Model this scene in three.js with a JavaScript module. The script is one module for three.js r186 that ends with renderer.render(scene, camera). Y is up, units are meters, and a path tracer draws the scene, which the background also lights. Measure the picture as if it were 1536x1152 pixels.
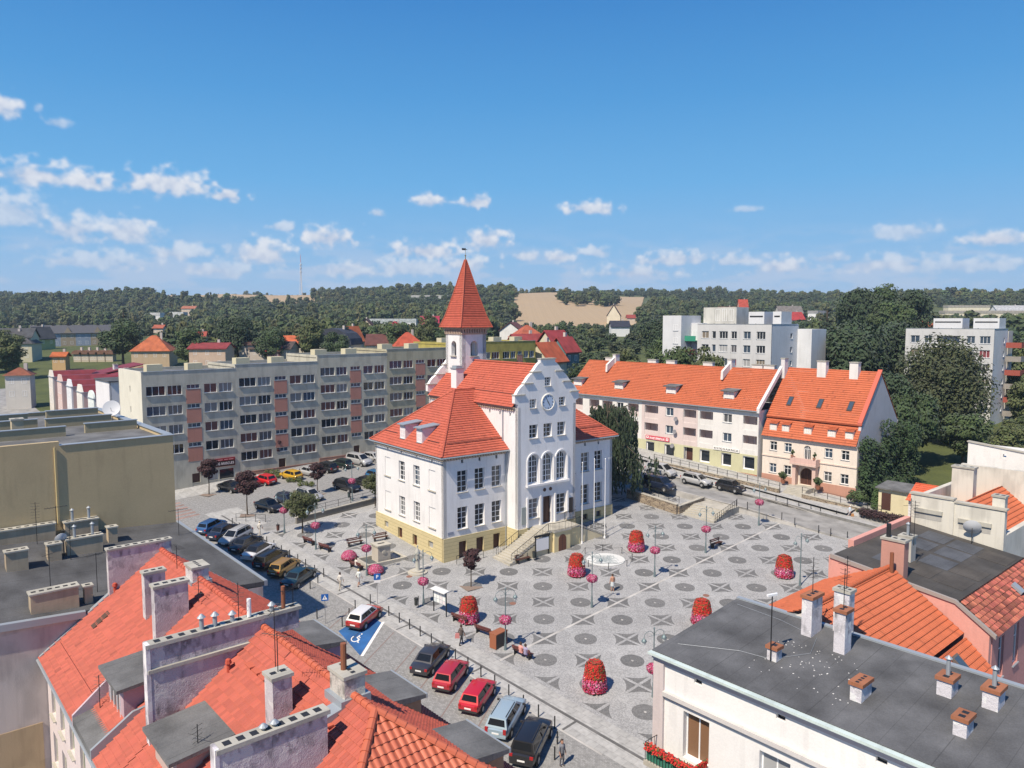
import * as THREE from 'three';
import { mergeGeometries, mergeVertices, toCreasedNormals } from 'three/addons/utils/BufferGeometryUtils.js';
import { MarchingCubes } from 'three/addons/objects/MarchingCubes.js';

// ---------- camera, sky, sun, exposure ----------
const R = Math.PI / 180;
const scene = new THREE.Scene();
const camera = new THREE.PerspectiveCamera(54.34, 4 / 3, 0.5, 9000);
camera.position.set(0, 26, 0);
camera.rotation.set(-4.8 * R, 0, 0);
const renderer = new THREE.WebGLRenderer({ antialias: true });
renderer.toneMapping = THREE.LinearToneMapping;
renderer.toneMappingExposure = 1.3;
renderer.shadowMap.enabled = true;
renderer.setSize(1024, 768);

function rngOf(seed) { let a = seed >>> 0; return () => { a = (a + 0x6D2B79F5) >>> 0; let t = a; t = Math.imul(t ^ (t >>> 15), t | 1); t ^= t + Math.imul(t ^ (t >>> 7), t | 61); return ((t ^ (t >>> 14)) >>> 0) / 4294967296; }; }
const clamp = (v, a, b) => Math.max(a, Math.min(b, v));
const lerp = (a, b, t) => a + (b - a) * t;
const sst = (a, b, v) => { const t = clamp((v - a) / (b - a), 0, 1); return t * t * (3 - 2 * t); };
// tileable value noise on a 256 lattice
const NP = new Float32Array(65536); { const r = rngOf(77); for (let i = 0; i < 65536; i++) NP[i] = r(); }
function vn(x, y, per) {
  const xi = Math.floor(x), yi = Math.floor(y), fx = x - xi, fy = y - yi;
  const sx = fx * fx * (3 - 2 * fx), sy = fy * fy * (3 - 2 * fy);
  const w = (a, b) => NP[((((b % per) + per) % per) & 255) * 256 + ((((a % per) + per) % per) & 255)];
  return lerp(lerp(w(xi, yi), w(xi + 1, yi), sx), lerp(w(xi, yi + 1), w(xi + 1, yi + 1), sx), sy);
}
function fbm(x, y, per, oct = 4) { let s = 0, a = 0.5, n = 0; for (let o = 0; o < oct; o++) { s += a * vn(x, y, per); n += a; x *= 2; y *= 2; per *= 2; a *= 0.5; } return s / n; }

// computed sky: blue air, haze near the horizon, fair-weather cumulus all round
{
  const W = 4096, H = 2048, data = new Float32Array(W * H * 4);
  const cl = [];
  const add = (px, py, hw, hh, o = 1) => cl.push([Math.atan2(px - 768, 1122), (482 - py) / 1122, hw * 1.08 / 1122, hh * 1.15 / 1122, Math.min(1, o * 1.15)]);
  for (const c of [[16, 227, 36, 15], [102, 238, 13, 7, .45], [62, 303, 50, 17], [140, 305, 38, 13, .9], [255, 303, 66, 19], [348, 311, 25, 12],
    [646, 308, 27, 11, .85], [716, 309, 26, 12, .85], [569, 328, 12, 8, .6], [883, 320, 46, 12, .85], [1112, 327, 22, 5, .4], [495, 363, 44, 17], [432, 350, 24, 7, .6],
    [732, 364, 34, 20], [640, 380, 58, 14, .9], [400, 388, 46, 22, .8], [200, 366, 38, 22, .75], [118, 366, 42, 20, .7], [25, 350, 50, 26, .6], [275, 390, 45, 13, .6],
    [1345, 366, 46, 12, .5], [1485, 381, 42, 12, .95], [1325, 408, 70, 14, .55], [1165, 407, 55, 14, .7], [1010, 394, 60, 13, .75], [1090, 396, 36, 10, .6], [890, 381, 30, 9, .6], [835, 389, 26, 10, .8], [790, 387, 30, 9, .7],
    [950, 412, 80, 12, .6], [620, 405, 70, 15, .6], [530, 410, 50, 14, .6], [160, 405, 90, 14, .5], [1440, 412, 70, 12, .5], [700, 398, 40, 12, .7], [340, 412, 60, 12, .5], [1240, 398, 30, 8, .5]]) add(...c);
  const r = rngOf(5);
  for (let k = 0; k < 150; k++) { // the same kind of cumulus field on the rest of the sky
    const az = (0.66 + r() * (2 * Math.PI - 1.32)), el = 0.05 + r() * r() * 0.5, w = 0.02 + r() * 0.05;
    cl.push([az > Math.PI ? az - 2 * Math.PI : az, el, w, w * (0.25 + r() * 0.15), 0.5 + r() * 0.5]);
  }
  const SE = [0, 0.035, 0.1, 0.175, 0.28, 0.385, 0.7, 1.5708], SR = [0.31, 0.285, 0.19, 0.12, 0.07, 0.043, 0.025, 0.018], SG = [0.45, 0.44, 0.39, 0.34, 0.262, 0.196, 0.13, 0.095], SB = [0.62, 0.63, 0.63, 0.615, 0.55, 0.48, 0.385, 0.31]; // clear air by elevation
  const skyRow = (y) => {
    const el = ((y + 0.5) / H - 0.5) * Math.PI, e = Math.max(el, 0); // row 0 = bottom
    let q = 0; while (q < 6 && e > SE[q + 1]) q++; const f = clamp((e - SE[q]) / (SE[q + 1] - SE[q]), 0, 1), cR = lerp(SR[q], SR[q + 1], f), cG = lerp(SG[q], SG[q + 1], f), cB = lerp(SB[q], SB[q + 1], f);
    const near = cl.filter(c => Math.abs(el - c[1]) < 2.2 * c[3]), N = near.length, cloudy = el > -0.01 && el < 0.75, bk = Math.exp(-Math.pow((el - 0.055) / 0.04, 2));
    for (let x = 0; x < W; x++) {
      const i = (y * W + x) * 4; let az = ((x + 0.5) / W - 0.25) * 2 * Math.PI; if (az > Math.PI) az -= 2 * Math.PI; // 0 looks along -z
      let R0 = cR, G0 = cG, B0 = cB;
      if (el < 0) { R0 = 0.17; G0 = 0.18; B0 = 0.16; }
      if (cloudy) {
        let d = 0, sh = 0, n1 = -1;
        for (let k = 0; k < N; k++) {
          const c = near[k]; let dx = az - c[0]; if (dx > Math.PI) dx -= 2 * Math.PI; else if (dx < -Math.PI) dx += 2 * Math.PI;
          dx /= c[2]; if (dx > 1.7 || dx < -1.7) continue; const dy = (el - c[1]) / c[3];
          if (n1 < 0) n1 = fbm((az + 3.15) * 95, el * 120 + 9, 1 << 16, 5);
          const yy = dy < 0 ? dy * 1.5 : dy * 0.95, v = 1 - Math.sqrt(dx * dx + yy * yy) + (n1 - 0.5) * 1.7, a = sst(-0.12, 0.75, v) * c[4];
          if (a > d) { d = a; sh = clamp(0.5 + dy * 0.42 + (n1 - 0.5) * 1.5, 0, 1); }
        }
        const bank = bk > 0.01 ? sst(0.42, 0.66, fbm((az + 3.15) * 22, el * 90, 1 << 16, 4)) * 0.5 * bk : 0; // thin far bank low over the horizon
        R0 = lerp(lerp(R0, 0.44, bank), lerp(0.36, 0.66, sh), d * 0.92); G0 = lerp(lerp(G0, 0.50, bank), lerp(0.42, 0.67, sh), d * 0.92); B0 = lerp(lerp(B0, 0.62, bank), lerp(0.55, 0.70, sh), d * 0.92);
      }
      data[i] = R0; data[i + 1] = G0; data[i + 2] = B0; data[i + 3] = 1;
    }
  };
  for (let y = 0; y < H; y++) skyRow(y);
  const sky = new THREE.DataTexture(data, W, H, THREE.RGBAFormat, THREE.FloatType);
  sky.mapping = THREE.EquirectangularReflectionMapping; sky.magFilter = THREE.LinearFilter; sky.minFilter = THREE.LinearFilter; sky.needsUpdate = true;
  scene.background = sky; scene.environment = sky;
}
const sun = new THREE.DirectionalLight(0xfff0da, 5.0);
{ const el = 52 * R, az = 38.5 * R; // shadows fall to the right and away
  sun.position.set(-Math.sin(az) * Math.cos(el) * 300, Math.sin(el) * 300, -80 + Math.cos(az) * Math.cos(el) * 300);
  sun.target.position.set(0, 0, -80); scene.add(sun, sun.target); sun.castShadow = true; sun.shadow.mapSize.set(4096, 4096);
  const c = sun.shadow.camera; c.left = -160; c.right = 160; c.top = 160; c.bottom = -160; c.near = 10; c.far = 900; }
scene.fog = new THREE.FogExp2(0xb4c8e0, 0.00015);

// ---------- helpers ----------
const gy = (x, z) => -5.775 + 0.0051 * x - 0.07233 * z;          // the square and its streets lie on one gentle slope
const used = new Map();
const nameOf = n => { const k = used.get(n) || 0; used.set(n, k + 1); return k ? n + '_' + String(k).padStart(3, '0') : n; };
function fin(m) { m.traverse(o => { if (o.isMesh) { o.castShadow = true; o.receiveShadow = true; } }); return m; }
class MB {
  constructor() { this.p = []; this.u = []; this.c = []; this.col = null; }
  tri(a, b, c) {
    const ux = b[0] - a[0], uy = b[1] - a[1], uz = b[2] - a[2], vx = c[0] - a[0], vy = c[1] - a[1], vz = c[2] - a[2];
    const nx = Math.abs(uy * vz - uz * vy), ny = Math.abs(uz * vx - ux * vz), nz = Math.abs(ux * vy - uy * vx);
    for (const q of [a, b, c]) {
      this.p.push(q[0], q[1], q[2]);
      if (ny >= nx && ny >= nz) this.u.push(q[0], q[2]); else if (nx > nz) this.u.push(q[2], q[1]); else this.u.push(q[0], q[1]);
      if (this.col) this.c.push(this.col[0], this.col[1], this.col[2]);
    }
    return this;
  }
  quad(a, b, c, d) { this.tri(a, b, c); return this.tri(a, c, d); }
  poly(pts) { for (let i = 1; i < pts.length - 1; i++) this.tri(pts[0], pts[i], pts[i + 1]); return this; }
  hexa(b, t) { // bottom ring and top ring (same winding, counter-clockwise from above)
    const n = b.length; this.poly([...b].reverse()); this.poly(t);
    for (let i = 0; i < n; i++) { const j = (i + 1) % n; this.quad(b[i], b[j], t[j], t[i]); }
    return this;
  }
  mm(x0, x1, y0, y1, z0, z1) { return this.hexa([[x0, y0, z1], [x1, y0, z1], [x1, y0, z0], [x0, y0, z0]], [[x0, y1, z1], [x1, y1, z1], [x1, y1, z0], [x0, y1, z0]]); }
  box(cx, cy, cz, w, h, d, ry = 0) {
    const c = Math.cos(ry), s = Math.sin(ry), f = (x, z, y) => [cx + x * c + z * s, cy + y, cz - x * s + z * c];
    const q = [[-w / 2, d / 2], [w / 2, d / 2], [w / 2, -d / 2], [-w / 2, -d / 2]];
    return this.hexa(q.map(a => f(a[0], a[1], -h / 2)), q.map(a => f(a[0], a[1], h / 2)));
  }
  cyl(x, z, y0, y1, r0, r1 = r0, n = 10) {
    const ring = (y, r) => Array.from({ length: n }, (_, i) => [x + r * Math.cos(-i / n * 2 * Math.PI), y, z + r * Math.sin(-i / n * 2 * Math.PI)]);
    return this.hexa(ring(y0, r0), ring(y1, r1));
  }
  tube(pts, r, n = 6) { // r number or per-point array
    const V = pts.map(p => new THREE.Vector3(...p)); let prev = null; const rings = [];
    for (let i = 0; i < V.length; i++) {
      const t = (i < V.length - 1 ? V[i + 1].clone() : V[i].clone()).sub(i > 0 ? V[i - 1] : V[i]).normalize();
      let a = prev ? prev.clone().sub(t.clone().multiplyScalar(prev.dot(t))) : (Math.abs(t.y) < 0.9 ? new THREE.Vector3(0, 1, 0) : new THREE.Vector3(1, 0, 0)).cross(t);
      a.normalize(); prev = a; const b = t.clone().cross(a), rr = Array.isArray(r) ? r[i] : r;
      rings.push(Array.from({ length: n }, (_, k) => { const c = Math.cos(k / n * 2 * Math.PI) * rr, s = Math.sin(k / n * 2 * Math.PI) * rr; return [V[i].x + a.x * c + b.x * s, V[i].y + a.y * c + b.y * s, V[i].z + a.z * c + b.z * s]; }));
    }
    for (let i = 0; i < rings.length - 1; i++) for (let k = 0; k < n; k++) { const j = (k + 1) % n; this.quad(rings[i][k], rings[i][j], rings[i + 1][j], rings[i + 1][k]); }
    this.poly([...rings[0]].reverse()); this.poly(rings[rings.length - 1]);
    return this;
  }
  lathe(x, z, prof, n = 12) { // prof: [r, y] from bottom to top
    for (let i = 0; i < prof.length - 1; i++) for (let k = 0; k < n; k++) {
      const a0 = -k / n * 2 * Math.PI, a1 = -(k + 1) / n * 2 * Math.PI, q = (p, a) => [x + p[0] * Math.cos(a), p[1], z + p[0] * Math.sin(a)];
      if (prof[i][0] > 1e-4) this.tri(q(prof[i], a0), q(prof[i], a1), q(prof[i + 1], a1));
      if (prof[i + 1][0] > 1e-4) this.tri(q(prof[i], a0), q(prof[i + 1], a1), q(prof[i + 1], a0));
    }
    return this;
  }
  // tiled slope: origin, unit along the eave, unit up the slope, convex outline [u, v]
  tiles(O, U, V, poly, { tw = 0.3, th = 0.34, seg = 2, amp = 0.03, step = 0.03, vary = 0.1, rnd = Math.random, base = [1, 1, 1] } = {}) {
    const N = [U[1] * V[2] - U[2] * V[1], U[2] * V[0] - U[0] * V[2], U[0] * V[1] - U[1] * V[0]];
    const P = (u, v, h) => [O[0] + U[0] * u + V[0] * v + N[0] * h, O[1] + U[1] * u + V[1] * v + N[1] * h, O[2] + U[2] * u + V[2] * v + N[2] * h];
    const ext = v => { let a = 1e9, b = -1e9; for (let i = 0; i < poly.length; i++) { const p = poly[i], q = poly[(i + 1) % poly.length]; if ((p[1] <= v && q[1] >= v) || (q[1] <= v && p[1] >= v)) { const t = Math.abs(q[1] - p[1]) < 1e-9 ? 0 : (v - p[1]) / (q[1] - p[1]); const u = p[0] + (q[0] - p[0]) * t; a = Math.min(a, u); b = Math.max(b, u); if (Math.abs(q[1] - p[1]) < 1e-9) { a = Math.min(a, q[0]); b = Math.max(b, q[0]); } } } return [a, b]; };
    const vmin = Math.min(...poly.map(p => p[1])), vmax = Math.max(...poly.map(p => p[1])), n = Math.ceil((vmax - vmin) / th - 1e-6);
    const prof = f => amp * (0.5 + 0.5 * Math.cos(f * 2 * Math.PI));
    for (let j = 0; j < n; j++) {
      const v0 = vmin + j * th, v1 = Math.min(v0 + th, vmax), e0 = ext(v0 + 1e-4), e1 = ext(v1 - 1e-4), off = (j % 2) * 0;
      const k0 = Math.floor((Math.min(e0[0], e1[0]) - off) / tw), k1 = Math.ceil((Math.max(e0[1], e1[1]) - off) / tw);
      for (let k = k0; k < k1; k++) {
        if (vary) { const f = (1 + (rnd() - 0.5) * 2 * vary) * (0.92 + 0.16 * fbm((k * tw + 60) / 1.7 + O[0], v0 / 1.7 + O[2] + 60, 256, 3)) * (rnd() < 0.03 ? 0.8 : 1); this.col = [base[0] * f, base[1] * f * (1 + (rnd() - 0.5) * vary * 0.5), base[2] * f]; }
        for (let s = 0; s < seg; s++) {
          const ua = (k + s / seg) * tw + off, ub = (k + (s + 1) / seg) * tw + off;
          const a0 = clamp(ua, e0[0], e0[1]), b0 = clamp(ub, e0[0], e0[1]), a1 = clamp(ua, e1[0], e1[1]), b1 = clamp(ub, e1[0], e1[1]);
          if (b0 - a0 < 1e-5 && b1 - a1 < 1e-5) continue;
          const ha = seg > 1 ? prof(s / seg) : 0, hb = seg > 1 ? prof((s + 1) / seg) : 0;
          this.quad(P(a0, v0, ha + step), P(b0, v0, hb + step), P(b1, v1, hb), P(a1, v1, ha));
          if (b0 - a0 > 1e-5) { const lip = step * 0.42, bk = v0 + step * 0.9; this.quad(P(a0, v0, ha + lip), P(b0, v0, hb + lip), P(b0, v0, hb + step), P(a0, v0, ha + step)); this.quad(P(a0, bk, ha - 0.02), P(b0, bk, hb - 0.02), P(b0, bk, hb + step), P(a0, bk, ha + step)); }
        }
      }
    }
    return this;
  }
  caps(a, b, r = 0.13, len = 0.4, rnd = null) { // half-round ridge or hip tiles from a to b
    for (const g of capList(a, b, len)) this.cap(g[0], g[1], r);
    return this;
  }
  cap(a, b, r, n = 5) {
    const A = new THREE.Vector3(...a), B = new THREE.Vector3(...b), t = B.clone().sub(A).normalize(), s = new THREE.Vector3(0, 1, 0).cross(t).normalize(), u = t.clone().cross(s);
    const ring = (P, rr, up) => Array.from({ length: n + 1 }, (_, k) => { const an = (k / n) * Math.PI; const q = P.clone().addScaledVector(s, Math.cos(an) * rr).addScaledVector(u, Math.sin(an) * rr + up); return [q.x, q.y, q.z]; });
    const r0 = ring(A, r * 1.08, 0.02), r1 = ring(B, r * 0.96, 0);
    for (let k = 0; k < n; k++) this.quad(r0[k], r1[k], r1[k + 1], r0[k + 1]);
    this.poly(r0);
    return this;
  }
  geo(smooth) {
    let g = new THREE.BufferGeometry();
    g.setAttribute('position', new THREE.Float32BufferAttribute(this.p, 3)); g.setAttribute('uv', new THREE.Float32BufferAttribute(this.u, 2));
    if (this.c.length) g.setAttribute('color', new THREE.Float32BufferAttribute(this.c, 3));
    if (smooth) { g.deleteAttribute('uv'); g = mergeVertices(g, 1e-4); g.computeVertexNormals(); g = toCreasedNormals(g, smooth); g.setAttribute('uv', new THREE.Float32BufferAttribute(new Float32Array(g.attributes.position.count * 2), 2)); }
    else g.computeVertexNormals();
    return g;
  }
}
function capList(a, b, len) { const L = Math.hypot(b[0] - a[0], b[1] - a[1], b[2] - a[2]), n = Math.max(1, Math.round(L / len)), out = []; for (let i = 0; i < n; i++) { const f = t => a.map((v, k) => v + (b[k] - v) * t); out.push([f(i / n), f(Math.min(1, (i + 1.08) / n))]); } return out; }
function obj(name, g, m, parent, kind) {
  const me = new THREE.Mesh(g instanceof MB ? g.geo() : g, m); me.castShadow = me.receiveShadow = true;
  if (parent) { me.name = name; parent.add(me); } else { me.name = nameOf(name); scene.add(me); }
  if (kind) me.userData.kind = kind;
  return me;
}
function tag(o, label, category, group) { o.userData.label = label; o.userData.category = category; if (group) o.userData.group = group; return o; }
function thing(name, label, category, [x, y, z] = [0, 0, 0], turn = 0, group) { const o = new THREE.Group(); o.name = nameOf(name); scene.add(o); o.position.set(x, y, z); o.rotation.y = turn; return tag(o, label, category, group); }
function struct(name, g, m) { const o = obj(name, g, m); o.userData.kind = 'structure'; return o; }
function copy(o, label, pos, turn) { const c = o.clone(); c.name = nameOf(o.name.replace(/_\d\d\d$/, '')); c.userData = { ...o.userData }; if (label) c.userData.label = label; scene.add(c); if (pos) c.position.set(...pos); if (turn !== undefined) c.rotation.y = turn; return c; }

// ---------- textures and materials ----------
function tex(n, fn, { srgb = true, w = n, rep = 1 } = {}) {
  const d = new Uint8Array(w * n * 4);
  for (let y = 0; y < n; y++) for (let x = 0; x < w; x++) { const c = fn(x / w, y / n), i = (y * w + x) * 4; d[i] = clamp(c[0], 0, 1) * 255; d[i + 1] = clamp(c[1], 0, 1) * 255; d[i + 2] = clamp(c[2], 0, 1) * 255; d[i + 3] = 255; }
  const t = new THREE.DataTexture(d, w, n); t.wrapS = t.wrapT = THREE.RepeatWrapping; t.magFilter = THREE.LinearFilter; t.minFilter = THREE.LinearMipmapLinearFilter; t.generateMipmaps = true;
  if (srgb) t.colorSpace = THREE.SRGBColorSpace; t.repeat.set(rep, rep); t.needsUpdate = true; return t;
}
const gray = v => [v, v, v];
// plaster: fine grain, broad patches, faint run marks (12 m repeat)
const T_plaster = tex(512, (u, v) => gray(1.0 - 0.07 * Math.pow(fbm(u * 6, v * 6, 6, 5), 1.5) - 0.03 * vn(u * 200, v * 200, 200) - 0.03 * sst(0.55, 0.8, fbm(u * 40, v * 6, 40, 3))), { rep: 1 / 12 });
// old soot-stained render on fire walls and chimneys (5 m repeat)
const T_soot = tex(512, (u, v) => { const a = fbm(u * 7, v * 5, 5, 5), b = fbm(u * 24 + 5, v * 9, 24, 4), s = 0.97 - 0.32 * sst(0.48, 0.8, a * 0.6 + b * 0.45) - 0.08 * vn(u * 180, v * 180, 180), w = sst(0.6, 0.72, fbm(u * 12 + 3, v * 12 + 8, 12, 4)) * 0.25; return [s + w, s * 0.985 + w, s * 1.01 + w]; }, { rep: 1 / 5 });
const T_felt = tex(512, (u, v) => { const a = fbm(u * 8, v * 8, 8, 5), seam = (u * 10) % 1 < 0.02 ? 0.82 : 1; return gray((0.86 + 0.42 * (a - 0.5) - 0.10 * vn(u * 256, v * 256, 256)) * seam); }, { rep: 1 / 10 });
const T_dirty = tex(512, (u, v) => { const a = fbm(u * 9, v * 4, 9, 5), st = sst(0.5, 0.75, fbm(u * 60, v * 4, 60, 3)); const s = 0.99 - 0.09 * sst(0.4, 0.75, a) - 0.03 * st; return [s, s, s * 0.98]; }, { rep: 1 / 8 });
const B_fine = tex(256, (u, v) => gray(0.5 * fbm(u * 32, v * 32, 32, 3) + 0.5 * vn(u * 128, v * 128, 128)), { srgb: false, rep: 1 / 3 });
const _m = new Map();
function M(r, g, b, o = {}) { // linear colour
  const key = JSON.stringify([r, g, b, o.k || '', o.rough, o.metal, o.cc, o.vc, o.side, o.bump]); if (_m.has(key)) return _m.get(key);
  const m = new (o.cc !== undefined || o.sheen ? THREE.MeshPhysicalMaterial : THREE.MeshStandardMaterial)({ roughness: o.rough ?? 0.85, metalness: o.metal ?? 0 });
  m.color.setRGB(r, g, b); if (o.map) m.map = o.map; if (o.bumpMap) { m.bumpMap = o.bumpMap; m.bumpScale = o.bump ?? 0.01; }
  if (o.cc !== undefined) { m.clearcoat = o.cc; m.clearcoatRoughness = 0.06; } if (o.vc) m.vertexColors = true; if (o.side) m.side = THREE.DoubleSide;
  _m.set(key, m); return m;
}
const plaster = (r, g, b) => M(r, g, b, { k: 'pl', map: T_plaster, bumpMap: B_fine, bump: 0.006, rough: 0.9 });
const dirty = (r, g, b) => M(r, g, b, { k: 'di', map: T_dirty, bumpMap: B_fine, bump: 0.006, rough: 0.92 });
const soot = (r, g, b) => M(r, g, b, { k: 'so', map: T_soot, bumpMap: B_fine, bump: 0.02, rough: 0.95 });
const felt = (r, g, b) => M(r, g, b, { k: 'fe', map: T_felt, bumpMap: B_fine, bump: 0.008, rough: 0.9 });
const tileM = (r, g, b, rough = 0.75) => M(r, g, b, { k: 'ti', vc: 1, rough });
const MAT = {
  white: M(0.75, 0.75, 0.75, { rough: 0.5 }), pvc: M(0.78, 0.79, 0.8, { rough: 0.35 }), glass: M(0.018, 0.024, 0.032, { rough: 0.06 }), glassB: M(0.05, 0.075, 0.11, { rough: 0.08 }), curtain: M(0.34, 0.35, 0.36, { rough: 0.25 }), curtainRed: M(0.22, 0.06, 0.07, { rough: 0.3 }),
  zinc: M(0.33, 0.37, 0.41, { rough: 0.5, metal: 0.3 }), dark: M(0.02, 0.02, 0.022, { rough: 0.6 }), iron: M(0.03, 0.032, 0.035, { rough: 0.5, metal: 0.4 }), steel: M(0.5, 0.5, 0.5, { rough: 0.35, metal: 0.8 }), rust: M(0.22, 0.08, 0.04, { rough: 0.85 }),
  woodDark: M(0.07, 0.028, 0.02, { rough: 0.6 }), woodBrown: M(0.13, 0.05, 0.03, { rough: 0.6 }), concrete: dirty(0.42, 0.41, 0.38), stone: dirty(0.45, 0.43, 0.39), feltDark: felt(0.115, 0.119, 0.128), feltMid: felt(0.19, 0.195, 0.2),
  rubber: M(0.015, 0.015, 0.016, { rough: 0.85 }), brick: dirty(0.33, 0.13, 0.07),
};
// ---------- terrain, streets, the paved square ----------
const pw = (pa, pb) => [-0.6873 * pa + 0.7264 * pb, -(0.7264 * pa + 0.6873 * pb)];   // the square's own axes
const pOf = (x, z) => [-0.6873 * x - 0.7264 * z, 0.7264 * x - 0.6873 * z];
function T(x, z) {
  const D = -z; let y = -5.775 + 0.0051 * clamp(x, -400, 400);
  y += 0.07233 * Math.min(D, 300) + (D > 300 ? 0.020 * Math.min(D - 300, 240) : 0) + (D > 540 ? 0.080 * Math.min(D - 540, 510) : 0) + (D > 1050 ? 0.012 * (D - 1050) : 0);
  const k = sst(620, 800, D); y += k * ((fbm(x / 260 + 40, z / 260 + 40, 256, 3) - 0.5) * 26);
  const l = sst(-150, -420, x) * sst(200, 420, D); y -= l * 6 * (1 - sst(700, 1000, D));
  return y;
}
const T_grass = tex(256, (u, v) => { const a = fbm(u * 8, v * 8, 8, 5), b = vn(u * 120, v * 120, 120); return [0.42 + 0.16 * a - 0.08 * b, 0.47 + 0.14 * a - 0.08 * b, 0.28 + 0.1 * a - 0.06 * b]; }, { rep: 1 / 30 });
{
  const mb = new MB(), xs = [], zs = [];
  for (let i = -30; i <= 30; i++) xs.push(Math.sign(i) * Math.pow(Math.abs(i) / 30, 1.7) * 2400);
  for (let z = 60; z > -420; z -= 20) zs.push(z); for (let z = -420; z > -3200; z *= 1.07) zs.push(z); zs.push(-3400);
  for (let i = 0; i < xs.length - 1; i++) for (let j = 0; j < zs.length - 1; j++) { const p = (x, z) => [x, T(x, z) - 0.03, z]; mb.quad(p(xs[i], zs[j]), p(xs[i + 1], zs[j]), p(xs[i + 1], zs[j + 1]), p(xs[i], zs[j + 1])); }
  const gm = M(0.36, 0.38, 0.3, { k: 'grass', map: T_grass, rough: 1 }); struct('ground', mb, gm);
}
function sheet(name, pts, off, m, parent, kindStruct = true, hfn = gy) { // flat-lying paving following the slope; uv in the square's axes (metres)
  const c = pts.map(p => new THREE.Vector2(p[0], p[1])), f = THREE.ShapeUtils.triangulateShape(c, []), pos = [], uv = [];
  for (const t of f) { let [a, b, d] = t.map(i => pts[i]); if ((b[0] - a[0]) * (d[1] - a[1]) - (b[1] - a[1]) * (d[0] - a[0]) > 0) [b, d] = [d, b];
    for (const q of [a, b, d]) { pos.push(q[0], hfn(q[0], q[1]) + off, q[1]); uv.push(...pOf(q[0], q[1])); } }
  const g = new THREE.BufferGeometry(); g.setAttribute('position', new THREE.Float32BufferAttribute(pos, 3)); g.setAttribute('uv', new THREE.Float32BufferAttribute(uv, 2)); g.computeVertexNormals();
  const o = obj(name, g, m, parent); if (!parent && kindStruct) o.userData.kind = 'structure'; return o;
}
const PP = l => l.map(p => pw(p[0], p[1]));
const rect = (a0, a1, b0, b1) => PP([[a0, b0], [a1, b0], [a1, b1], [a0, b1]]);
// small block paving for streets (2 m repeat): rows of blocks with thin joints and worn patches
const T_block = tex(512, (u, v) => { const r = Math.floor(v * 16), uu = u * 10 + (r % 2) * 0.5, cx = Math.floor(uu), fx = uu - cx, fy = v * 16 - r; const j = (fx < 0.06 || fy < 0.09) ? 0.80 : 1; const t = NP[((r * 37 + (cx % 10) * 91) & 65535)]; return gray((0.80 + 0.13 * (t - 0.5) - 0.06 * vn(u * 180, v * 180, 180)) * j); }, { rep: 1 / 2 });
const T_patch = tex(512, (u, v) => gray(0.86 + 0.3 * (fbm(u * 9, v * 9, 9, 6) - 0.5) - 0.05 * vn(u * 250, v * 250, 250)), { rep: 1 / 9 });
const M_street = M(0.445, 0.45, 0.45, { k: 'street', map: T_block, bumpMap: T_block, bump: 0.004, rough: 0.9 });
const M_asph = M(0.37, 0.37, 0.366, { k: 'asph', map: T_patch, rough: 0.92 });
const M_slab = M(0.505, 0.51, 0.505, { k: 'slab', map: tex(512, (u, v) => { const r = Math.floor(v * 4), uu = u * 3 + (r % 2) * 0.5, fx = uu - Math.floor(uu), fy = v * 4 - r; const j = (fx < 0.014 || fy < 0.02) ? 0.72 : 1; const t = NP[(r * 57 + (Math.floor(uu) % 3) * 191) & 65535]; return gray((0.86 + 0.12 * (t - 0.5) + 0.16 * (fbm(u * 10, v * 10, 10, 4) - 0.5)) * j); }, { rep: 1 / 2.4 }), rough: 0.85 });
const M_darkstone = M(0.17, 0.17, 0.17, { k: 'ds', map: T_patch, rough: 0.9 });
const M_light = M(0.6, 0.59, 0.57, { k: 'ls', map: T_patch, rough: 0.9 });
sheet('street', [[-130, 20], [110, 20], [110, -66], [60, -84], [52, -100], [38, -122], [0, -150], [-60, -170], [-130, -150]], 0, M_asph);
sheet('road_surface', rect(20, 135, 12, 36.6), 0.004, M_street);           // carriageway and parking beside the houses
sheet('parking_lot', PP([[88, 36.7], [135, 36.7], [135, 84], [85.4, 84], [85.4, 44]]), 0.004, M_street);
sheet('pavement_slabs', rect(16, 93, 36.6, 39.6), 0.008, M_slab);
sheet('gutter_line', rect(16, 95, 37.95, 38.2), 0.012, M_darkstone);
for (const a of [33.5, 43.5, 53.5, 63.5, 73.5]) sheet('gutter_line', rect(a, a + 0.2, 36.6, 37.95), 0.012, M_darkstone);
sheet('kerb_line', rect(30, 86, 36.42, 36.6), 0.010, M_light);
// far street along the long house, a little above the square
const up = (pa) => 0.8 * sst(36, 49, pa);
const gyu = (x, z) => gy(x, z) + up(pOf(x, z)[0]);
function strip(name, b0, b1, off, m) { const pts = []; for (let a = 10; a <= 80; a += 2) pts.push([a, b0]); for (let a = 80; a >= 10; a -= 2) pts.push([a, b1]); return sheet(name, PP(pts), off, m, null, true, gyu); }
strip('far_street', 86.9, 92.4, 0.004, M_asph); strip('far_pavement', 92.4, 97.5, 0.10, M_slab);
{ const mb = new MB(); for (const b of [86.9, 92.4]) for (let a = 10; a < 80; a += 2) { const q = (aa, bb, h) => { const [x, z] = pw(aa, bb); return [x, gyu(x, z) + h, z]; }; const h1 = b > 90 ? 0.115 : 0.03; mb.hexa([q(a, b + 0.15, -0.9), q(a, b - 0.0, -0.9), q(a + 1.98, b - 0.0, -0.9), q(a + 1.98, b + 0.15, -0.9)].reverse(), [q(a, b + 0.15, h1), q(a, b, h1), q(a + 1.98, b, h1), q(a + 1.98, b + 0.15, h1)].reverse()); } struct('kerb', mb, M_light); }
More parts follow.
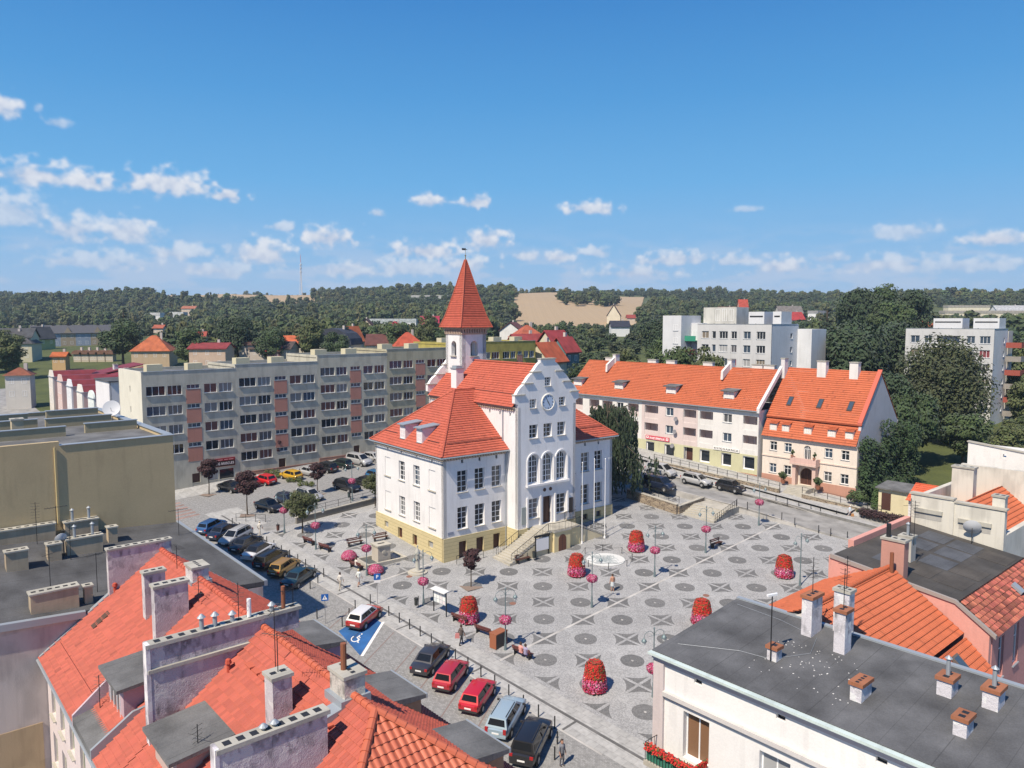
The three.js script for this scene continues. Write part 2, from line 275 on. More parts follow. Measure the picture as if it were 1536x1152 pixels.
// cobbled square: arcs of small setts round every disc
const T_sett = tex(1024, (u, v) => {
  const x = u * 5, y = v * 5; let best = 1e9, bx = 0, by = 0; // disc centres at (0.89, 2.41) modulo 5
  for (const ox of [-5, 0, 5]) for (const oy of [-5, 0, 5]) { const dx = x - 0.89 - ox, dy = y - 2.41 - oy, d = dx * dx + dy * dy; if (d < best) { best = d; bx = dx; by = dy; } }
  const r = Math.sqrt(best), ring = Math.floor(r / 0.095), fr = r / 0.095 - ring, cnt = Math.max(4, Math.round(2 * Math.PI * (ring + 0.5))), an = (Math.atan2(by, bx) / (2 * Math.PI) + 0.5) * cnt + (ring % 2) * 0.5, k = Math.floor(an), fa = an - k;
  const t = NP[(ring * 131 + k * 17 + 7) & 65535], joint = (fr < 0.14 || fa < 0.14) ? 0.80 : 1;
  return gray((0.82 + 0.15 * (t - 0.5)) * joint + 0.10 * (fbm(u * 6, v * 6, 6, 4) - 0.5));
}, { rep: 1 / 5 });
const M_sett = M(0.515, 0.525, 0.535, { k: 'sett', vc: 1, map: T_sett, bumpMap: T_sett, bump: 0.006, rough: 0.9 });
const M_settDark = M(0.235, 0.24, 0.245, { k: 'settd', map: T_sett, bumpMap: T_sett, bump: 0.006, rough: 0.9 });
const square = (() => { const pos = [], uv = [], col = [], tone = (a, b) => 0.84 + 0.34 * fbm(a / 7 + 11, b / 7 + 5, 256, 4); const v = (a, b) => { const [x, z] = pw(a, b), t = tone(a, b); pos.push(x, gy(x, z) + 0.008, z); uv.push(a, b); col.push(t, t, t); };
  for (let a = 16; a < 85.2; a += 0.8) for (let b = 39.6; b < 86.9; b += 0.8) { const a1 = Math.min(a + 0.8, 85.2), b1 = Math.min(b + 0.8, 86.9); v(a, b); v(a1, b1); v(a1, b); v(a, b); v(a, b1); v(a1, b1); }
  const g = new THREE.BufferGeometry(); g.setAttribute('position', new THREE.Float32BufferAttribute(pos, 3)); g.setAttribute('uv', new THREE.Float32BufferAttribute(uv, 2)); g.setAttribute('color', new THREE.Float32BufferAttribute(col, 3)); g.computeVertexNormals(); return struct('paved_square', g, M_sett); })();
{
  const onHall = (x, z) => { const dx = x + 7.37, dz = z + 79.14, s = dx * 0.790 - dz * 0.613, d = -(dx * 0.613 + dz * 0.790); return s > -0.4 && s < 26 && d > -1.9 && d < 15.8; };
  const loc = (pts, off, m, name) => sheet(name, pts, off, m, square, false), dk = [M_settDark, M(0.255, 0.26, 0.265, { k: 'settd', map: T_sett, bumpMap: T_sett, bump: 0.006, rough: 0.9 }), M(0.22, 0.225, 0.23, { k: 'settd', map: T_sett, bumpMap: T_sett, bump: 0.006, rough: 0.9 })], rd = rngOf(66);
  for (const [a, b] of [[38.4, 62.3], [50.2, 47.6], [30.6, 70.1], [62.2, 44.2]]) { const p = []; for (let i = 0; i < 14; i++) p.push(pw(a + 0.32 * Math.cos(i / 14 * 6.283), b + 0.32 * Math.sin(i / 14 * 6.283))); loc(p, 0.016, M(0.22, 0.11, 0.08), 'manhole_cover'); }
  for (let a = 15.89; a < 86; a += 5) for (let b = 42.41; b < 87; b += 5) {
    const [x, z] = pw(a, b); if (!onHall(x, z) && b < 86 && a < 84.5) { const pts = []; for (let i = 0; i < 28; i++) { const an = i / 28 * 2 * Math.PI; pts.push(pw(a + Math.cos(an) * 0.98, b + Math.sin(an) * 0.98)); } loc(pts, 0.012, dk[Math.floor(rd() * 3)], 'paving_disc'); loc(rect(a - 0.09, a + 0.09, b - 0.09, b + 0.09), 0.016, M_light, 'disc_stone'); }
  }
  for (let a = 18.39; a < 86; a += 5) for (let b = 39.91; b < 87; b += 5) {
    const [x, z] = pw(a, b); if (onHall(x, z)) continue;
    for (const [sa, sb] of [[1, 1], [1, -1], [-1, -1], [-1, 1]]) { // four dark pieces with hollow sides between the light arms
      if (b < 41 && sb < 0) continue; if (a > 84 && sa > 0) continue;
      const pts = [pw(a + sa * 0.13, b + sb * 0.13)], w0 = Math.atan2(-2.37, -1.04), w1 = Math.atan2(-1.04, -2.37);
      for (let i = 0; i <= 8; i++) { const t = lerp(w0, w1, i / 8); pts.push(pw(a + sa * (2.5 + 2.588 * Math.cos(t)), b + sb * (2.5 + 2.588 * Math.sin(t)))); }
      loc(pts, 0.012, dk[Math.floor(rd() * 3)], 'paving_triangle');
    }
  }
  for (const a of [43.39, 63.39, 83.39]) loc(rect(a - 0.12, a + 0.12, 39.7, 86.8), 0.010, M_light, 'light_band');
}
// parking bay lines, disabled bay, zebra crossing
{
  const dirA = 17 * R, dx = Math.sin(dirA), dz = -Math.cos(dirA), lineAt = (x, z, len, w, off, m, name, par) => { const px = -dz * w / 2, pz = dx * w / 2; return sheet(name, [[x - px, z - pz], [x + px, z + pz], [x + px + dx * len, z + pz + dz * len], [x - px + dx * len, z - pz + dz * len]], off, m, par, !par); };
  for (let k = 0; k < 7; k++) { const t = 40.0 + k * 3.35; const [x, z] = pw(t, 36.3); lineAt(x - dx * 5.6, z - dz * 5.6, 5.5, 0.1, 0.008, M(0.2, 0.15, 0.14), 'bay_line'); }
  const blue = sheet('disabled_bay', [[-15.3, -63.9], [-12.55, -59.7], [-11.75, -65.6], [-13.3, -67.5]], 0.008, M(0.03, 0.15, 0.42, { k: 'bl', map: T_patch, rough: 0.8 }));
  sheet('bay_line', [[-12.5, -59.6], [-12.25, -59.6], [-11.5, -65.6], [-11.75, -65.6]], 0.013, M(0.7, 0.7, 0.7), blue, false);
  // wheelchair mark
  const O = [-13.45, -62.6], ax = [0.66, 0.75], ay = [0.40, -0.92], q = (u, v) => [O[0] + ax[0] * u + ay[0] * v, O[1] + ax[1] * u + ay[1] * v], wm = M(0.75, 0.75, 0.72);
  const bar = (u0, v0, u1, v1, w) => { const L = Math.hypot(u1 - u0, v1 - v0), nx = -(v1 - v0) / L * w / 2, ny = (u1 - u0) / L * w / 2; sheet('wheelchair_mark', [q(u0 - nx, v0 - ny), q(u1 - nx, v1 - ny), q(u1 + nx, v1 + ny), q(u0 + nx, v0 + ny)], 0.013, wm, blue, false); };
  for (let i = 0; i < 10; i++) { const a0 = (-200 + i * 24) * R, a1 = a0 + 24 * R; bar(0.42 * Math.cos(a0) - .05, 0.42 * Math.sin(a0) - .15, 0.42 * Math.cos(a1) - .05, 0.42 * Math.sin(a1) - .15, 0.11); }
  bar(0, .55, 0, 0.05, .13); bar(0, .1, .4, .1, .12); bar(.38, .14, .55, -.32, .12); bar(.5, -.32, .72, -.26, .1); bar(-.08, .8, .08, .8, .16); bar(0, .33, .3, .33, .09);
  for (let k = 0; k < 6; k++) { const a = 97.2 + k * 1.35; sheet('crossing_stripe', rect(a, a + 0.62, 31.6, 36.2), 0.009, k % 2 ? M(0.40, 0.27, 0.24, { k: 'cs', map: T_patch }) : M(0.38, 0.26, 0.23, { k: 'cs', map: T_patch })); }
  sheet('crossing_pavement', rect(88, 97, 36.7, 41), 0.006, M_slab); sheet('crossing_pavement', rect(106, 122, 31, 50), 0.006, M_slab);
}
// retaining walls and steps at the edges of the square
function stoneWall(name, label, a0, b0, a1, b1, h, t, m, cap) {
  const [x0, z0] = pw(a0, b0), [x1, z1] = pw(a1, b1), L = Math.hypot(x1 - x0, z1 - z0), o = thing(name, label, 'wall', [x0, gy(x0, z0), z0], Math.atan2(-(z1 - z0), x1 - x0));
  const dy = gy(x1, z1) - gy(x0, z0); const mb = new MB(); mb.hexa([[0, -0.5, t / 2], [L, dy - 0.5, t / 2], [L, dy - 0.5, -t / 2], [0, -0.5, -t / 2]], [[0, h, t / 2], [L, dy + h, t / 2], [L, dy + h, -t / 2], [0, h, -t / 2]]);
  obj('wall_body', mb, m, o); if (cap) { const c = new MB(); c.hexa([[-0.05, h, t / 2 + 0.05], [L + 0.05, dy + h, t / 2 + 0.05], [L + 0.05, dy + h, -t / 2 - 0.05], [-0.05, h, -t / 2 - 0.05]], [[-0.05, h + 0.09, t / 2 + 0.05], [L + 0.05, dy + h + 0.09, t / 2 + 0.05], [L + 0.05, dy + h + 0.09, -t / 2 - 0.05], [-0.05, h + 0.09, -t / 2 - 0.05]]); obj('coping', c, MAT.stone, o); }
  return o;
}
// rubble masonry colour map: irregular stones in lighter mortar (too small to pick apart)
const T_rubble = tex(512, (u, v) => { const S = 9; let d1 = 9, d2 = 9, id = 0; const X = u * S, Y = v * S; for (let j = -1; j <= 1; j++) for (let i = -1; i <= 1; i++) { const cx = Math.floor(X) + i, cy = Math.floor(Y) + j, h = ((((cx % S) + S) % S) * 57 + (((cy % S) + S) % S) * 311) & 65535; const px = cx + 0.15 + 0.7 * NP[h], py = cy + 0.15 + 0.7 * NP[(h + 999) & 65535], d = Math.hypot((X - px), (Y - py) * 1.5); if (d < d1) { d2 = d1; d1 = d; id = h; } else if (d < d2) d2 = d; } const mo = d2 - d1 < 0.1; const t = NP[(id * 3 + 5) & 65535]; return mo ? [0.72, 0.69, 0.63] : [0.55 + 0.25 * (t - 0.5), 0.50 + 0.24 * (t - 0.5), 0.44 + 0.2 * (t - 0.5)]; }, { rep: 1 / 2.4 });
const M_rubble = M(0.8, 0.78, 0.75, { k: 'rub', map: T_rubble, bumpMap: T_rubble, bump: 0.03, rough: 0.95 });
stoneWall('retaining_wall', 'long dark retaining wall with railing between parking lot and square', 85.3, 43.5, 85.3, 57.5, 0.75, 0.35, dirty(0.2, 0.19, 0.18), true);
stoneWall('rubble_wall', 'rubble stone retaining wall beneath the weeping tree beside wide steps', 54.2, 80.6, 63, 81.6, 1.25, 0.4, M_rubble, true);
stoneWall('rubble_wall', 'short rubble wall closing the wide steps below the far street', 54.2, 80.8, 54.0, 86.4, 1.0, 0.4, M_rubble, true);
{ const o = thing('stone_steps', 'wide stone steps climbing from the square to the far street', 'steps'); for (let k = 0; k < 6; k++) { const mb = new MB(), b0 = 80.9 + k * 0.55, q = (a, b, y) => { const [x, z] = pw(a, b); return [x, y, z]; }, [cx, cz] = pw(51.4, b0), y1 = gy(cx, cz) + 0.14 * (k + 1), y0 = gy(cx, cz) - 0.6; mb.hexa([q(49, b0, y0), q(53.9, b0, y0), q(53.9, b0 + (k < 5 ? 0.56 : 3.4), y0), q(49, b0 + (k < 5 ? 0.56 : 3.4), y0)], [q(49, b0, y1), q(53.9, b0, y1), q(53.9, b0 + (k < 5 ? 0.56 : 3.4), y1), q(49, b0 + (k < 5 ? 0.56 : 3.4), y1)]); obj('step', mb, MAT.stone, o); } }
// ---------- building kit ----------
function shapeOf(outline, holes = []) {
  const s = new THREE.Shape(outline.map(p => new THREE.Vector2(p[0], p[1])));
  for (const h of holes) { const p = new THREE.Path(); const { x, y, w, h: hh, arch } = h; p.moveTo(x, y); p.lineTo(x + w, y); if (arch) { const r = w / 2, cy = y + hh - r; p.lineTo(x + w, cy); p.absarc(x + r, cy, r, 0, Math.PI, false); } else { p.lineTo(x + w, y + hh); p.lineTo(x, y + hh); } p.lineTo(x, y); s.holes.push(p); }
  return s;
}
// wall of thickness t: outside face at local z = 0, x to the right as seen from outside
function wall(parent, name, m, outline, holes, t, pos, ry = 0) {
  const g = new THREE.ExtrudeGeometry(shapeOf(outline, holes), { depth: t, bevelEnabled: false, curveSegments: 10 }); g.translate(0, 0, -t);
  const o = obj(name, g, m, parent); o.position.set(...pos); o.rotation.y = ry; return o;
}
const RC = (x0, x1, y0, y1) => [[x0, y0], [x1, y0], [x1, y1], [x0, y1]];
const _wg = new Map();
function winGeo(w, h, cols, rows, arch, fr) {
  const key = [w, h, cols, rows, arch, fr].map(v => typeof v === 'number' ? v.toFixed(2) : v).join(); if (_wg.has(key)) return _wg.get(key);
  const f = new MB(), b = fr, d = 0.08; let pane;
  if (!arch) {
    f.mm(0, b, 0, h, -d, 0).mm(w - b, w, 0, h, -d, 0).mm(b, w - b, 0, b, -d, 0).mm(b, w - b, h - b, h, -d, 0);
    for (let i = 1; i < cols; i++) { const x = w * i / cols; f.mm(x - b * 0.5, x + b * 0.5, b, h - b, -d, -0.012); }
    for (let j = 1; j < rows; j++) { const y = rows === 2 ? h * 0.66 : h * j / rows; f.mm(b, w - b, y - b * 0.4, y + b * 0.4, -d, -0.02); }
    pane = new THREE.PlaneGeometry(w - b, h - b); pane.translate(w / 2, h / 2, -0.05);
  } else {
    const r = w / 2, cy = h - r; f.mm(0, b, 0, cy, -d, 0).mm(w - b, w, 0, cy, -d, 0).mm(b, w - b, 0, b, -d, 0);
    for (let k = 0; k < 10; k++) { const a0 = k / 10 * Math.PI, a1 = (k + 1) / 10 * Math.PI, q = (a, rr, z) => [r + rr * Math.cos(a), cy + rr * Math.sin(a), z]; f.hexa([q(a0, r - b, -d), q(a0, r, -d), q(a1, r, -d), q(a1, r - b, -d)], [q(a0, r - b, 0), q(a0, r, 0), q(a1, r, 0), q(a1, r - b, 0)]); }
    f.mm(r - b * 0.7, r + b * 0.7, b, h - b, -d, -0.01); for (let j = 1; j < rows; j++) { const y = cy * j / (rows - 1); f.mm(b, w - b, y - b * 0.4, y + b * 0.4, -d, -0.02); }
    for (const s of [-1, 1]) f.mm(r + s * r * 0.5 - b * 0.3, r + s * r * 0.5 + b * 0.3, b, cy + r * 0.7, -d, -0.02);
    pane = new THREE.ShapeGeometry(shapeOf([[0, 0], [w, 0], [w, cy], ...Array.from({ length: 9 }, (_, k) => [r + r * Math.cos((k + 1) / 10 * Math.PI), cy + r * Math.sin((k + 1) / 10 * Math.PI)]), [0, cy]])); pane.translate(0, 0, -0.05);
  }
  const o = { f: f.geo(), p: pane }; _wg.set(key, o); return o;
}
const _sg = new Map(); let pk = 5; const PANES = [MAT.glass, MAT.glassB, MAT.glass, M(0.09, 0.095, 0.10, { rough: 0.12 }), MAT.glass, M(0.16, 0.165, 0.17, { rough: 0.18 }), MAT.glassB];
function win(parent, x, y, z, ry, w, h, { cols = 2, rows = 1, arch = false, fr = 0.07, frame = MAT.pvc, glass = PANES[(pk = (pk * 73 + 19) % 97) % 7], sill = 0.18, sillMat = MAT.zinc, inset = 0.14, name = 'window' } = {}) {
  const g = winGeo(w, h, cols, rows, arch, fr), c = Math.cos(ry), s = Math.sin(ry);
  const o = obj(name, g.f, frame, parent); o.position.set(x - s * inset, y, z - c * inset); o.rotation.y = ry;
  obj('pane', g.p, glass, o);
  if (sill) { const k = w.toFixed(2) + sill.toFixed(2) + inset.toFixed(2); if (!_sg.has(k)) _sg.set(k, new MB().mm(-0.08, w + 0.08, -0.06, -0.002, 0.0, inset + sill * 0.6).geo()); obj('sill', _sg.get(k), sillMat, o); }
  return o;
}
// a facade: wall with openings and windows set into them. wins: [x, y, w, h, options]
function facade(parent, m, outline, wins, t, pos, ry = 0, name = 'wall') {
  const holes = wins.map(q => ({ x: q[0], y: q[1], w: q[2], h: q[3], arch: q[4] && q[4].arch }));
  wall(parent, name, m, outline, holes, t, pos, ry);
  const c = Math.cos(ry), s = Math.sin(ry);
  for (const q of wins) { if (q[4] && q[4].open) continue; win(parent, pos[0] + q[0] * c, pos[1] + q[1], pos[2] - q[0] * s, ry, q[2], q[3], q[4] || {}); }
}
const norm3 = v => { const l = Math.hypot(...v); return v.map(a => a / l); };
// one roof slope through eave ends a, b and upper ends c (over b), d (over a); d and c may meet
function slope(mb, a, b, c, d, o = {}) {
  const U = norm3(b.map((v, i) => v - a[i])), L = Math.hypot(...b.map((v, i) => v - a[i]));
  const pr = p => { const w = p.map((v, i) => v - a[i]); const u = w[0] * U[0] + w[1] * U[1] + w[2] * U[2]; return [u, w.map((v, i) => v - U[i] * u)]; };
  const [ud, wd] = pr(d), [uc, wc] = pr(c), hd = Math.hypot(...wd), hc = Math.hypot(...wc), V = norm3(hd > hc ? wd : wc);
  const poly = [[0, 0], [L, 0], [uc, hc]]; if (Math.hypot(c[0] - d[0], c[1] - d[1], c[2] - d[2]) > 0.02) poly.push([ud, hd]);
  return mb.tiles(a, U, V, poly, o);
}
const rT = rngOf(311);

// ---------- town hall ----------
{
  const hall = thing('town_hall', 'white town hall with stepped clock gable, red tiled roofs and pointed tower', 'town hall', [-7.37, 0, -79.14], 37.8 * R);
  const W = plaster(0.80, 0.80, 0.81);
  const T_rust = tex(256, (u, v) => { const f = (v * 6) % 1; return gray((f < 0.07 ? 0.72 : 0.93) - 0.06 * fbm(u * 8, v * 8, 8, 4)); }, { rep: 1 / 2.4 });
  const PL = M(0.70, 0.60, 0.34, { k: 'pl2', map: T_rust, bumpMap: T_rust, bump: 0.02, rough: 0.9 });
  const wo = { cols: 2, rows: 4, fr: 0.075, inset: 0.2, sill: 0.22, sillMat: MAT.stone }, blind = { open: true };
  const up3 = [2.45, 4.77, 7.1], niches = [];
  const wingW = xs => xs.flatMap(x => [[x - 0.66, 7.35, 1.32, 2.4, wo], [x - 0.66, 3.25, 1.32, 2.45, wo], [x - 0.13, 10.55, 0.28, 0.4, { cols: 1, rows: 1, sill: 0, inset: 0.2, fr: 0.03, frame: MAT.dark }]]);
  facade(hall, W, RC(0, 8.55, 2.5, 11.3), wingW(up3), 0.4, [0, 0, 0]);
  facade(hall, W, RC(0, 8.36, 2.5, 11.3), wingW([1.26, 3.6, 5.9]), 0.4, [17.2, 0, 0]);
  // left side: outer bays are shallow blind niches
  const sd = [12.4, 9.0, 5.65, 2.3].map(v => 15.46 - v), sw = [];
  sd.forEach((x, i) => { for (const y of [7.45, 3.28]) { if (i === 0 || i === 3) sw.push([x - 0.68, y, 1.36, 2.27, blind]); else sw.push([x - 0.68, y, 1.36, 2.27, wo]); } sw.push([x - 0.13, 10.55, 0.28, 0.4, { cols: 1, rows: 1, sill: 0, inset: 0.2, fr: 0.03, frame: MAT.dark }]); });
  facade(hall, W, RC(0, 15.46, 2.5, 11.3), sw, 0.4, [0, 0, -15.46], -Math.PI / 2);
  for (const i of [0, 3]) for (const y of [7.45, 3.28]) { const n = obj('blind_niche', new MB().mm(0, 1.36, 0, 2.27, -0.4, -0.09), W, hall); n.position.set(-0.0, y, -15.46 + sd[i] - 0.68); n.rotation.y = -Math.PI / 2; const sl = obj('sill', new MB().mm(-0.1, 1.46, -0.1, 0, -0.05, 0.14), MAT.stone, n); }
  facade(hall, W, RC(0, 15.46, 2.5, 11.3), [2.3, 5.65, 9, 12.4].flatMap(x => [[x - 0.66, 7.4, 1.32, 2.3, wo], [x - 0.66, 3.28, 1.32, 2.3, wo]]), 0.4, [25.56, 0, 0], Math.PI / 2);
  wall(hall, 'wall', W, RC(0, 25.56, 2.5, 11.3), [], 0.4, [25.56, 0, -15.46], Math.PI);
  // plinth, a little proud of the walls
  const bd = { cols: 1, rows: 1, glass: MAT.woodDark, frame: MAT.woodBrown, sill: 0, inset: 0.25, fr: 0.1, name: 'basement_door' }, bwn = { cols: 1, rows: 1, glass: MAT.curtain, frame: MAT.stone, sill: 0, inset: 0.15 };
  facade(hall, PL, RC(-0.09, 8.55, -1.5, 2.5), [[1.9, -0.05, 1.0, 1.95, bd], [4.24, -0.02, 1.0, 1.95, bd], [6.57, 0.0, 0.95, 1.95, bd]], 0.35, [0, 0, 0.09], 0, 'plinth');
  facade(hall, PL, RC(0, 8.36 + 0.09, -1.5, 2.5), [[3.25, 1.25, 0.8, 0.72, { cols: 1, rows: 1, sill: 0, inset: 0.25, frame: MAT.woodBrown }], [5.55, 1.3, 0.8, 0.72, { cols: 1, rows: 1, sill: 0, inset: 0.25, frame: MAT.woodBrown }]], 0.35, [17.2, 0, 0.09], 0, 'plinth');
  facade(hall, PL, RC(0, 15.46, -1.5, 2.5), [[2.25, 1.05, 0.95, 0.75, bwn], [5.55, 0.5, 1.0, 1.25, bd], [8.95, 0.42, 1.0, 1.25, bd], [12.4, 0.95, 1.0, 0.75, bwn]], 0.35, [-0.09, 0, -15.46], -Math.PI / 2, 'plinth');
  wall(hall, 'plinth', PL, RC(0, 15.46, -1.5, 2.5), [], 0.35, [25.65, 0, 0], Math.PI / 2);
  // eaves cornice with brick dentils
  { const c = new MB(), BR = M(0.42, 0.34, 0.26, { rough: 0.9 });
    c.mm(-0.3, 8.5, 11.3, 11.46, -0.2, 0.3).mm(17.25, 25.86, 11.3, 11.46, -0.2, 0.3).mm(-0.3, 0.2, 11.3, 11.46, -15.8, -0.2).mm(25.36, 25.86, 11.3, 11.46, -15.8, -0.2).mm(-0.3, 25.86, 11.3, 11.46, -15.8, -15.3);
    for (let x = -0.2; x < 8.4; x += 0.36) c.mm(x, x + 0.2, 11.02, 11.3, 0, 0.2); for (let x = 17.4; x < 25.8; x += 0.36) c.mm(x, x + 0.2, 11.02, 11.3, 0, 0.2);
    for (let z = -15.4; z < 0; z += 0.36) c.mm(-0.2, 0, 11.02, 11.3, z, z + 0.2);
    obj('cornice', c, BR, hall); const g = new MB(); g.tube([[-0.62, 11.42, 0.62], [8.5, 11.42, 0.62]], 0.08).tube([[-0.62, 11.42, 0.62], [-0.62, 11.42, -16]], 0.08).tube([[17.3, 11.42, 0.62], [26.1, 11.42, 0.62]], 0.08); g.tube([[8.35, 11.4, 0.5], [8.35, 10.9, 0.12], [8.35, 0.2, 0.12]], 0.06); g.tube([[8.42, 16.1, -0.6], [8.42, 12.4, -0.6]], 0.05); obj('gutter', g, MAT.zinc, hall); }
  // wing roofs: hips
  const red = tileM(0.43, 0.098, 0.058), tl = { tw: 0.26, th: 0.36, seg: 1, step: 0.06, vary: 0.10, rnd: rT };
  { const mb = new MB(), A = [6.6, 17.8, -7.73], B = [18.96, 17.8, -7.73], e = 11.5;
    slope(mb, [-0.5, e, 0.5], [9.6, e, 0.5], [9.6, 17.8, -7.73], A, tl); slope(mb, [-0.5, e, -15.96], [-0.5, e, 0.5], A, A, tl);
    slope(mb, [16.2, e, 0.5], [26.06, e, 0.5], B, [16.2, 17.8, -7.73], tl); slope(mb, [26.06, e, 0.5], [26.06, e, -15.96], B, B, tl);
    slope(mb, [26.06, e, -15.96], [16.2, e, -15.96], [16.2, 17.8, -7.73], B, tl); slope(mb, [9.6, e, -15.96], [-0.5, e, -15.96], A, [9.6, 17.8, -7.73], tl);
    const rf = obj('wing_roof', mb, red, hall, 'stuff'); const c = new MB(); c.col = [0.92, 0.9, 0.9];
    c.caps([-0.5, e + 0.03, 0.5], A, 0.12).caps([-0.5, e + 0.03, -15.96], A, 0.12).caps(A, [9.6, 17.8, -7.73], 0.12).caps([26.06, e + 0.03, 0.5], B, 0.12).caps([26.06, e + 0.03, -15.96], B, 0.12).caps(B, [16.2, 17.8, -7.73], 0.12); obj('hip_tiles', c, red, hall, 'stuff');
    const sg = new MB(); const bar = (p, q) => { sg.tube([p, q], 0.035, 4); }; bar([1.0, 12.75, -0.85], [8.5, 12.75, -0.85]); bar([0.75, 12.7, -2.0], [0.75, 12.7, -4.4]); bar([0.75, 12.7, -11.2], [0.75, 12.7, -14.4]); bar([17.3, 12.75, -0.85], [24.6, 12.75, -0.85]); obj('snow_guard', sg, MAT.dark, hall); }
  // two dormers on the left hip
  for (const z of [-5.5, -9.3]) { const d = obj('dormer', (() => { const m = new MB(); m.hexa([[0.35, 12.0, z + 0.62], [3.2, 12.0, z + 0.62], [3.2, 12.0, z - 0.62], [0.35, 12.0, z - 0.62]], [[0.35, 14.0, z + 0.62], [3.2, 14.0, z + 0.62], [3.2, 14.0, z - 0.62], [0.35, 14.0, z - 0.62]]); return m; })(), plaster(0.72, 0.66, 0.68), hall);
    obj('dormer_roof', new MB().hexa([[0.05, 13.95, z + 0.8], [3.3, 14.25, z + 0.8], [3.3, 14.25, z - 0.8], [0.05, 13.95, z - 0.8]], [[0.05, 14.06, z + 0.8], [3.3, 14.4, z + 0.8], [3.3, 14.4, z - 0.8], [0.05, 14.06, z - 0.8]]), MAT.zinc, d);
    const w = win(d, 0.345, 12.35, z - 0.45, -Math.PI / 2, 0.9, 1.45, { cols: 2, rows: 3, inset: -0.03, sill: 0.2 }); }
  // main block with stepped gables
  const prof = y0 => { const P = [[8.55, y0], [17.25, y0]], half = []; // right side then mirrored
    half.push([17.25, 16.7], [17.7, 16.9], [17.7, 17.85]); const sc = (x0, y0_, x1, y1) => { for (let i = 1; i <= 6; i++) { const u = i / 6, t = u * Math.PI / 2; half.push([x0 - (x0 - x1) * lerp(1 - Math.cos(t), u, 0.6), y0_ + (y1 - y0_) * lerp(Math.sin(t), u, 0.6)]); } };
    half.push([17.45, 17.9]); sc(17.45, 17.9, 16.35, 18.95); half.push([16.35, 19.12]); sc(16.2, 19.14, 15.1, 20.2); half.push([15.1, 20.38]); sc(14.95, 20.4, 14.0, 21.35); half.push([14.0, 21.7]);
    return [...P, ...half, ...half.map(p => [25.8 - p[0], p[1]]).reverse()]; };
  const rw = { cols: 2, rows: 3, fr: 0.07, inset: 0.28, sill: 0.2, sillMat: MAT.stone }, aw = { cols: 2, rows: 5, arch: true, fr: 0.09, inset: 0.32, sill: 0 };
  const gw = []; for (const x of [10.8, 12.9, 15.0]) { gw.push([x - 0.62, 12.75, 1.24, 1.55, rw]); gw.push([x - 0.75, 7.55, 1.5, 3.3, aw]); }
  gw.push([10.7 - 0.48, 16.2, 0.96, 1.02, rw], [15.1 - 0.48, 16.2, 0.96, 1.02, rw], [12.9 - 0.46, 18.62, 0.92, 1.0, rw], [10.8 - 0.75, 3.5, 1.5, 2.3, wo], [15.0 - 0.75, 3.5, 1.5, 2.3, wo], [12.25, 2.6, 1.3, 3.2, { cols: 2, rows: 1, glass: MAT.woodDark, frame: MAT.woodDark, sill: 0, inset: 0.35, name: 'entrance_door' }]);
  obj('plinth', new MB().mm(8.45, 17.35, -1.2, 2.5, -0.3, 2.19), PL, hall); facade(hall, W, prof(2.5), gw, 0.5, [0, 0, 2.1], 0, 'gable_wall');
  wall(hall, 'gable_wall', W, prof(2.5).map(p => [25.8 - p[0], p[1]]).reverse(), [], 0.5, [25.8, 0, -16.8], Math.PI);
  { // arch surrounds, sill band, plaques, coping of the steps
    const m = new MB(); for (const x of [10.8, 12.9, 15.0]) { for (let k = 0; k < 12; k++) { const a0 = k / 12 * Math.PI, a1 = (k + 1) / 12 * Math.PI, q = (a, r, z) => [x + r * Math.cos(a), 10.1 + r * Math.sin(a), z]; m.hexa([q(a0, 0.86, 2.1), q(a0, 1.02, 2.1), q(a1, 1.02, 2.1), q(a1, 0.86, 2.1)], [q(a0, 0.86, 2.22), q(a0, 1.02, 2.22), q(a1, 1.02, 2.22), q(a1, 0.86, 2.22)]); } m.mm(x - 1.02, x - 0.86, 7.5, 10.1, 2.1, 2.22).mm(x + 0.86, x + 1.02, 7.5, 10.1, 2.1, 2.22); }
    m.mm(9.7, 16.1, 7.22, 7.46, 2.1, 2.4); for (const x of [9.85, 11.78, 14.0, 15.95]) m.mm(x - 0.11, x + 0.11, 2.6, 6.0, 2.1, 2.3); obj('surround', m, W, hall);
    const cp = new MB(); for (const s of [-1, 1]) for (const [x0, x1, y] of [[3.4, 4.85, 17.88], [2.2, 3.5, 19.12], [1.05, 2.35, 20.38]]) cp.mm(12.9 + Math.min(s * x0, s * x1), 12.9 + Math.max(s * x0, s * x1), y - 0.14, y - 0.02, 1.55, 2.26); cp.mm(11.75, 14.05, 21.68, 21.8, 1.5, 2.24);
    for (const s of [-1, 1]) for (const [x0, x1, y] of [[3.4, 4.85, 17.88], [2.2, 3.5, 19.12], [1.05, 2.35, 20.38]]) cp.mm(12.9 + Math.min(s * x0, s * x1), 12.9 + Math.max(s * x0, s * x1), y - 0.14, y - 0.02, -16.9, -16.2); obj('coping', cp, MAT.stone, hall);
    obj('plaque', new MB().mm(9.05, 9.65, 3.0, 5.0, 2.1, 2.16), M(0.3, 0.34, 0.33, { rough: 0.3 }), hall); obj('plaque', new MB().mm(16.25, 16.85, 3.3, 5.1, 2.1, 2.16), M(0.04, 0.03, 0.03, { rough: 0.4 }), hall); obj('crest', new MB().lathe(0, 0, [[0.22, 0], [0.22, 0.05], [0, 0.06]], 10), MAT.woodDark, hall).position.set(12.45, 6.6, 2.1);
    const c2 = obj('crest', new MB().lathe(0, 0, [[0.22, 0], [0.22, 0.05], [0, 0.06]], 10), MAT.woodDark, hall); c2.position.set(13.35, 6.6, 2.1); for (const o of hall.children.filter(o => o.name === 'crest')) o.rotation.x = Math.PI / 2; }
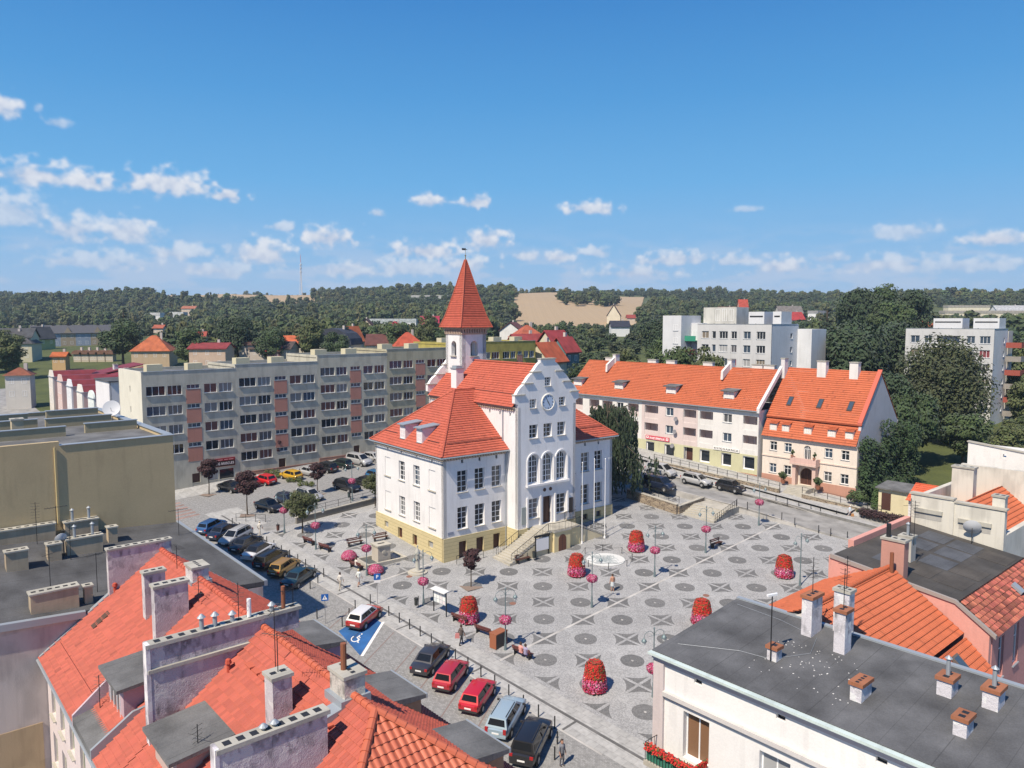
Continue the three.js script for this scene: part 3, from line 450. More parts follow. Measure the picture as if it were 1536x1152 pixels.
  for (const [x, ry] of [[8.55, -Math.PI / 2], [17.25, Math.PI / 2]]) facade(hall, W, ry < 0 ? RC(0, 18.9, 2.5, 16.4) : RC(0, 18.9, 2.5, 16.4), ry < 0 ? [[13.4, 15.3, 0.3, 0.42, { cols: 1, sill: 0, frame: MAT.dark, fr: 0.03, inset: 0.2 }], [15.4, 15.3, 0.3, 0.42, { cols: 1, sill: 0, frame: MAT.dark, fr: 0.03, inset: 0.2 }], [17.3, 15.3, 0.3, 0.42, { cols: 1, sill: 0, frame: MAT.dark, fr: 0.03, inset: 0.2 }]] : [], 0.4, [x, 0, ry < 0 ? -16.8 : 2.1], ry);
  { const c = new MB(); for (const x of [8.55, 17.25]) { const s = x < 10 ? -1 : 1; c.mm(Math.min(x, x + s * 0.3), Math.max(x, x + s * 0.3), 16.25, 16.42, -16.6, 1.6); for (let z = -16.4; z < 1.5; z += 0.36) c.mm(Math.min(x, x + s * 0.2), Math.max(x, x + s * 0.2), 15.95, 16.25, z, z + 0.2); } obj('cornice', c, M(0.42, 0.34, 0.26, { rough: 0.9 }), hall);
    const mb = new MB(); slope(mb, [8.1, 16.42, -16.3], [8.1, 16.42, 1.6], [12.9, 20.95, 1.6], [12.9, 20.95, -16.3], tl); slope(mb, [17.7, 16.42, 1.6], [17.7, 16.42, -16.3], [12.9, 20.95, -16.3], [12.9, 20.95, 1.6], tl); obj('main_roof', mb, red, hall, 'stuff');
    const k = new MB(); k.col = [0.92, 0.9, 0.9]; k.caps([12.9, 20.97, -12.6], [12.9, 20.97, 1.6], 0.12); obj('ridge_tiles', k, red, hall, 'stuff'); obj('snow_guard', new MB().tube([[9.4, 17.75, -9], [9.4, 17.75, 1.3]], 0.035, 4), MAT.dark, hall); }
  // chimney by the tower
  obj('chimney', new MB().mm(9.3, 10.4, 16.5, 20.0, -12.6, -11.4), W, hall); obj('chimney_cap', new MB().mm(9.2, 10.5, 20.0, 20.15, -12.7, -11.3).mm(9.4, 10.3, 20.15, 20.4, -12.5, -11.5), MAT.zinc, hall);
  // clock
  { const cl = obj('clock', new THREE.TorusGeometry(0.92, 0.09, 10, 40), plaster(0.74, 0.72, 0.66), hall); cl.position.set(12.9, 16.74, 2.14); const f = obj('clock_face', new THREE.CircleGeometry(0.88, 36), M(0.45, 0.55, 0.70, { rough: 0.5 }), cl); f.position.z = 0.03;
    const tk = new MB(); for (let k = 0; k < 12; k++) { const a = k * 30 * R, r0 = k % 3 ? 0.68 : 0.6, c = Math.cos(a), s = Math.sin(a), w = 0.045; tk.quad([s * r0 - c * w, c * r0 + s * w, 0.04], [s * r0 + c * w, c * r0 - s * w, 0.04], [s * 0.79 + c * w, c * 0.79 - s * w, 0.04], [s * 0.79 - c * w, c * 0.79 + s * w, 0.04]); } obj('hour_marks', tk, MAT.dark, cl);
    const hand = (a, L, w, z) => { const c = Math.cos(a * R), s = Math.sin(a * R); const h = new MB(); h.quad([-c * w - s * 0.15, s * w - c * 0.15, z], [c * w - s * 0.15, -s * w - c * 0.15, z], [s * L + c * w * 0.5, c * L - s * w * 0.5, z], [s * L - c * w * 0.5, c * L + s * w * 0.5, z]); obj('clock_hand', h, MAT.dark, cl); }; hand(-32, 0.78, 0.05, 0.06); hand(147, 0.5, 0.065, 0.05); }
  // tower
  { const Z0 = -12.6, Z1 = -16.4, X0 = 11.0, X1 = 14.8, bo = [{ x: 1.32, y: 21.5, w: 1.16, h: 1.95, arch: true }];
    for (const [p, ry] of [[[X0, 0, Z0], 0], [[X1, 0, Z0], Math.PI / 2], [[X1, 0, Z1], Math.PI], [[X0, 0, Z1], -Math.PI / 2]]) wall(hall, 'tower_wall', W, RC(0, 3.8, 15.5, 24.6), bo, 0.55, p, ry);
    obj('belfry_floor', new MB().mm(X0 + .3, X1 - .3, 21.2, 21.4, Z1 + .3, Z0 - .3), M(0.22, 0.15, 0.1), hall); for (const q of [[12.32, Z0 + 0.02, 1.16, .2], [X0 - 0.02, -14.5, .2, 1.16]]) obj('belfry_sill', new MB().box(q[0] + (q[2] > 1 ? 0.58 : 0), 21.46, q[1], q[2] + 0.2, 0.1, q[3] + 0.2), MAT.stone, hall);
    obj('bell', new MB().lathe(12.9, -14.5, [[0.5, 21.9], [0.42, 22.1], [0.28, 22.5], [0.2, 22.7], [0, 22.75]], 12), M(0.12, 0.1, 0.06, { rough: 0.4, metal: 0.7 }), hall);
    const c = new MB(); c.mm(X0 - 0.28, X1 + 0.28, 24.95, 25.2, Z1 - 0.28, Z0 + 0.28); for (let k = 0; k < 10; k++) { const t = k * 0.39; for (const z of [Z0, Z1 - 0.2]) c.mm(X0 - 0.02 + t, X0 + 0.2 + t, 24.5, 24.95, z, z + 0.2); for (const x of [X0 - 0.2, X1]) c.mm(x, x + 0.2, 24.5, 24.95, Z1 + t, Z1 + 0.2 + t); } c.mm(X0 - 0.1, X1 + 0.1, 24.3, 24.5, Z1 - 0.1, Z0 + 0.1); obj('tower_cornice', c, M(0.44, 0.33, 0.26, { rough: 0.9 }), hall);
    const P = [[2.5, 25.2], [1.93, 26.7], [1.12, 29.65], [0.58, 31.9], [0.06, 34.0]], cx = 12.9, cz = -14.5, mb = new MB(), hp = new MB(); hp.col = [0.95, 0.92, 0.92];
    for (let i = 0; i < 4; i++) { const [r0, y0] = P[i], [r1, y1] = P[i + 1], q = (r, y, k) => [cx + r * [-1, 1, 1, -1][k], y, cz + r * [1, 1, -1, -1][k]]; for (let k = 0; k < 4; k++) { slope(mb, q(r0, y0, k), q(r0, y0, (k + 1) % 4), q(r1, y1, (k + 1) % 4), q(r1, y1, k), { ...tl, th: 0.3, step: 0.04 }); hp.caps(q(r0, y0, k), q(r1, y1, k), 0.09, 0.3); } }
    obj('spire', mb, tileM(0.40, 0.08, 0.046), hall, 'stuff'); obj('hip_tiles', hp, red, hall, 'stuff');
    obj('finial', new MB().cyl(cx, cz, 33.9, 34.5, 0.07, 0.05, 6).lathe(cx, cz, [[0, 34.4], [0.13, 34.52], [0, 34.66]], 8).cyl(cx, cz, 34.6, 35.5, 0.025, 0.02, 5), M(0.25, 0.2, 0.08, { metal: 0.6, rough: 0.5 }), hall); obj('weather_vane', new MB().mm(cx - 0.55, cx + 0.05, 35.2, 35.45, cz - 0.012, cz + 0.012).mm(cx, cx + 0.3, 35.28, 35.34, cz - 0.01, cz + 0.01), MAT.iron, hall); }
  // entrance podium, stairs both ways, railings
  { const ST = MAT.stone; const pod = obj('podium', new MB().mm(10.6, 15.4, -0.6, 2.45, 2.1, 5.0).mm(11.2, 13.6, -0.6, 2.45, 5.0, 5.3), plaster(0.72, 0.62, 0.36), hall); obj('landing', new MB().mm(10.55, 15.45, 2.45, 2.6, 2.1, 5.1).mm(11.1, 13.7, 2.45, 2.6, 5.1, 5.4), ST, hall);
    const ad = obj('cellar_door', new THREE.ExtrudeGeometry(shapeOf([[0, 0], [1.1, 0], [1.1, 1.3], ...Array.from({ length: 9 }, (_, k) => [0.55 + 0.55 * Math.cos((k + 1) / 10 * Math.PI), 1.3 + 0.55 * Math.sin((k + 1) / 10 * Math.PI)]), [0, 1.3]]), { depth: 0.03, bevelEnabled: false }), MAT.woodBrown, hall); ad.position.set(11.85, 0.25, 5.3); obj('door_seam', new MB().mm(0.535, 0.565, 0, 1.8, 0.03, 0.036), MAT.dark, ad);
    const nb = obj('notice_board', new MB().mm(8.7, 10.5, 0.75, 2.15, 5.08, 5.16), MAT.pvc, hall); obj('board_posts', new MB().mm(8.6, 8.7, 0, 2.5, 5.05, 5.15).mm(10.5, 10.6, 0, 2.5, 5.05, 5.15).mm(8.5, 10.7, 2.3, 2.5, 5.0, 5.2), MAT.iron, nb);
    for (let k = 0; k < 15; k++) { const y = 2.45 - k * 0.162, x1 = 10.55 - k * 0.37; obj('step', new MB().mm(x1 - 0.4, x1, y - 0.16 - (k > 12 ? 0.3 : 1.2 * 0), y - 0.005, 2.15, 5.0 + (k > 12 ? 0.25 : 0)), ST, hall); } obj('stair_side', new MB().hexa([[5.2, -0.6, 5.0], [10.6, -0.6, 5.0], [10.6, -0.6, 2.15], [5.2, -0.6, 2.15]], [[5.2, -0.05, 4.98], [10.6, 2.28, 4.98], [10.6, 2.28, 2.2], [5.2, -0.05, 2.2]]), plaster(0.7, 0.62, 0.42), hall);
    for (let k = 0; k < 12; k++) { const y = 2.45 - k * 0.16, x0 = 15.45 + k * 0.36; obj('step', new MB().mm(x0, x0 + 0.39, y - 0.16, y - 0.005, 2.2, 4.9), ST, hall); } obj('stair_side', new MB().hexa([[15.4, -0.4, 4.9], [19.8, -0.2, 4.9], [19.8, -0.2, 2.2], [15.4, -0.4, 2.2]], [[15.4, 2.28, 4.88], [19.8, 0.5, 4.88], [19.8, 0.5, 2.25], [15.4, 2.28, 2.25]]), plaster(0.7, 0.62, 0.42), hall);
    const r = new MB(), rail = (p, q, n) => { r.tube([[p[0], p[1] + 0.95, p[2]], [q[0], q[1] + 0.95, q[2]]], 0.03, 5); r.tube([[p[0], p[1] + 0.15, p[2]], [q[0], q[1] + 0.15, q[2]]], 0.02, 4); for (let i = 0; i <= n; i++) { const t = i / n, x = lerp(p[0], q[0], t), y = lerp(p[1], q[1], t), z = lerp(p[2], q[2], t); r.tube([[x, y, z], [x, y + 0.95, z]], i % 4 ? 0.014 : 0.028, 4); } };
    rail([5.4, 0.1, 4.95], [10.6, 2.6, 4.95], 24); rail([10.6, 2.6, 5.05], [11.1, 2.6, 5.35], 3); rail([11.1, 2.6, 5.35], [13.7, 2.6, 5.35], 12); rail([13.7, 2.6, 5.35], [15.4, 2.6, 5.05], 8); rail([15.4, 2.6, 4.85], [19.8, 0.7, 4.85], 20); rail([5.4, 0.1, 2.3], [8.5, 1.6, 2.3], 12); rail([15.4, 2.6, 2.3], [17.2, 2.6, 2.3], 8); obj('railing', r, MAT.iron, hall);
    const br = new MB(), bz = 1.6; br.tube([[0.6, 0.05, bz], [0.6, 0.95, bz]], 0.03, 5).tube([[4.1, 0.05, bz], [4.1, 0.95, bz]], 0.03, 5).tube([[0.6, 0.95, bz], [4.1, 0.95, bz]], 0.03, 5).tube([[0.6, 0.5, bz], [4.1, 0.5, bz]], 0.02, 5); obj('railing', br, MAT.iron, hall);
    const sg = obj('street_sign', new MB().mm(0.5, 1.25, 2.85, 3.15, 0.01, 0.04), M(0.25, 0.28, 0.36), hall); }
  // three flagpoles stand beside the right-hand stairs
  const fp = new MB().cyl(0, 0, 0, 9.4, 0.055, 0.035, 8).lathe(0, 0, [[0, 9.35], [0.08, 9.45], [0, 9.55]], 8).cyl(0, 0, 0, 0.25, 0.14, 0.12, 8).geo();
  for (const [x, z, w] of [[8.08, -84.66, 'beside the podium wall'], [9.64, -86.31, 'between the other two'], [10.91, -86.3, 'farthest from the podium']]) tag(obj('flagpole', fp, MAT.pvc), 'slim white flagpole in front of town hall wing, ' + w, 'flagpole', 'three flagpoles in front of the town hall').position.set(x, gy(x, z), z);
}
// ---------- helpers for buildings measured in a turned frame ----------
function frameThing(name, label, cat, ry, group) { const o = thing(name, label, cat, [0, 0, 0], ry, group); return o; }
function recentre(o, x, y, z) { for (const c of o.children) { c.position.x -= x; c.position.y -= y; c.position.z -= z; } const v = new THREE.Vector3(x, y, z).applyAxisAngle(new THREE.Vector3(0, 1, 0), o.rotation.y); o.position.add(v); return o; }
const ROW = -49 * R;
const rowW = (x, y, z) => { const v = new THREE.Vector3(x, y, z).applyAxisAngle(new THREE.Vector3(0, 1, 0), ROW); return [v.x, v.y, v.z]; };
// chimney stack as a part: body, crown slab with flat near-black squares painted for the dark inside the flues
function stack(parent, x0, x1, y0, y1, z0, z1, m, { crown = 0.14, flues = 2, crownMat = MAT.concrete, name = 'chimney', pots = 0, brickTop = false } = {}) {
  const b = obj(name, new MB().mm(x0, x1, y0, y1, z0, z1), m, parent), o = 0.07; if (crown) obj('chimney_crown', new MB().mm(x0 - o, x1 + o, y1, y1 + crown, z0 - o, z1 + o), brickTop ? MAT.brick : crownMat, b);
  const lx = x1 - x0, lz = z1 - z0, al = lx > lz; for (let k = 0; k < flues; k++) { const t = (k + 0.5) / flues, cx = al ? x0 + lx * t : (x0 + x1) / 2, cz = al ? (z0 + z1) / 2 : z0 + lz * t, s = Math.min(0.13, Math.min(lx, lz) * 0.3, Math.max(lx, lz) / flues * 0.3); obj('flue_shade_square', new MB().mm(cx - s, cx + s, y1 + crown - 0.02, y1 + crown + 0.006, cz - s, cz + s), MAT.dark, b); }
  for (let k = 0; k < pots; k++) { const t = (k + 0.5) / pots, cx = al ? x0 + lx * t : (x0 + x1) / 2, cz = al ? (z0 + z1) / 2 : z0 + lz * t; obj('flue_pipe', new MB().cyl(cx, cz, y1 + crown, y1 + crown + 0.7, 0.09, 0.09, 8).lathe(cx, cz, [[0.16, y1 + crown + 0.75], [0, y1 + crown + 0.9]], 8), MAT.zinc, b); }
  return b;
}
function antenna(label, p, h, kind = 0) { // mast with a rake of cross rods
  const o = thing('roof_antenna', label, 'antenna', p, (p[0] * 7.7 % 3)), mb = new MB(); mb.tube([[0, 0, 0], [0, h, 0]], 0.02, 5); obj('mast', mb, MAT.iron, o);
  const r = new MB(); if (kind === 0) { for (let k = 0; k < 6; k++) { const y = h - 0.1 - k * 0.2; r.tube([[-0.28 + k * 0.01, y, 0], [0.28, y, 0]], 0.009, 4); } r.tube([[0, h - 0.5, -0.5], [0, h - 0.5, 0.5]], 0.012, 4); } else { r.tube([[-0.7, h - 0.1, 0], [0.7, h - 0.1, 0]], 0.014, 4); for (let k = 0; k < 8; k++) { const x = -0.65 + k * 0.18, l = 0.18 + k * 0.025; r.tube([[x, h - 0.1, -l], [x, h - 0.1, l]], 0.008, 4); } } obj('antenna_rods', r, MAT.iron, o); return o;
}
function dish(label, p, turn, r = 0.45) { const o = thing('satellite_dish', label, 'satellite dish', p, turn); obj('dish_stand', new MB().tube([[0, 0, 0], [0, 1.0, 0], [0, 1.15, 0.2]], 0.03, 5), MAT.iron, o); const d = obj('reflector', new MB().lathe(0, 0, [[0, 0], [r * 0.4, 0.03], [r * 0.75, 0.1], [r, 0.18], [r * 0.98, 0.2], [0, 0.03]], 18).geo(0.8), M(0.5, 0.52, 0.55, { rough: 0.5 }), o); d.position.set(0, 1.15, 0.22); d.rotation.x = 1.15; obj('feed_arm', new MB().tube([[0, 0, 0.3], [0, 0.5, 0.05]], 0.015, 4), MAT.iron, d); return o; }

// ---------- five-storey apartment row behind the parking lot ----------
{
  const o = frameThing('apartment_row', 'long five-storey apartment row with pink stair bays beside the parking lot', 'apartment block', 42 * R);
  // local frame: origin at the left front corner
  const secs = [[0, 13.2, 18.9, [0.48, 0.465, 0.415]], [13.2, 26.75, 19.45, [0.48, 0.465, 0.415]], [26.75, 40.0, 20.45, [0.50, 0.48, 0.41]], [40.0, 53.4, 21.1, [0.43, 0.40, 0.30]], [53.4, 66.6, 22.0, [0.42, 0.36, 0.10]], [66.6, 76, 22.0, [0.42, 0.36, 0.10]]];
  const pink = plaster(0.46, 0.22, 0.17), plinth = plaster(0.42, 0.22, 0.16), r = rngOf(91), gl = [MAT.glass, MAT.glassB, M(0.2, 0.205, 0.21, { rough: 0.2 }), MAT.glass, M(0.1, 0.1, 0.11, { rough: 0.15 }), M(0.12, 0.05, 0.05, { rough: 0.3 })];
  secs.forEach(([x0, x1, top, c], si) => {
    const wm = dirty(...c), L = x1 - x0, g0 = 1.47 + (x0 / 40) * 1.7, wins = [], st = [6.0 * L / 13.3, 8.1 * L / 13.3];
    for (let f = 0; f < 5; f++) { const y = top - 3.42 - f * 2.84; if (y < g0 + 0.9) continue; if (si === 0 && f === 4) continue;
      for (const [a, b, n] of [[0.55, 3.15, 3], [3.45, 5.45, 3], [8.6, 10.5, 2], [10.8, 12.8, 3]]) wins.push([a * L / 13.3, y, (b - a) * L / 13.3, 1.38, { cols: n, rows: 1, glass: gl[Math.floor(r() * 6)], sill: 0.22, inset: 0.12, fr: 0.06 }]);
      wins.push([st[0] + 0.12, y + 0.75, st[1] - st[0] - 0.24, 0.62, { cols: 3, rows: 1, sill: 0.1, inset: 0.12, fr: 0.05, glass: MAT.glassB }]); }
    if (si === 0) wins.push([8.7, g0 + 0.2, 1.5, 2.3, { cols: 1, rows: 1, glass: MAT.curtain, sill: 0, inset: 0.2 }], [10.4, g0 + 0.5, 2.3, 1.9, { cols: 1, rows: 1, glass: MAT.glass, sill: 0.1, inset: 0.2 }]);
    wins.push([st[0] + 0.45, g0 + 0.15, 1.15, 2.1, { cols: 1, rows: 1, glass: MAT.woodDark, frame: MAT.woodBrown, sill: 0, inset: 0.25, name: 'entrance_door' }]);
    facade(o, wm, RC(0, L - 0.01, g0 - 1.5, top), wins, 0.3, [x0, 0, 0]);
    for (let f = 0; f < 4; f++) { const y = top - 3.42 - f * 2.84 + 0.75; obj('stair_panel', new MB().mm(x0 + st[0], x0 + st[1], y - 2.16, y - 0.1, 0, 0.03), pink, o); }
    obj('base_band', new MB().mm(x0, x1 - 0.02, g0 - 1.4, g0 + 0.85, 0, 0.06).mm(x0, x1 - 0.02, g0 + 0.85, g0 + 0.9, 0, 0.09), si === 0 ? wm : plinth, o).position.z = si === 0 ? -0.1 : 0;
    // cellar vents, roof, parapet, roof boxes
    for (const vx of [2, 4.6, 11.2]) if (si) obj('cellar_vent', new MB().mm(x0 + vx, x0 + vx + 0.6, g0 + 0.1, g0 + 0.45, 0.055, 0.065), MAT.dark, o);
    obj('roof', new MB().mm(x0, x1 - 0.01, top - 0.5, top - 0.35, -11, -0.31), MAT.feltMid, o); obj('back_wall', new MB().mm(x0, x1 - 0.01, g0 - 1, top, -11.3, -11), wm, o);
    if (si) obj('end_wall', new MB().mm(x0, x0 + 0.28, top - 3, top + 0.01, -11, -0.31), wm, o); if (si === 5) obj('end_wall', new MB().mm(x1 - 0.3, x1 - 0.01, 1, top, -11, -0.31), wm, o);
    obj('parapet_cap', new MB().mm(x0 - 0.02, x1 - 0.02, top, top + 0.05, -0.36, 0.06), MAT.zinc, o);
    for (let k = 0; k < 2; k++) obj('roof_box', new MB().mm(x0 + 2.2 + k * 5.8, x0 + 4.4 + k * 5.8, top - 0.36, top + 0.75, -6.6, -5.0), plaster(0.62, 0.57, 0.4), o);
  });
  // white end wall with two slits
  facade(o, plaster(0.68, 0.66, 0.57), RC(0, 11, 0, 18.95), [[5.3, 15.8, 0.35, 0.9, { cols: 1, sill: 0, inset: 0.2, fr: 0.04 }], [5.3, 12.8, 0.35, 0.9, { cols: 1, sill: 0, inset: 0.2, fr: 0.04 }]], 0.3, [-0.01, 0, -11.02], -Math.PI / 2, 'end_wall');
  // fitness shop sign on the first section
  const sg = obj('shop_sign', new MB().mm(8.55, 12.75, 4.25, 5.5, 0.02, 0.14), M(0.32, 0.02, 0.03, { rough: 0.5 }), o);
  { const cv = document.createElement('canvas'); cv.width = 512; cv.height = 128; const c = cv.getContext('2d'); c.fillStyle = '#1c1416'; c.fillRect(0, 0, 512, 128); c.fillStyle = '#7d0f1a'; c.fillRect(0, 0, 512, 40); c.fillStyle = '#e8dede'; c.font = 'bold 58px sans-serif'; c.textAlign = 'center'; c.fillText('STRONG MUSCLES', 256, 104, 480); c.fillStyle = '#d99a9a'; for (const [a, b] of [[30, 70], [110, 60], [190, 90], [310, 70], [395, 90]]) c.fillRect(a, 14, b, 12); const t = new THREE.CanvasTexture(cv); t.colorSpace = THREE.SRGBColorSpace; const m = new THREE.MeshStandardMaterial({ map: t, roughness: 0.5 }); const p = obj('sign_panel', new THREE.PlaneGeometry(4.1, 1.15), m, sg); p.position.set(10.65, 4.87, 0.15); }
  o.position.set(-51.6, 0, -103.8);
  // back block seen over its roof
  const b = frameThing('flat_block', 'low white block with flat dark roof behind the apartment row', 'building', 42 * R); const bw = plaster(0.72, 0.72, 0.74), wn = []; for (let k = 0; k < 12; k++) wn.push([2.2 + k * 2.6, 13.2, k % 3 ? 0.7 : 1.7, 1.3, { cols: k % 3 ? 1 : 2, sill: 0.1 }]); facade(b, bw, RC(0, 34, 4, 15.9), wn, 0.3, [2, 0, -25]); wall(b, 'end_wall', bw, RC(0, 9, 4, 16.0), [], 0.3, [2, 0, -34], -Math.PI / 2); obj('roof', new MB().mm(1.8, 36.2, 15.9, 16.1, -34.2, -24.7), MAT.feltDark, b); obj('back_wall', new MB().mm(2, 36, 4, 15.9, -34, -33.7), bw, b); b.position.set(-51.6, 0, -103.8);
  recentre(o, 0, 1.4, 0); recentre(b, 2, 5, -25);
}
// ---------- tall olive-walled building and the felt-roofed house in front of it ----------
{
  const o = frameThing('olive_building', 'tall building with blank olive wall and flat dark roof beside felt-roofed house', 'building', ROW), ol = plaster(0.52, 0.41, 0.24);
  wall(o, 'end_wall', ol, [[-26, -4], [0, -4], [0, 17.0], [-13.1, 17.35], [-13.1, 17.62], [-26, 17.62]].map(p => [-p[0], p[1]]), [], 0.4, [-60.68, 0, -17.87], Math.PI / 2 + Math.PI).rotation.y = -Math.PI / 2;
  // (outside looks towards +x)
  const w = o.children[0]; w.geometry.dispose(); w.geometry = (() => { const m = new MB(); m.mm(-61.1, -60.68, -4, 17.2, -17.87, 4).mm(-61.1, -60.68, 17.2, 17.5, -10.2, 4); return m.geo(); })(); w.position.set(0, 0, 0); w.rotation.y = 0;
  obj('street_wall', new MB().mm(-84, -61.1, -4, 17.2, -17.87, -17.5), ol, o); obj('back_wall', new MB().mm(-84.3, -84, -4, 17.2, -17.87, 4), ol, o);
  obj('roof', new MB().mm(-84, -61.1, 16.75, 16.9, -17.5, 4), MAT.feltMid, o);
  for (const [x0, x1, z0, z1] of [[-61.2, -60.6, -17.95, 4], [-84.3, -61.2, -17.97, -17.4], [-84.35, -83.9, -17.4, 4]]) obj('parapet_cap', new MB().mm(x0, x1, x0 > -61.3 ? 17.2 : 17.2, x0 > -61.3 ? 17.24 : 17.26, z0, x0 > -61.3 ? -10.2 : z1), MAT.zinc, o);
  for (const [x, z0, z1] of [[-80.5, -16.9, -12.6], [-68.6, -17.3, -13.4], [-67.9, -11.9, -5.5], [-74, -16.6, -11.5], [-74.5, -11, -5], [-79.5, -11, -4]]) { const a = obj('roof_upstand', new MB().mm(x - 0.18, x + 0.18, 16.9, 17.65, z0, z1), plaster(0.40, 0.34, 0.22), o); obj('upstand_cap', new MB().mm(x - 0.24, x + 0.24, 17.65, 17.71, z0 - 0.05, z1 + 0.05), MAT.zinc, a); }
  stack(o, -72.3, -71.5, 16.9, 18.0, -9.6, -8.8, plaster(0.5, 0.43, 0.3), { flues: 1 }); obj('drain_pipe', new MB().tube([[-60.6, 17.1, -9.9], [-60.6, 11.6, -9.9]], 0.06, 6), M(0.5, 0.4, 0.2), o);
  recentre(o, -60.7, -2, -17.8);
  dish('large grey satellite dish on the olive building roof edge', rowW(-75.2, 16.9, -17.0), 0.3, 0.75);
  const f = frameThing('felt_roof_house', 'house with sloping dark felt roof and many low chimneys between red roof and olive wall', 'house', ROW);
  const fy = (x, z) => 8.4 + (-50.4 - x) * 0.24 + (z + 10) * 0.07, q = (x, z, d = 0) => [x, fy(x, z) + d, z], xs0 = -60.66, xs1 = -50.42;
  obj('roof', new MB().hexa([q(xs0, 3, -0.3), q(xs1, 3, -0.3), q(xs1, -20.6, -0.3), q(xs0, -17.9, -0.3)], [q(xs0, 3), q(xs1, 3), q(xs1, -20.6), q(xs0, -17.9)]), MAT.feltDark, f);
  { const e = new MB(); e.hexa([q(xs0, -17.9, -0.34), q(xs1, -20.6, -0.34), q(xs1, -20.85, -0.34), q(xs0, -18.15, -0.34)], [q(xs0, -17.9, 0.05), q(xs1, -20.6, 0.05), q(xs1, -20.85, 0.05), q(xs0, -18.15, 0.05)]); obj('roof_edge', e, MAT.zinc, f); obj('gable_edge', new MB().hexa([q(xs1, 3, -0.34), q(xs1 + 0.22, 3, -0.34), q(xs1 + 0.22, -9.4, -0.34), q(xs1, -9.4, -0.34)], [q(xs1, 3, 0.06), q(xs1 + 0.22, 3, 0.06), q(xs1 + 0.22, -9.4, 0.06), q(xs1, -9.4, 0.06)]), MAT.zinc, f); }
  obj('gable_wall', new MB().hexa([[-50.8, -4, 3], [-50.42, -4, 3], [-50.42, -4, -20.5], [-50.8, -4, -20.5]], [[-50.8, 8.9, 3], [-50.42, 8.9, 3], [-50.42, 7.3, -20.5], [-50.8, 7.3, -20.5]]), dirty(0.50, 0.44, 0.44), f); obj('street_wall', new MB().mm(-60.6, -50.8, -4, 7.2, -20.4, -17.9), plaster(0.5, 0.47, 0.42), f); obj('wall_band', new MB().mm(-50.41, -50.36, -4, 2.3, -6.9, 3), dirty(0.4, 0.3, 0.2), f);
  const cm = dirty(0.44, 0.36, 0.27), ck = (x0, x1, z0, z1, h, n, o2 = {}) => stack(f, x0, x1, fy((x0 + x1) / 2, (z0 + z1) / 2) - 0.4, fy((x0 + x1) / 2, (z0 + z1) / 2) + h, z0, z1, cm, { flues: n, crown: 0.1, ...o2 });
  ck(-56.9, -56.2, -7.4, -6.2, 1.15, 3); ck(-51.7, -50.9, -9.2, -6.7, 1.1, 6); ck(-51.6, -51.1, -10.0, -9.55, 1.0, 1); ck(-57.6, -56.9, -9.4, -8.6, 1.0, 2); ck(-58.1, -57.4, -12.0, -9.8, 1.0, 5, { pots: 2 }); ck(-59.1, -58.5, -13.2, -12.6, 1.0, 1); ck(-60.5, -59.9, -9.6, -5.8, 0.9, 8); ck(-60.6, -60.0, -12.3, -10.2, 1.0, 4, { pots: 2 });
  obj('roof_hatch', new MB().mm(-53.6, -52.8, fy(-53.2, -3.9), fy(-53.2, -3.9) + 0.2, -4.4, -3.4), MAT.zinc, f);
  recentre(f, -50.4, -2.5, -19);
  const lab = ['tall rake antenna by the widest chimney on the felt roof', 'thin antenna beside the small chimney on the felt roof', 'short antenna on the felt roof against the olive wall', 'antenna rising behind the pipe chimney on the felt roof', 'leaning antenna near the dish on the felt roof', 'twin-rod antenna at the street edge of the felt roof'];
  [[-52.6, -8.0, 3.2], [-52.3, -10.5, 2.6], [-59.5, -8.4, 3.0], [-58.2, -9.4, 3.2], [-56.8, -9.9, 2.6], [-58.5, -17.4, 2.1]].forEach(([x, z, h], i) => antenna(lab[i], rowW(x, fy(x, z) - 0.05, z), h, i % 2));
  dish('small satellite dish beside a squat chimney on the felt roof', rowW(-57.3, fy(-57.3, -9.6), -9.6), -2.2, 0.4);
}
// ---------- red-tiled row houses in the foreground ----------
const redRow = tileM(0.40, 0.092, 0.060), rowT = { tw: 0.21, th: 0.37, seg: 2, amp: 0.06, step: 0.08, vary: 0.13, rnd: rngOf(41) };
const RY = 11.4, EY = 6.2, RZ = -13.8, NZ = -6.9, FZ = -20.75, kS = (RY - EY) / 6.9;
const nearY = z => RY - kS * (z - RZ), farY = z => RY + kS * (z - RZ);
const sootW = soot(0.55, 0.535, 0.54), sootL = soot(0.6, 0.59, 0.58);
function farDormer(h, x0, x1, tint) { const d = obj('dormer', new MB().mm(x0 + 0.12, x1 - 0.12, 6.6, 8.7, -18.65, -16.4), plaster(...tint), h); obj('dormer_roof', new MB().hexa([[x0, 8.7, -16.6], [x1, 8.7, -16.6], [x1, 8.62, -18.85], [x0, 8.62, -18.85]], [[x0, 9.12, -16.6], [x1, 9.12, -16.6], [x1, 8.8, -18.85], [x0, 8.8, -18.85]]), MAT.feltMid, d); obj('dormer_flashing', new MB().mm(x0 - 0.02, x1 + 0.02, 8.62, 8.82, -18.93, -18.85), MAT.zinc, d); win(d, x1 - 0.5, 7.2, -18.65, Math.PI, 1.6, 1.2, { cols: 2, inset: -0.02 }); }
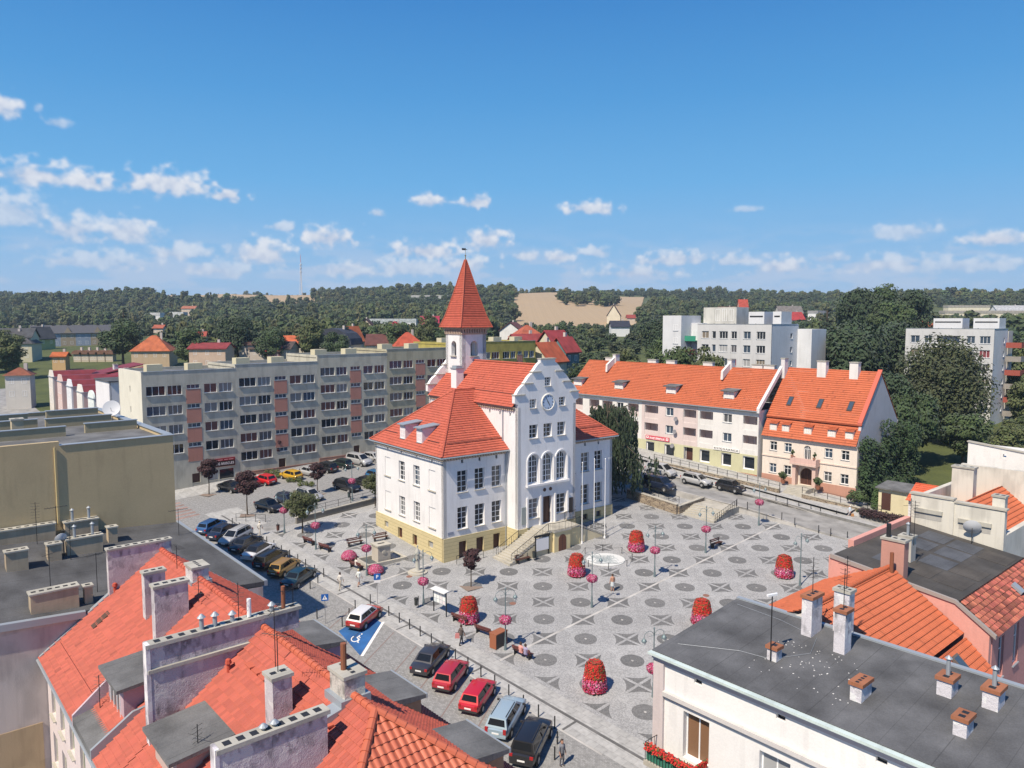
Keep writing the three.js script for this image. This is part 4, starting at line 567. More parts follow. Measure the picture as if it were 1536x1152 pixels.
{
  const h = frameThing('row_house', 'red-tiled row house with pale dormer next to the felt-roofed house', 'house', ROW, 'red-tiled row houses along the street'), x0 = -50.35, x1 = -34.2;
  const mb = new MB(); slope(mb, [x0, EY, NZ], [x1, EY, NZ], [x1, RY, RZ], [x0, RY, RZ], rowT); slope(mb, [x1, EY, FZ], [x0, EY, FZ], [x0, RY, RZ], [x1, RY, RZ], rowT); obj('tiled_roof', mb, redRow, h, 'stuff');
  for (const [a, b] of capList([x1, RY + 0.02, RZ], [x0, RY + 0.02, RZ], 0.42)) obj('ridge_tile', new MB().cap(a, b, 0.16), M(0.45, 0.10, 0.06), h);
  const pinkW = plaster(0.66, 0.58, 0.58), ws = []; for (let k = 0; k < 6; k++) for (const y of [3.2, 0.2]) ws.push([1.1 + k * 2.5, y, 1.15, 1.9, { cols: 2, rows: 2, frame: M(0.55, 0.56, 0.42), sill: 0.25, sillMat: MAT.stone }]);
  facade(h, pinkW, RC(0, 16.1, -4, EY - 0.1), ws, 0.35, [x0, 0, NZ - 0.35]); obj('street_wall', new MB().mm(x0, x1, -4, EY - 0.1, FZ + 0.4, FZ + 0.8), pinkW, h);
  wall(h, 'gable_wall', pinkW, [[0, -4], [13.0, -4], [13.0, EY - 0.2], [6.55, RY - 0.25], [0, EY - 0.2]], [], 0.3, [x0 + 0.02, 0, FZ + 0.45], -Math.PI / 2);
  obj('gutter', new MB().tube([[x0, EY - 0.05, NZ + 0.08], [x1, EY - 0.05, NZ + 0.08]], 0.09, 6), MAT.zinc, h); obj('verge', new MB().hexa([[x0 - 0.22, EY - 0.1, NZ], [x0 + 0.12, EY - 0.1, NZ], [x0 + 0.12, RY - 0.1, RZ], [x0 - 0.22, RY - 0.1, RZ]], [[x0 - 0.22, EY + 0.14, NZ], [x0 + 0.12, EY + 0.14, NZ], [x0 + 0.12, RY + 0.14, RZ], [x0 - 0.22, RY + 0.14, RZ]]), MAT.zinc, h); obj('verge', new MB().hexa([[x0 - 0.22, EY - 0.1, FZ], [x0 + 0.12, EY - 0.1, FZ], [x0 + 0.12, RY - 0.1, RZ], [x0 - 0.22, RY - 0.1, RZ]], [[x0 - 0.22, EY + 0.14, FZ], [x0 + 0.12, EY + 0.14, FZ], [x0 + 0.12, RY + 0.14, RZ], [x0 - 0.22, RY + 0.14, RZ]]), MAT.zinc, h);
  obj('snow_guard', new MB().tube([[x0 + 0.5, nearY(-7.9) + 0.14, -7.9], [-40.6, nearY(-7.9) + 0.14, -7.9]], 0.03, 4), M(0.4, 0.1, 0.07), h);
  // fire wall against the felt-roofed house, stacks, dormer with its deck
  stack(h, x0 - 0.15, x0 + 0.3, 8.6, 11.95, -14.4, -10.7, sootW, { flues: 8, crown: 0.12 });
  stack(h, -44.3, -43.75, 9.0, 12.0, -12.2, -11.1, sootW, { flues: 3 }); stack(h, -41.4, -40.8, 8.6, 12.1, -12.5, -10.8, sootW, { flues: 4 }); stack(h, -44.1, -42.9, 10.9, 12.0, -14.3, -13.4, sootL, { flues: 4 });
  const fl = obj('flashing', new MB().mm(-44.2, -42.8, 10.8, 11.3, -14.45, -13.3), MAT.zinc, h);
  { const d = obj('dormer', new MB().hexa([[-40.2, 6.6, -8.35], [-37.3, 6.6, -8.35], [-37.3, 6.6, -11], [-40.2, 6.6, -11]], [[-40.2, 8.85, -8.35], [-37.3, 8.85, -8.35], [-37.3, 8.85, -11], [-40.2, 8.85, -11]]), plaster(0.5, 0.36, 0.4), h); obj('dormer_roof', new MB().hexa([[-40.5, 8.82, -8.0], [-37.0, 8.82, -8.0], [-37.0, 9.1, -11.2], [-40.5, 9.1, -11.2]], [[-40.5, 8.98, -8.0], [-37.0, 8.98, -8.0], [-37.0, 9.26, -11.2], [-40.5, 9.26, -11.2]]), MAT.feltMid, d); win(d, -39.7, 7.15, -8.33, 0, 1.9, 1.35, { cols: 3, inset: -0.03, sill: 0.1 });
    obj('dormer_deck', new MB().hexa([[-40.6, 6.3, -6.8], [-36.9, 6.3, -6.8], [-36.9, 6.8, -8.4], [-40.6, 6.8, -8.4]], [[-40.6, 6.62, -6.8], [-36.9, 6.62, -6.8], [-36.9, 7.05, -8.4], [-40.6, 7.05, -8.4]]), MAT.feltMid, d); obj('deck_cheek', new MB().hexa([[-40.75, 6.2, -6.8], [-40.6, 6.2, -6.8], [-40.6, 8.0, -9.3], [-40.75, 8.0, -9.3]], [[-40.75, 6.75, -6.8], [-40.6, 6.75, -6.8], [-40.6, 8.85, -9.3], [-40.75, 8.85, -9.3]]), plaster(0.5, 0.4, 0.45), d); obj('deck_cheek', new MB().hexa([[-36.9, 6.2, -6.8], [-36.75, 6.2, -6.8], [-36.75, 8.0, -9.3], [-36.9, 8.0, -9.3]], [[-36.9, 6.7, -6.8], [-36.75, 6.7, -6.8], [-36.75, 7.9, -8.6], [-36.9, 7.9, -8.6]]), MAT.zinc, d); }
  obj('skylight', new MB().hexa([[-48.5, nearY(-9.3) + 0.06, -9.3], [-47.9, nearY(-9.3) + 0.06, -9.3], [-47.9, nearY(-10.2) + 0.06, -10.2], [-48.5, nearY(-10.2) + 0.06, -10.2]], [[-48.5, nearY(-9.3) + 0.14, -9.3], [-47.9, nearY(-9.3) + 0.14, -9.3], [-47.9, nearY(-10.2) + 0.14, -10.2], [-48.5, nearY(-10.2) + 0.14, -10.2]]), M(0.10, 0.06, 0.045, { rough: 0.4 }), h);
  const steps = (xa, xb, z) => { for (let k = 0; k < 4; k++) obj('roof_step', new MB().mm(lerp(xa, xb, k / 4), lerp(xa, xb, k / 4) + 0.5, nearY(z) + 0.1, nearY(z) + 0.16, z - 0.12, z + 0.16), M(0.5, 0.12, 0.07), h); }; steps(-46.8, -44.8, -12.6);
  obj('vent_pipe', new MB().cyl(-50.0, -11.0, nearY(-11), nearY(-11) + 0.5, 0.09, 0.09, 8).lathe(-50.0, -11.0, [[0.15, nearY(-11) + 0.42], [0.12, nearY(-11) + 0.6], [0, nearY(-11) + 0.66]], 8), M(0.42, 0.07, 0.04), h);
  farDormer(h, -39.2, -35.4, [0.42, 0.34, 0.42]); recentre(h, -42, -3, -13.8);
}
{
  const h = frameThing('row_house', 'red-tiled row house with hipped end and big fire walls next to the street bend', 'house', ROW, 'red-tiled row houses along the street'), x0 = -34.15, AX = -23.7, EX = -16.8;
  const A = [AX, RY, RZ], mb = new MB(); slope(mb, [x0, EY, NZ], [EX, EY, NZ], A, [x0, RY, RZ], rowT); slope(mb, [EX, EY, FZ], [x0, EY, FZ], [x0, RY, RZ], A, rowT); obj('tiled_roof', mb, redRow, h, 'stuff');
  // hipped end: every roll tile that can be told apart is laid singly
  { const U = [0, 0, -1], V = norm3([AX - EX, RY - EY, 0]), N = norm3([V[1], -V[0], 0]), O = [EX, EY, NZ], Ls = Math.hypot(AX - EX, RY - EY), tw = 0.3, th = 0.37;
    obj('roof_underlay', new MB().poly([[EX, EY - 0.02, NZ], [EX, EY - 0.02, FZ], [AX, RY - 0.05, RZ]]), M(0.3, 0.08, 0.05), h);
    const tg = []; for (let v = 0; v < 3; v++) { const m = new MB(), n = 6, L = 0.42; const P = (f, l, d) => { const x = (f - 0.5) * tw * 1.04, hgt = 0.055 * Math.pow(Math.sin(Math.PI * clamp(f * 1.35, 0, 1)), 1.3) - (f > 0.74 ? 0.012 : 0); return [x, hgt + d + (1 - l / L) * 0.035, -l]; };
      for (let i = 0; i < n; i++) { const a = i / n, b = (i + 1) / n; m.quad(P(a, 0, 0.015), P(b, 0, 0.015), P(b, L, 0), P(a, L, 0)); m.quad(P(a, 0, -0.012), P(b, 0, -0.012), P(b, 0, 0.015), P(a, 0, 0.015)); } tg.push(m.geo(0.9)); }
    const tm = [M(0.47, 0.12, 0.062, { rough: 0.6 }), M(0.43, 0.105, 0.056, { rough: 0.65 }), M(0.51, 0.14, 0.075, { rough: 0.6 })], r = rngOf(12), rot = new THREE.Matrix4().makeBasis(new THREE.Vector3(...U).negate().multiplyScalar(-1), new THREE.Vector3(...N), new THREE.Vector3(...V).negate()), qn = new THREE.Quaternion().setFromRotationMatrix(rot);
    const cand = []; for (let j = 0; j < Math.floor(Ls / th); j++) { const v = j * th, half = 6.9 * (1 - (v + 0.1) / Ls); for (let k = -30; k < 30; k++) { const u = (k + 0.5) * tw; if (Math.abs(u) < half - 0.02) cand.push([u, v]); } }
    cand.sort((a, b) => b[1] - a[1]); const low = new MB(); cand.forEach(([u, v], i) => { const p = [O[0] + V[0] * v, O[1] + V[1] * v + 0.01, O[2] - 6.9 - u]; p[2] = (NZ + FZ) / 2 - u; if (i < 295) { const t = obj('roof_tile', tg[0], tm[Math.floor(r() * 3)], h); t.position.set(p[0] + N[0] * 0.02, p[1] + N[1] * 0.02, p[2]); t.quaternion.copy(qn); } });
    const vlow = cand[Math.min(294, cand.length - 1)][1], wlow = 6.9 * (1 - vlow / Ls), l = new MB(); l.tiles(O, U, V, [[0, 0], [13.85, 0], [6.92 + wlow, vlow], [6.92 - wlow, vlow]], { tw: 0.3, th: 0.37, seg: 3, amp: 0.05, step: 0.04, vary: 0.08, rnd: r }); obj('tiled_roof', l, tileM(0.48, 0.125, 0.065), h, 'stuff'); }
  const cm = M(0.46, 0.115, 0.06, { rough: 0.6 }); for (const [a, b] of [...capList([EX, EY + 0.06, NZ], [AX, RY + 0.08, RZ], 0.42), ...capList([EX, EY + 0.06, FZ], [AX, RY + 0.08, RZ], 0.42), ...capList(A, [x0, RY + 0.02, RZ], 0.42)]) obj('ridge_tile', new MB().cap(a, b, 0.16), cm, h);
  const pinkW = plaster(0.66, 0.58, 0.58); obj('near_wall', new MB().mm(x0, EX - 0.5, -4, EY - 0.1, NZ - 0.8, NZ - 0.4), pinkW, h); obj('street_wall', new MB().mm(x0, EX - 0.5, -4, EY - 0.1, FZ + 0.4, FZ + 0.8), plaster(0.55, 0.42, 0.28), h); obj('end_wall', new MB().mm(EX - 0.9, EX - 0.5, -4, EY - 0.1, FZ + 0.8, NZ - 0.8), pinkW, h);
  obj('gutter', new MB().tube([[x0, EY - 0.05, FZ - 0.08], [EX, EY - 0.05, FZ - 0.08]], 0.09, 6), MAT.zinc, h);
  // great fire wall with flat dark strips painted for the shade in its slots
  { const w = obj('fire_wall', new MB().mm(-34.4, -33.95, 6.4, 10.75, -14.2, -8.72), sootW, h); obj('wall_ledge', new MB().mm(-34.46, -33.86, 10.75, 10.9, -14.6, -8.6), MAT.concrete, w); obj('flue_wall', new MB().mm(-34.45, -34.0, 10.9, 11.85, -15.6, -8.68), soot(0.5, 0.48, 0.5), w); obj('wall_coping', new MB().mm(-34.52, -33.9, 11.85, 12.02, -15.7, -8.6), MAT.concrete, w); for (let k = 0; k < 13; k++) obj('flue_shade_strip', new MB().mm(-34.38, -34.05, 12.0, 12.026, -15.45 + k * 0.52, -15.2 + k * 0.52), MAT.dark, w); obj('wall_end', new MB().mm(-34.42, -33.93, 6.35, 12.03, -8.72, -8.55), M(0.7, 0.69, 0.7, { k: 'so2', map: T_soot, rough: 0.9 }), w);
    for (const [z, hh, m] of [[-13.2, 0.9, MAT.pvc], [-14.9, 1.1, MAT.rust], [-11.6, 0.5, MAT.zinc], [-11.0, 0.55, MAT.zinc], [-12.4, 0.35, MAT.zinc], [-14.3, 0.3, MAT.zinc]]) obj('flue_pipe', new MB().cyl(-34.2, z, 12.0, 12.0 + hh, 0.1, 0.1, 10).lathe(-34.2, z, hh < 0.6 ? [[0.05, 12 + hh], [0.2, 12.02 + hh], [0.05, 12.18 + hh], [0, 12.18 + hh]] : [[0.1, 12 + hh], [0.07, 12 + hh + 0.01], [0, 12 + hh - 0.05]], 10), m, w); }
  { const w = obj('fire_wall', new MB().mm(-24.65, -24.2, 7.2, 11.72, -12.1, -8.2), sootW, h); obj('wall_coping', new MB().mm(-24.72, -24.13, 11.72, 11.88, -12.2, -8.1), MAT.concrete, w); for (let k = 0; k < 8; k++) obj('flue_shade_strip', new MB().mm(-24.58, -24.27, 11.86, 11.886, -11.95 + k * 0.47, -11.7 + k * 0.47), MAT.dark, w); obj('wall_end', new MB().mm(-24.66, -24.18, 7, 11.9, -8.2, -8.06), M(0.7, 0.69, 0.7, { k: 'so2', map: T_soot, rough: 0.9 }), w); for (const z of [-10.2, -9.8]) obj('flue_cowl', new MB().lathe(-24.42, z, [[0.05, 11.88], [0.17, 12.0], [0.06, 12.1], [0, 12.12]], 9), MAT.zinc, w); }  // coping slots are flat near-black strips, their shade put into the colour
  stack(h, -28.4, -27.6, 8.8, 11.85, -12.3, -11.5, sootW, { flues: 2 }); const rc = stack(h, -26.5, -25.3, 10.9, 12.15, -14.3, -13.4, soot(0.6, 0.58, 0.5), { flues: 4 }); obj('flue_pipe', new MB().cyl(-25.9, -13.7, 12.2, 13.35, 0.12, 0.12, 10), MAT.rust, rc); obj('flashing', new MB().mm(-26.6, -25.2, 10.85, 11.35, -14.5, -13.2), MAT.zinc, h);
  for (let k = 0; k < 3; k++) obj('roof_step', new MB().mm(-32.6 + k * 0.75, -32.0 + k * 0.75, nearY(-12.5) + 0.1, nearY(-12.5) + 0.16, -12.65, -12.3), M(0.5, 0.12, 0.07), h); for (let k = 0; k < 3; k++) obj('roof_step', new MB().mm(-27.2 + k * 0.8, -26.6 + k * 0.8, nearY(-12.7) + 0.1, nearY(-12.7) + 0.16, -12.85, -12.5), M(0.5, 0.12, 0.07), h);
  { const d = obj('dormer', new MB().mm(-32.9, -30, 7.0, 8.75, -10.6, -8.5), plaster(0.5, 0.4, 0.36), h); obj('dormer_roof', new MB().hexa([[-33.2, 8.7, -8.1], [-29.6, 8.7, -8.1], [-29.6, 9.0, -10.9], [-33.2, 9.0, -10.9]], [[-33.2, 8.86, -8.1], [-29.6, 8.86, -8.1], [-29.6, 9.16, -10.9], [-33.2, 9.16, -10.9]]), MAT.feltMid, d); }
  obj('roof_hatch', new MB().hexa([[-25.9, nearY(-12.5) + 0.05, -12.5], [-25.2, nearY(-12.5) + 0.05, -12.5], [-25.2, nearY(-13.2) + 0.05, -13.2], [-25.9, nearY(-13.2) + 0.05, -13.2]], [[-25.9, nearY(-12.5) + 0.5, -12.4], [-25.2, nearY(-12.5) + 0.5, -12.4], [-25.2, nearY(-13.2) + 0.15, -13.2], [-25.9, nearY(-13.2) + 0.15, -13.2]]), MAT.zinc, h);
  obj('vent_pipe', new MB().cyl(-33.5, -11.9, nearY(-11.9), nearY(-11.9) + 0.5, 0.09, 0.09, 8).lathe(-33.5, -11.9, [[0.16, nearY(-11.9) + 0.42], [0.12, nearY(-11.9) + 0.6], [0, nearY(-11.9) + 0.66]], 8), M(0.42, 0.07, 0.04), h);
  farDormer(h, -30.85, -27.75, [0.42, 0.30, 0.18]); farDormer(h, -24.75, -21.85, [0.42, 0.30, 0.18]); recentre(h, -27, -3, -13.8);
  antenna('rake antenna at the foot of the great fire wall', rowW(-30.2, nearY(-9.4), -9.4), 1.7); antenna('tall thin antenna in front of the great fire wall end', rowW(-30.6, nearY(-12.9), -12.9), 2.9, 1); antenna('antenna pair on the square sooty chimney', rowW(-28.0, 12, -11.9), 1.6, 1); antenna('rake antenna standing on the great fire wall', rowW(-34.2, 12.0, -12.7), 1.8); antenna('wide antenna on the street end of the great fire wall', rowW(-34.2, 12.0, -15.4), 1.0, 1); antenna('antenna behind the double chimney of the first row house', rowW(-40.4, 11.0, -12.9), 1.6); antenna('antenna on the first row house deck below its dormer', rowW(-40.0, 6.9, -7.9), 1.8); antenna('antenna by the ridge of the first row house', rowW(-46.0, 11.2, -13.5), 1.5, 1);
}
// ---------- white flat-roofed corner house (right foreground) ----------
{
  const h = frameThing('corner_house', 'white corner house with dark flat roof and flower balcony at the square', 'house', ROW), X0 = -23.07, X1 = -1.5, Z0 = -29.86, Z1 = -37.4, ry = z => 9.25 + (Z0 - z) * 0.0995, wm = plaster(0.80, 0.80, 0.80), pil = plaster(0.62, 0.55, 0.55);
  const wn = [[1.72, 4.3, 1.5, 2.4, { cols: 2, rows: 1, glass: M(0.2, 0.11, 0.06, { rough: 0.5 }), sill: 0, inset: 0.3 }], [5.9, 4.75, 1.5, 1.8, { cols: 2, rows: 1, glass: MAT.curtain, sill: 0.2, inset: 0.25 }], [10.3, 4.75, 1.5, 1.8, { cols: 2, sill: 0.2, inset: 0.25 }], [14.6, 4.75, 1.5, 1.8, { cols: 2, sill: 0.2, inset: 0.25 }]];
  for (const q of [1.7, 5.9, 10.3, 14.6]) wn.push([q, 1.4, 1.5, 1.8, { cols: 2, sill: 0.2, inset: 0.25 }]);
  for (let k = 0; k < 5; k++) wn.push([2.3 + k * 4.35, 8.35, 0.45, 0.26, { cols: 1, sill: 0, inset: 0.2, fr: 0.02, frame: MAT.dark }]);
  facade(h, wm, RC(0, 21.5, -5, 8.9), wn, 0.4, [X0, 0, Z0]); obj('plaza_wall', new MB().mm(X0, X0 + 0.4, -5, 8.9, Z1 + 0.4, Z0 - 0.41), wm, h); obj('back_wall', new MB().mm(X0, X1, -5, 9.55, Z1, Z1 + 0.39), wm, h); obj('side_wall', new MB().mm(X1 - 0.4, X1, -5, 8.9, Z1 + 0.4, Z0 - 0.41), wm, h);
  obj('corner_pilaster', new MB().mm(X0 - 0.08, X0 + 0.55, -5, 8.9, Z0, Z0 + 0.14), pil, h); obj('string_course', new MB().mm(X0 + 0.55, X1, 7.1, 7.32, Z0, Z0 + 0.22).mm(X0 + 0.55, X1, 6.98, 7.1, Z0, Z0 + 0.1), plaster(0.6, 0.58, 0.57), h); obj('cornice', new MB().mm(X0 - 0.1, X1, 8.9, 9.05, Z0 - 0.4, Z0 + 0.26).mm(X0 + 0.55, X1, 8.72, 8.9, Z0, Z0 + 0.12), pil, h);
  obj('roof', new MB().hexa([[X0 - 0.2, 9.0, Z0 + 0.12], [X1, 9.0, Z0 + 0.12], [X1, ry(Z1) - 0.2, Z1 - 0.1], [X0 - 0.2, ry(Z1) - 0.2, Z1 - 0.1]], [[X0 - 0.2, 9.24, Z0 + 0.12], [X1, 9.24, Z0 + 0.12], [X1, ry(Z1), Z1 - 0.1], [X0 - 0.2, ry(Z1), Z1 - 0.1]]), felt(0.135, 0.14, 0.15), h);
  obj('gutter', new MB().mm(X0 - 0.25, X1, 9.08, 9.2, Z0 + 0.14, Z0 + 0.42), M(0.55, 0.65, 0.66, { k: 'gut', map: T_dirty, rough: 0.6 }), h); obj('back_flashing', new MB().hexa([[X0 - 0.2, 9.8, Z1 - 0.3], [X1, 9.8, Z1 - 0.3], [X1, 9.8, Z1 - 0.05], [X0 - 0.2, 9.8, Z1 - 0.05]], [[X0 - 0.2, 10.1, Z1 - 0.3], [X1, 10.1, Z1 - 0.3], [X1, 10.08, Z1 - 0.05], [X0 - 0.2, 10.08, Z1 - 0.05]]), MAT.zinc, h);
  const cw = soot(0.68, 0.69, 0.70), ck = (x0, x1, z0, z1, hh, n, o = {}) => stack(h, x0, x1, ry((z0 + z1) / 2) - 0.2, ry((z0 + z1) / 2) + hh, z0, z1, cw, { flues: n, brickTop: true, crown: 0.16, ...o });
  ck(-18.5, -17.95, -37.0, -35.9, 1.9, 3); ck(-16.5, -15.95, -36.0, -35.3, 2.0, 2); ck(-18.5, -18.0, -33.1, -32.6, 0.55, 1); ck(-14.1, -13.6, -32.9, -31.9, 0.65, 4); ck(-11.6, -11.0, -35.5, -34.7, 0.65, 2, { pots: 1 }); ck(-9.9, -9.3, -35.8, -34.9, 0.7, 2, { pots: 1 }); ck(-10.1, -9.6, -33.0, -32.2, 0.6, 2); ck(-17.5, -16.7, -37.9, -37.3, 2.1, 3, { brickTop: false });
  const fg = new MB(), rr = rngOf(63); for (let k = 0; k < 75; k++) { const x = -17.5 + (rr() - 0.3) * 5, z = -35 + rr() * 4, y = ry(z) + 0.006, s = 0.012 + rr() * 0.02; fg.mm(x - s, x + s, y - 0.004, y + 0.006, z - s, z + s); } obj('mortar_crumbs', fg, M(0.72, 0.72, 0.7), h, 'stuff');
  { const b = obj('balcony', new MB().mm(-22.9, -19.9, 3.65, 3.9, Z0, Z0 + 1.15), MAT.stone, h); const rl = new MB(); for (let k = 0; k <= 16; k++) { const x = -22.85 + k * 2.9 / 16; rl.tube([[x, 3.9, Z0 + 1.08], [x, 4.85, Z0 + 1.08]], 0.014, 4); } for (const x of [-22.85, -19.95]) { rl.tube([[x, 4.85, Z0], [x, 4.85, Z0 + 1.08]], 0.025, 4); for (let k = 0; k < 5; k++) rl.tube([[x, 3.9, Z0 + 0.1 + k * 0.24], [x, 4.85, Z0 + 0.1 + k * 0.24]], 0.014, 4); } rl.tube([[-22.85, 4.85, Z0 + 1.08], [-19.95, 4.85, Z0 + 1.08]], 0.025, 4); obj('balcony_railing', rl, MAT.iron, b); obj('green_screen', new MB().mm(-22.8, -20.0, 3.95, 4.7, Z0 + 1.0, Z0 + 1.04).mm(-19.99, -19.95, 3.95, 4.7, Z0 + 0.1, Z0 + 1.0), M(0.03, 0.16, 0.11), b); }
  for (const pts of [[[-22.6, -31], [-19.9, -32.4], [-18.2, -32.7]], [[-18.2, -32.9], [-17.2, -34.4], [-17.7, -36]], [[-22.8, -36.8], [-20, -36.6], [-18.4, -36.2]]]) obj('roof_cable', new MB().tube(pts.map(([a, b]) => [a, ry(b) + 0.03, b]), 0.008, 4), MAT.zinc, h);
  recentre(h, -18, -4, -33);
  const pole = thing('floodlight_mast', 'slim mast with white floodlight bar on the dark flat roof', 'mast', rowW(-18.25, ry(-32.9), -32.5), 0.4); obj('mast', new MB().tube([[0, 0, 0], [0, 3.3, 0]], 0.03, 6), MAT.iron, pole); obj('light_bar', new MB().box(0, 3.3, 0, 0.6, 0.1, 0.12), MAT.pvc, pole);
  antenna('rake antenna on the tall white chimney at the flat roof edge', rowW(-18.2, 12, -36.4), 1.9); antenna('leaning antenna behind the tall white chimneys', rowW(-17.0, 11.9, -37.6), 2.1); antenna('antenna rising from the orange roof edge', rowW(-16.2, 11.8, -35.6), 2.2);
}
// ---------- orange gable roof, pink house, grey party walls to the right ----------
const orangeT = tileM(0.45, 0.12, 0.052), ot = { tw: 0.22, th: 0.36, seg: 2, amp: 0.04, step: 0.065, vary: 0.06, rnd: rngOf(8) };
{
  const h = frameThing('orange_roof_house', 'house with new orange gable roof wedged between flat roof and pink wall', 'house', ROW), rx = -19.2, rY = 10.5, z0 = -37.55, z1 = -48.45, wm = plaster(0.66, 0.62, 0.58);
  const mb = new MB(); slope(mb, [-23.4, 8.5, z1], [-23.4, 8.5, z0], [rx, rY, z0], [rx, rY, z1], ot); slope(mb, [-14.9, 7.5, z0], [-14.9, 7.5, z1], [rx, rY, z1], [rx, rY, z0], ot); slope(mb, [-12.9, 5.5, z0 - 3], [-12.9, 5.5, z1], [-14.8, 7.3, z1], [-14.8, 7.3, z0 - 3], ot); obj('tiled_roof', mb, orangeT, h, 'stuff');
  for (const [a, b] of capList([rx, rY + 0.03, z0], [rx, rY + 0.03, z1], 0.42)) obj('ridge_tile', new MB().cap(a, b, 0.14), M(0.46, 0.12, 0.05), h);
  obj('plaza_wall', new MB().mm(-23.1, -22.7, -5, 8.5, z1, z0), wm, h); obj('yard_wall', new MB().mm(-13.5, -13.1, -5, 5.6, z1, z0 - 3), wm, h); obj('gable_wall', new MB().poly([[-23.1, -5, z0 + 0.02], [-14.9, -5, z0 + 0.02], [-14.9, 7.3, z0 + 0.02], [rx, rY - 0.15, z0 + 0.02], [-23.1, 8.3, z0 + 0.02]]), wm, h);
  const sk = obj('skylight', new MB().hexa([[-14.5, 7.12, -45.2], [-14.5, 7.12, -46.0], [-13.4, 6.1, -46.0], [-13.4, 6.1, -45.2]], [[-14.4, 7.25, -45.2], [-14.4, 7.25, -46.0], [-13.3, 6.22, -46.0], [-13.3, 6.22, -45.2]]), M(0.12, 0.1, 0.09), h); obj('pane', new MB().quad([-14.3, 7.17, -45.3], [-14.3, 7.17, -45.9], [-13.45, 6.38, -45.9], [-13.45, 6.38, -45.3]), MAT.glassB, sk);
  obj('flue_pipe', new MB().cyl(-18.9, -47.9, 10.3, 11.6, 0.12, 0.12, 9), MAT.rust, h); recentre(h, -19, -4, -43);
}
{
  const h = frameThing('pink_house', 'pink house with patched felt roof and mottled old tile slope', 'house', ROW), pk = plaster(0.66, 0.33, 0.28), fy = x => 10.35 - (x + 23) * 0.133, Z0 = -48.5, Z1 = -61.3;
  obj('party_wall', new MB().hexa([[-23.2, -5, Z0], [-13.55, -5, Z0], [-13.55, -5, Z0 - 0.4], [-23.2, -5, Z0 - 0.4]], [[-23.2, 10.3, Z0], [-13.55, 8.0, Z0], [-13.55, 8.0, Z0 - 0.4], [-23.2, 10.3, Z0 - 0.4]]), pk, h); h.children[0].geometry = new THREE.ExtrudeGeometry(shapeOf([[-23.2, -5], [-13.55, -5], [-13.55, 7.95], [-15.3, 9.2], [-23.2, 10.25]]), { depth: 0.4, bevelEnabled: false }); h.children[0].position.z = Z0 - 0.4;
  obj('plaza_wall', new MB().mm(-23.2, -22.8, -5, 10.1, Z1, Z0 - 0.41), pk, h); obj('parapet', new MB().mm(-23.3, -22.9, 10.1, 10.75, Z1, Z0 - 3), pk, h);
  const ws = []; for (let k = 0; k < 4; k++) ws.push([1.2 + k * 2.9, 4.6, 1.0, 2.6, { cols: 1, rows: 2, sill: 0.15 }], [1.2 + k * 2.9, 0.8, 1.0, 2.3, { cols: 1, rows: 2, sill: 0.15 }]); facade(h, plaster(0.52, 0.25, 0.23), RC(0, 12.4, -5, 7.9), ws, 0.4, [-13.5, 0, Z0 - 0.41], Math.PI / 2);
  obj('felt_roof', new MB().hexa([[-23.0, fy(-23) - 0.2, Z0 - 0.05], [-15.2, fy(-15.2) - 0.2, Z0 - 0.05], [-15.2, fy(-15.2) - 0.2, Z1], [-23.0, fy(-23) - 0.2, Z1]], [[-23.0, fy(-23), Z0 - 0.05], [-15.2, fy(-15.2), Z0 - 0.05], [-15.2, fy(-15.2), Z1], [-23.0, fy(-23), Z1]]), felt(0.085, 0.08, 0.075), h);
  const rr = rngOf(17); for (let i = 0; i < 3; i++) for (let j = 0; j < 4; j++) { const x = -21.5 + i * 2.0 + rr() * 0.3, z = -50.5 - j * 2.5 - rr() * 0.4, g = rr(); if (g < 0.25) continue; obj('felt_patch', new MB().hexa([[x, fy(x) + 0.004, z], [x + 1.8, fy(x + 1.8) + 0.004, z], [x + 1.8, fy(x + 1.8) + 0.004, z - 2.2], [x, fy(x) + 0.004, z - 2.2]], [[x, fy(x) + 0.02, z], [x + 1.8, fy(x + 1.8) + 0.02, z], [x + 1.8, fy(x + 1.8) + 0.02, z - 2.2], [x, fy(x) + 0.02, z - 2.2]]), g < 0.6 ? felt(0.11, 0.12, 0.14) : felt(0.10, 0.09, 0.08), h); }
  const mb = new MB(), r5 = rngOf(23); const U = [0, 0, -1], a = [-13.2, 7.75, Z0 - 0.1], V = norm3([-15.25 + 13.2, 9.3 - 7.75, 0]); mb.tiles(a, U, V, [[0, 0], [12.7, 0], [12.7, 2.57], [0, 2.57]], { tw: 0.33, th: 0.32, seg: 3, amp: 0.06, step: 0.06, vary: 0.55, rnd: r5 }); obj('old_tiles', mb, tileM(0.30, 0.09, 0.06), h, 'stuff');
  obj('verge_flashing', new MB().hexa([[-15.4, 9.2, Z0 + 0.12], [-13.2, 7.7, Z0 + 0.12], [-13.2, 7.7, Z0 - 0.12], [-15.4, 9.2, Z0 - 0.12]], [[-15.4, 9.42, Z0 + 0.12], [-13.2, 7.92, Z0 + 0.12], [-13.2, 7.92, Z0 - 0.12], [-15.4, 9.42, Z0 - 0.12]]).hexa([[-23.1, 10.15, Z0 + 0.1], [-15.4, 9.2, Z0 + 0.1], [-15.4, 9.2, Z0 - 0.1], [-23.1, 10.15, Z0 - 0.1]], [[-23.1, 10.42, Z0 + 0.1], [-15.4, 9.42, Z0 + 0.1], [-15.4, 9.42, Z0 - 0.1], [-23.1, 10.42, Z0 - 0.1]]), M(0.3, 0.27, 0.25, { rough: 0.7 }), h);
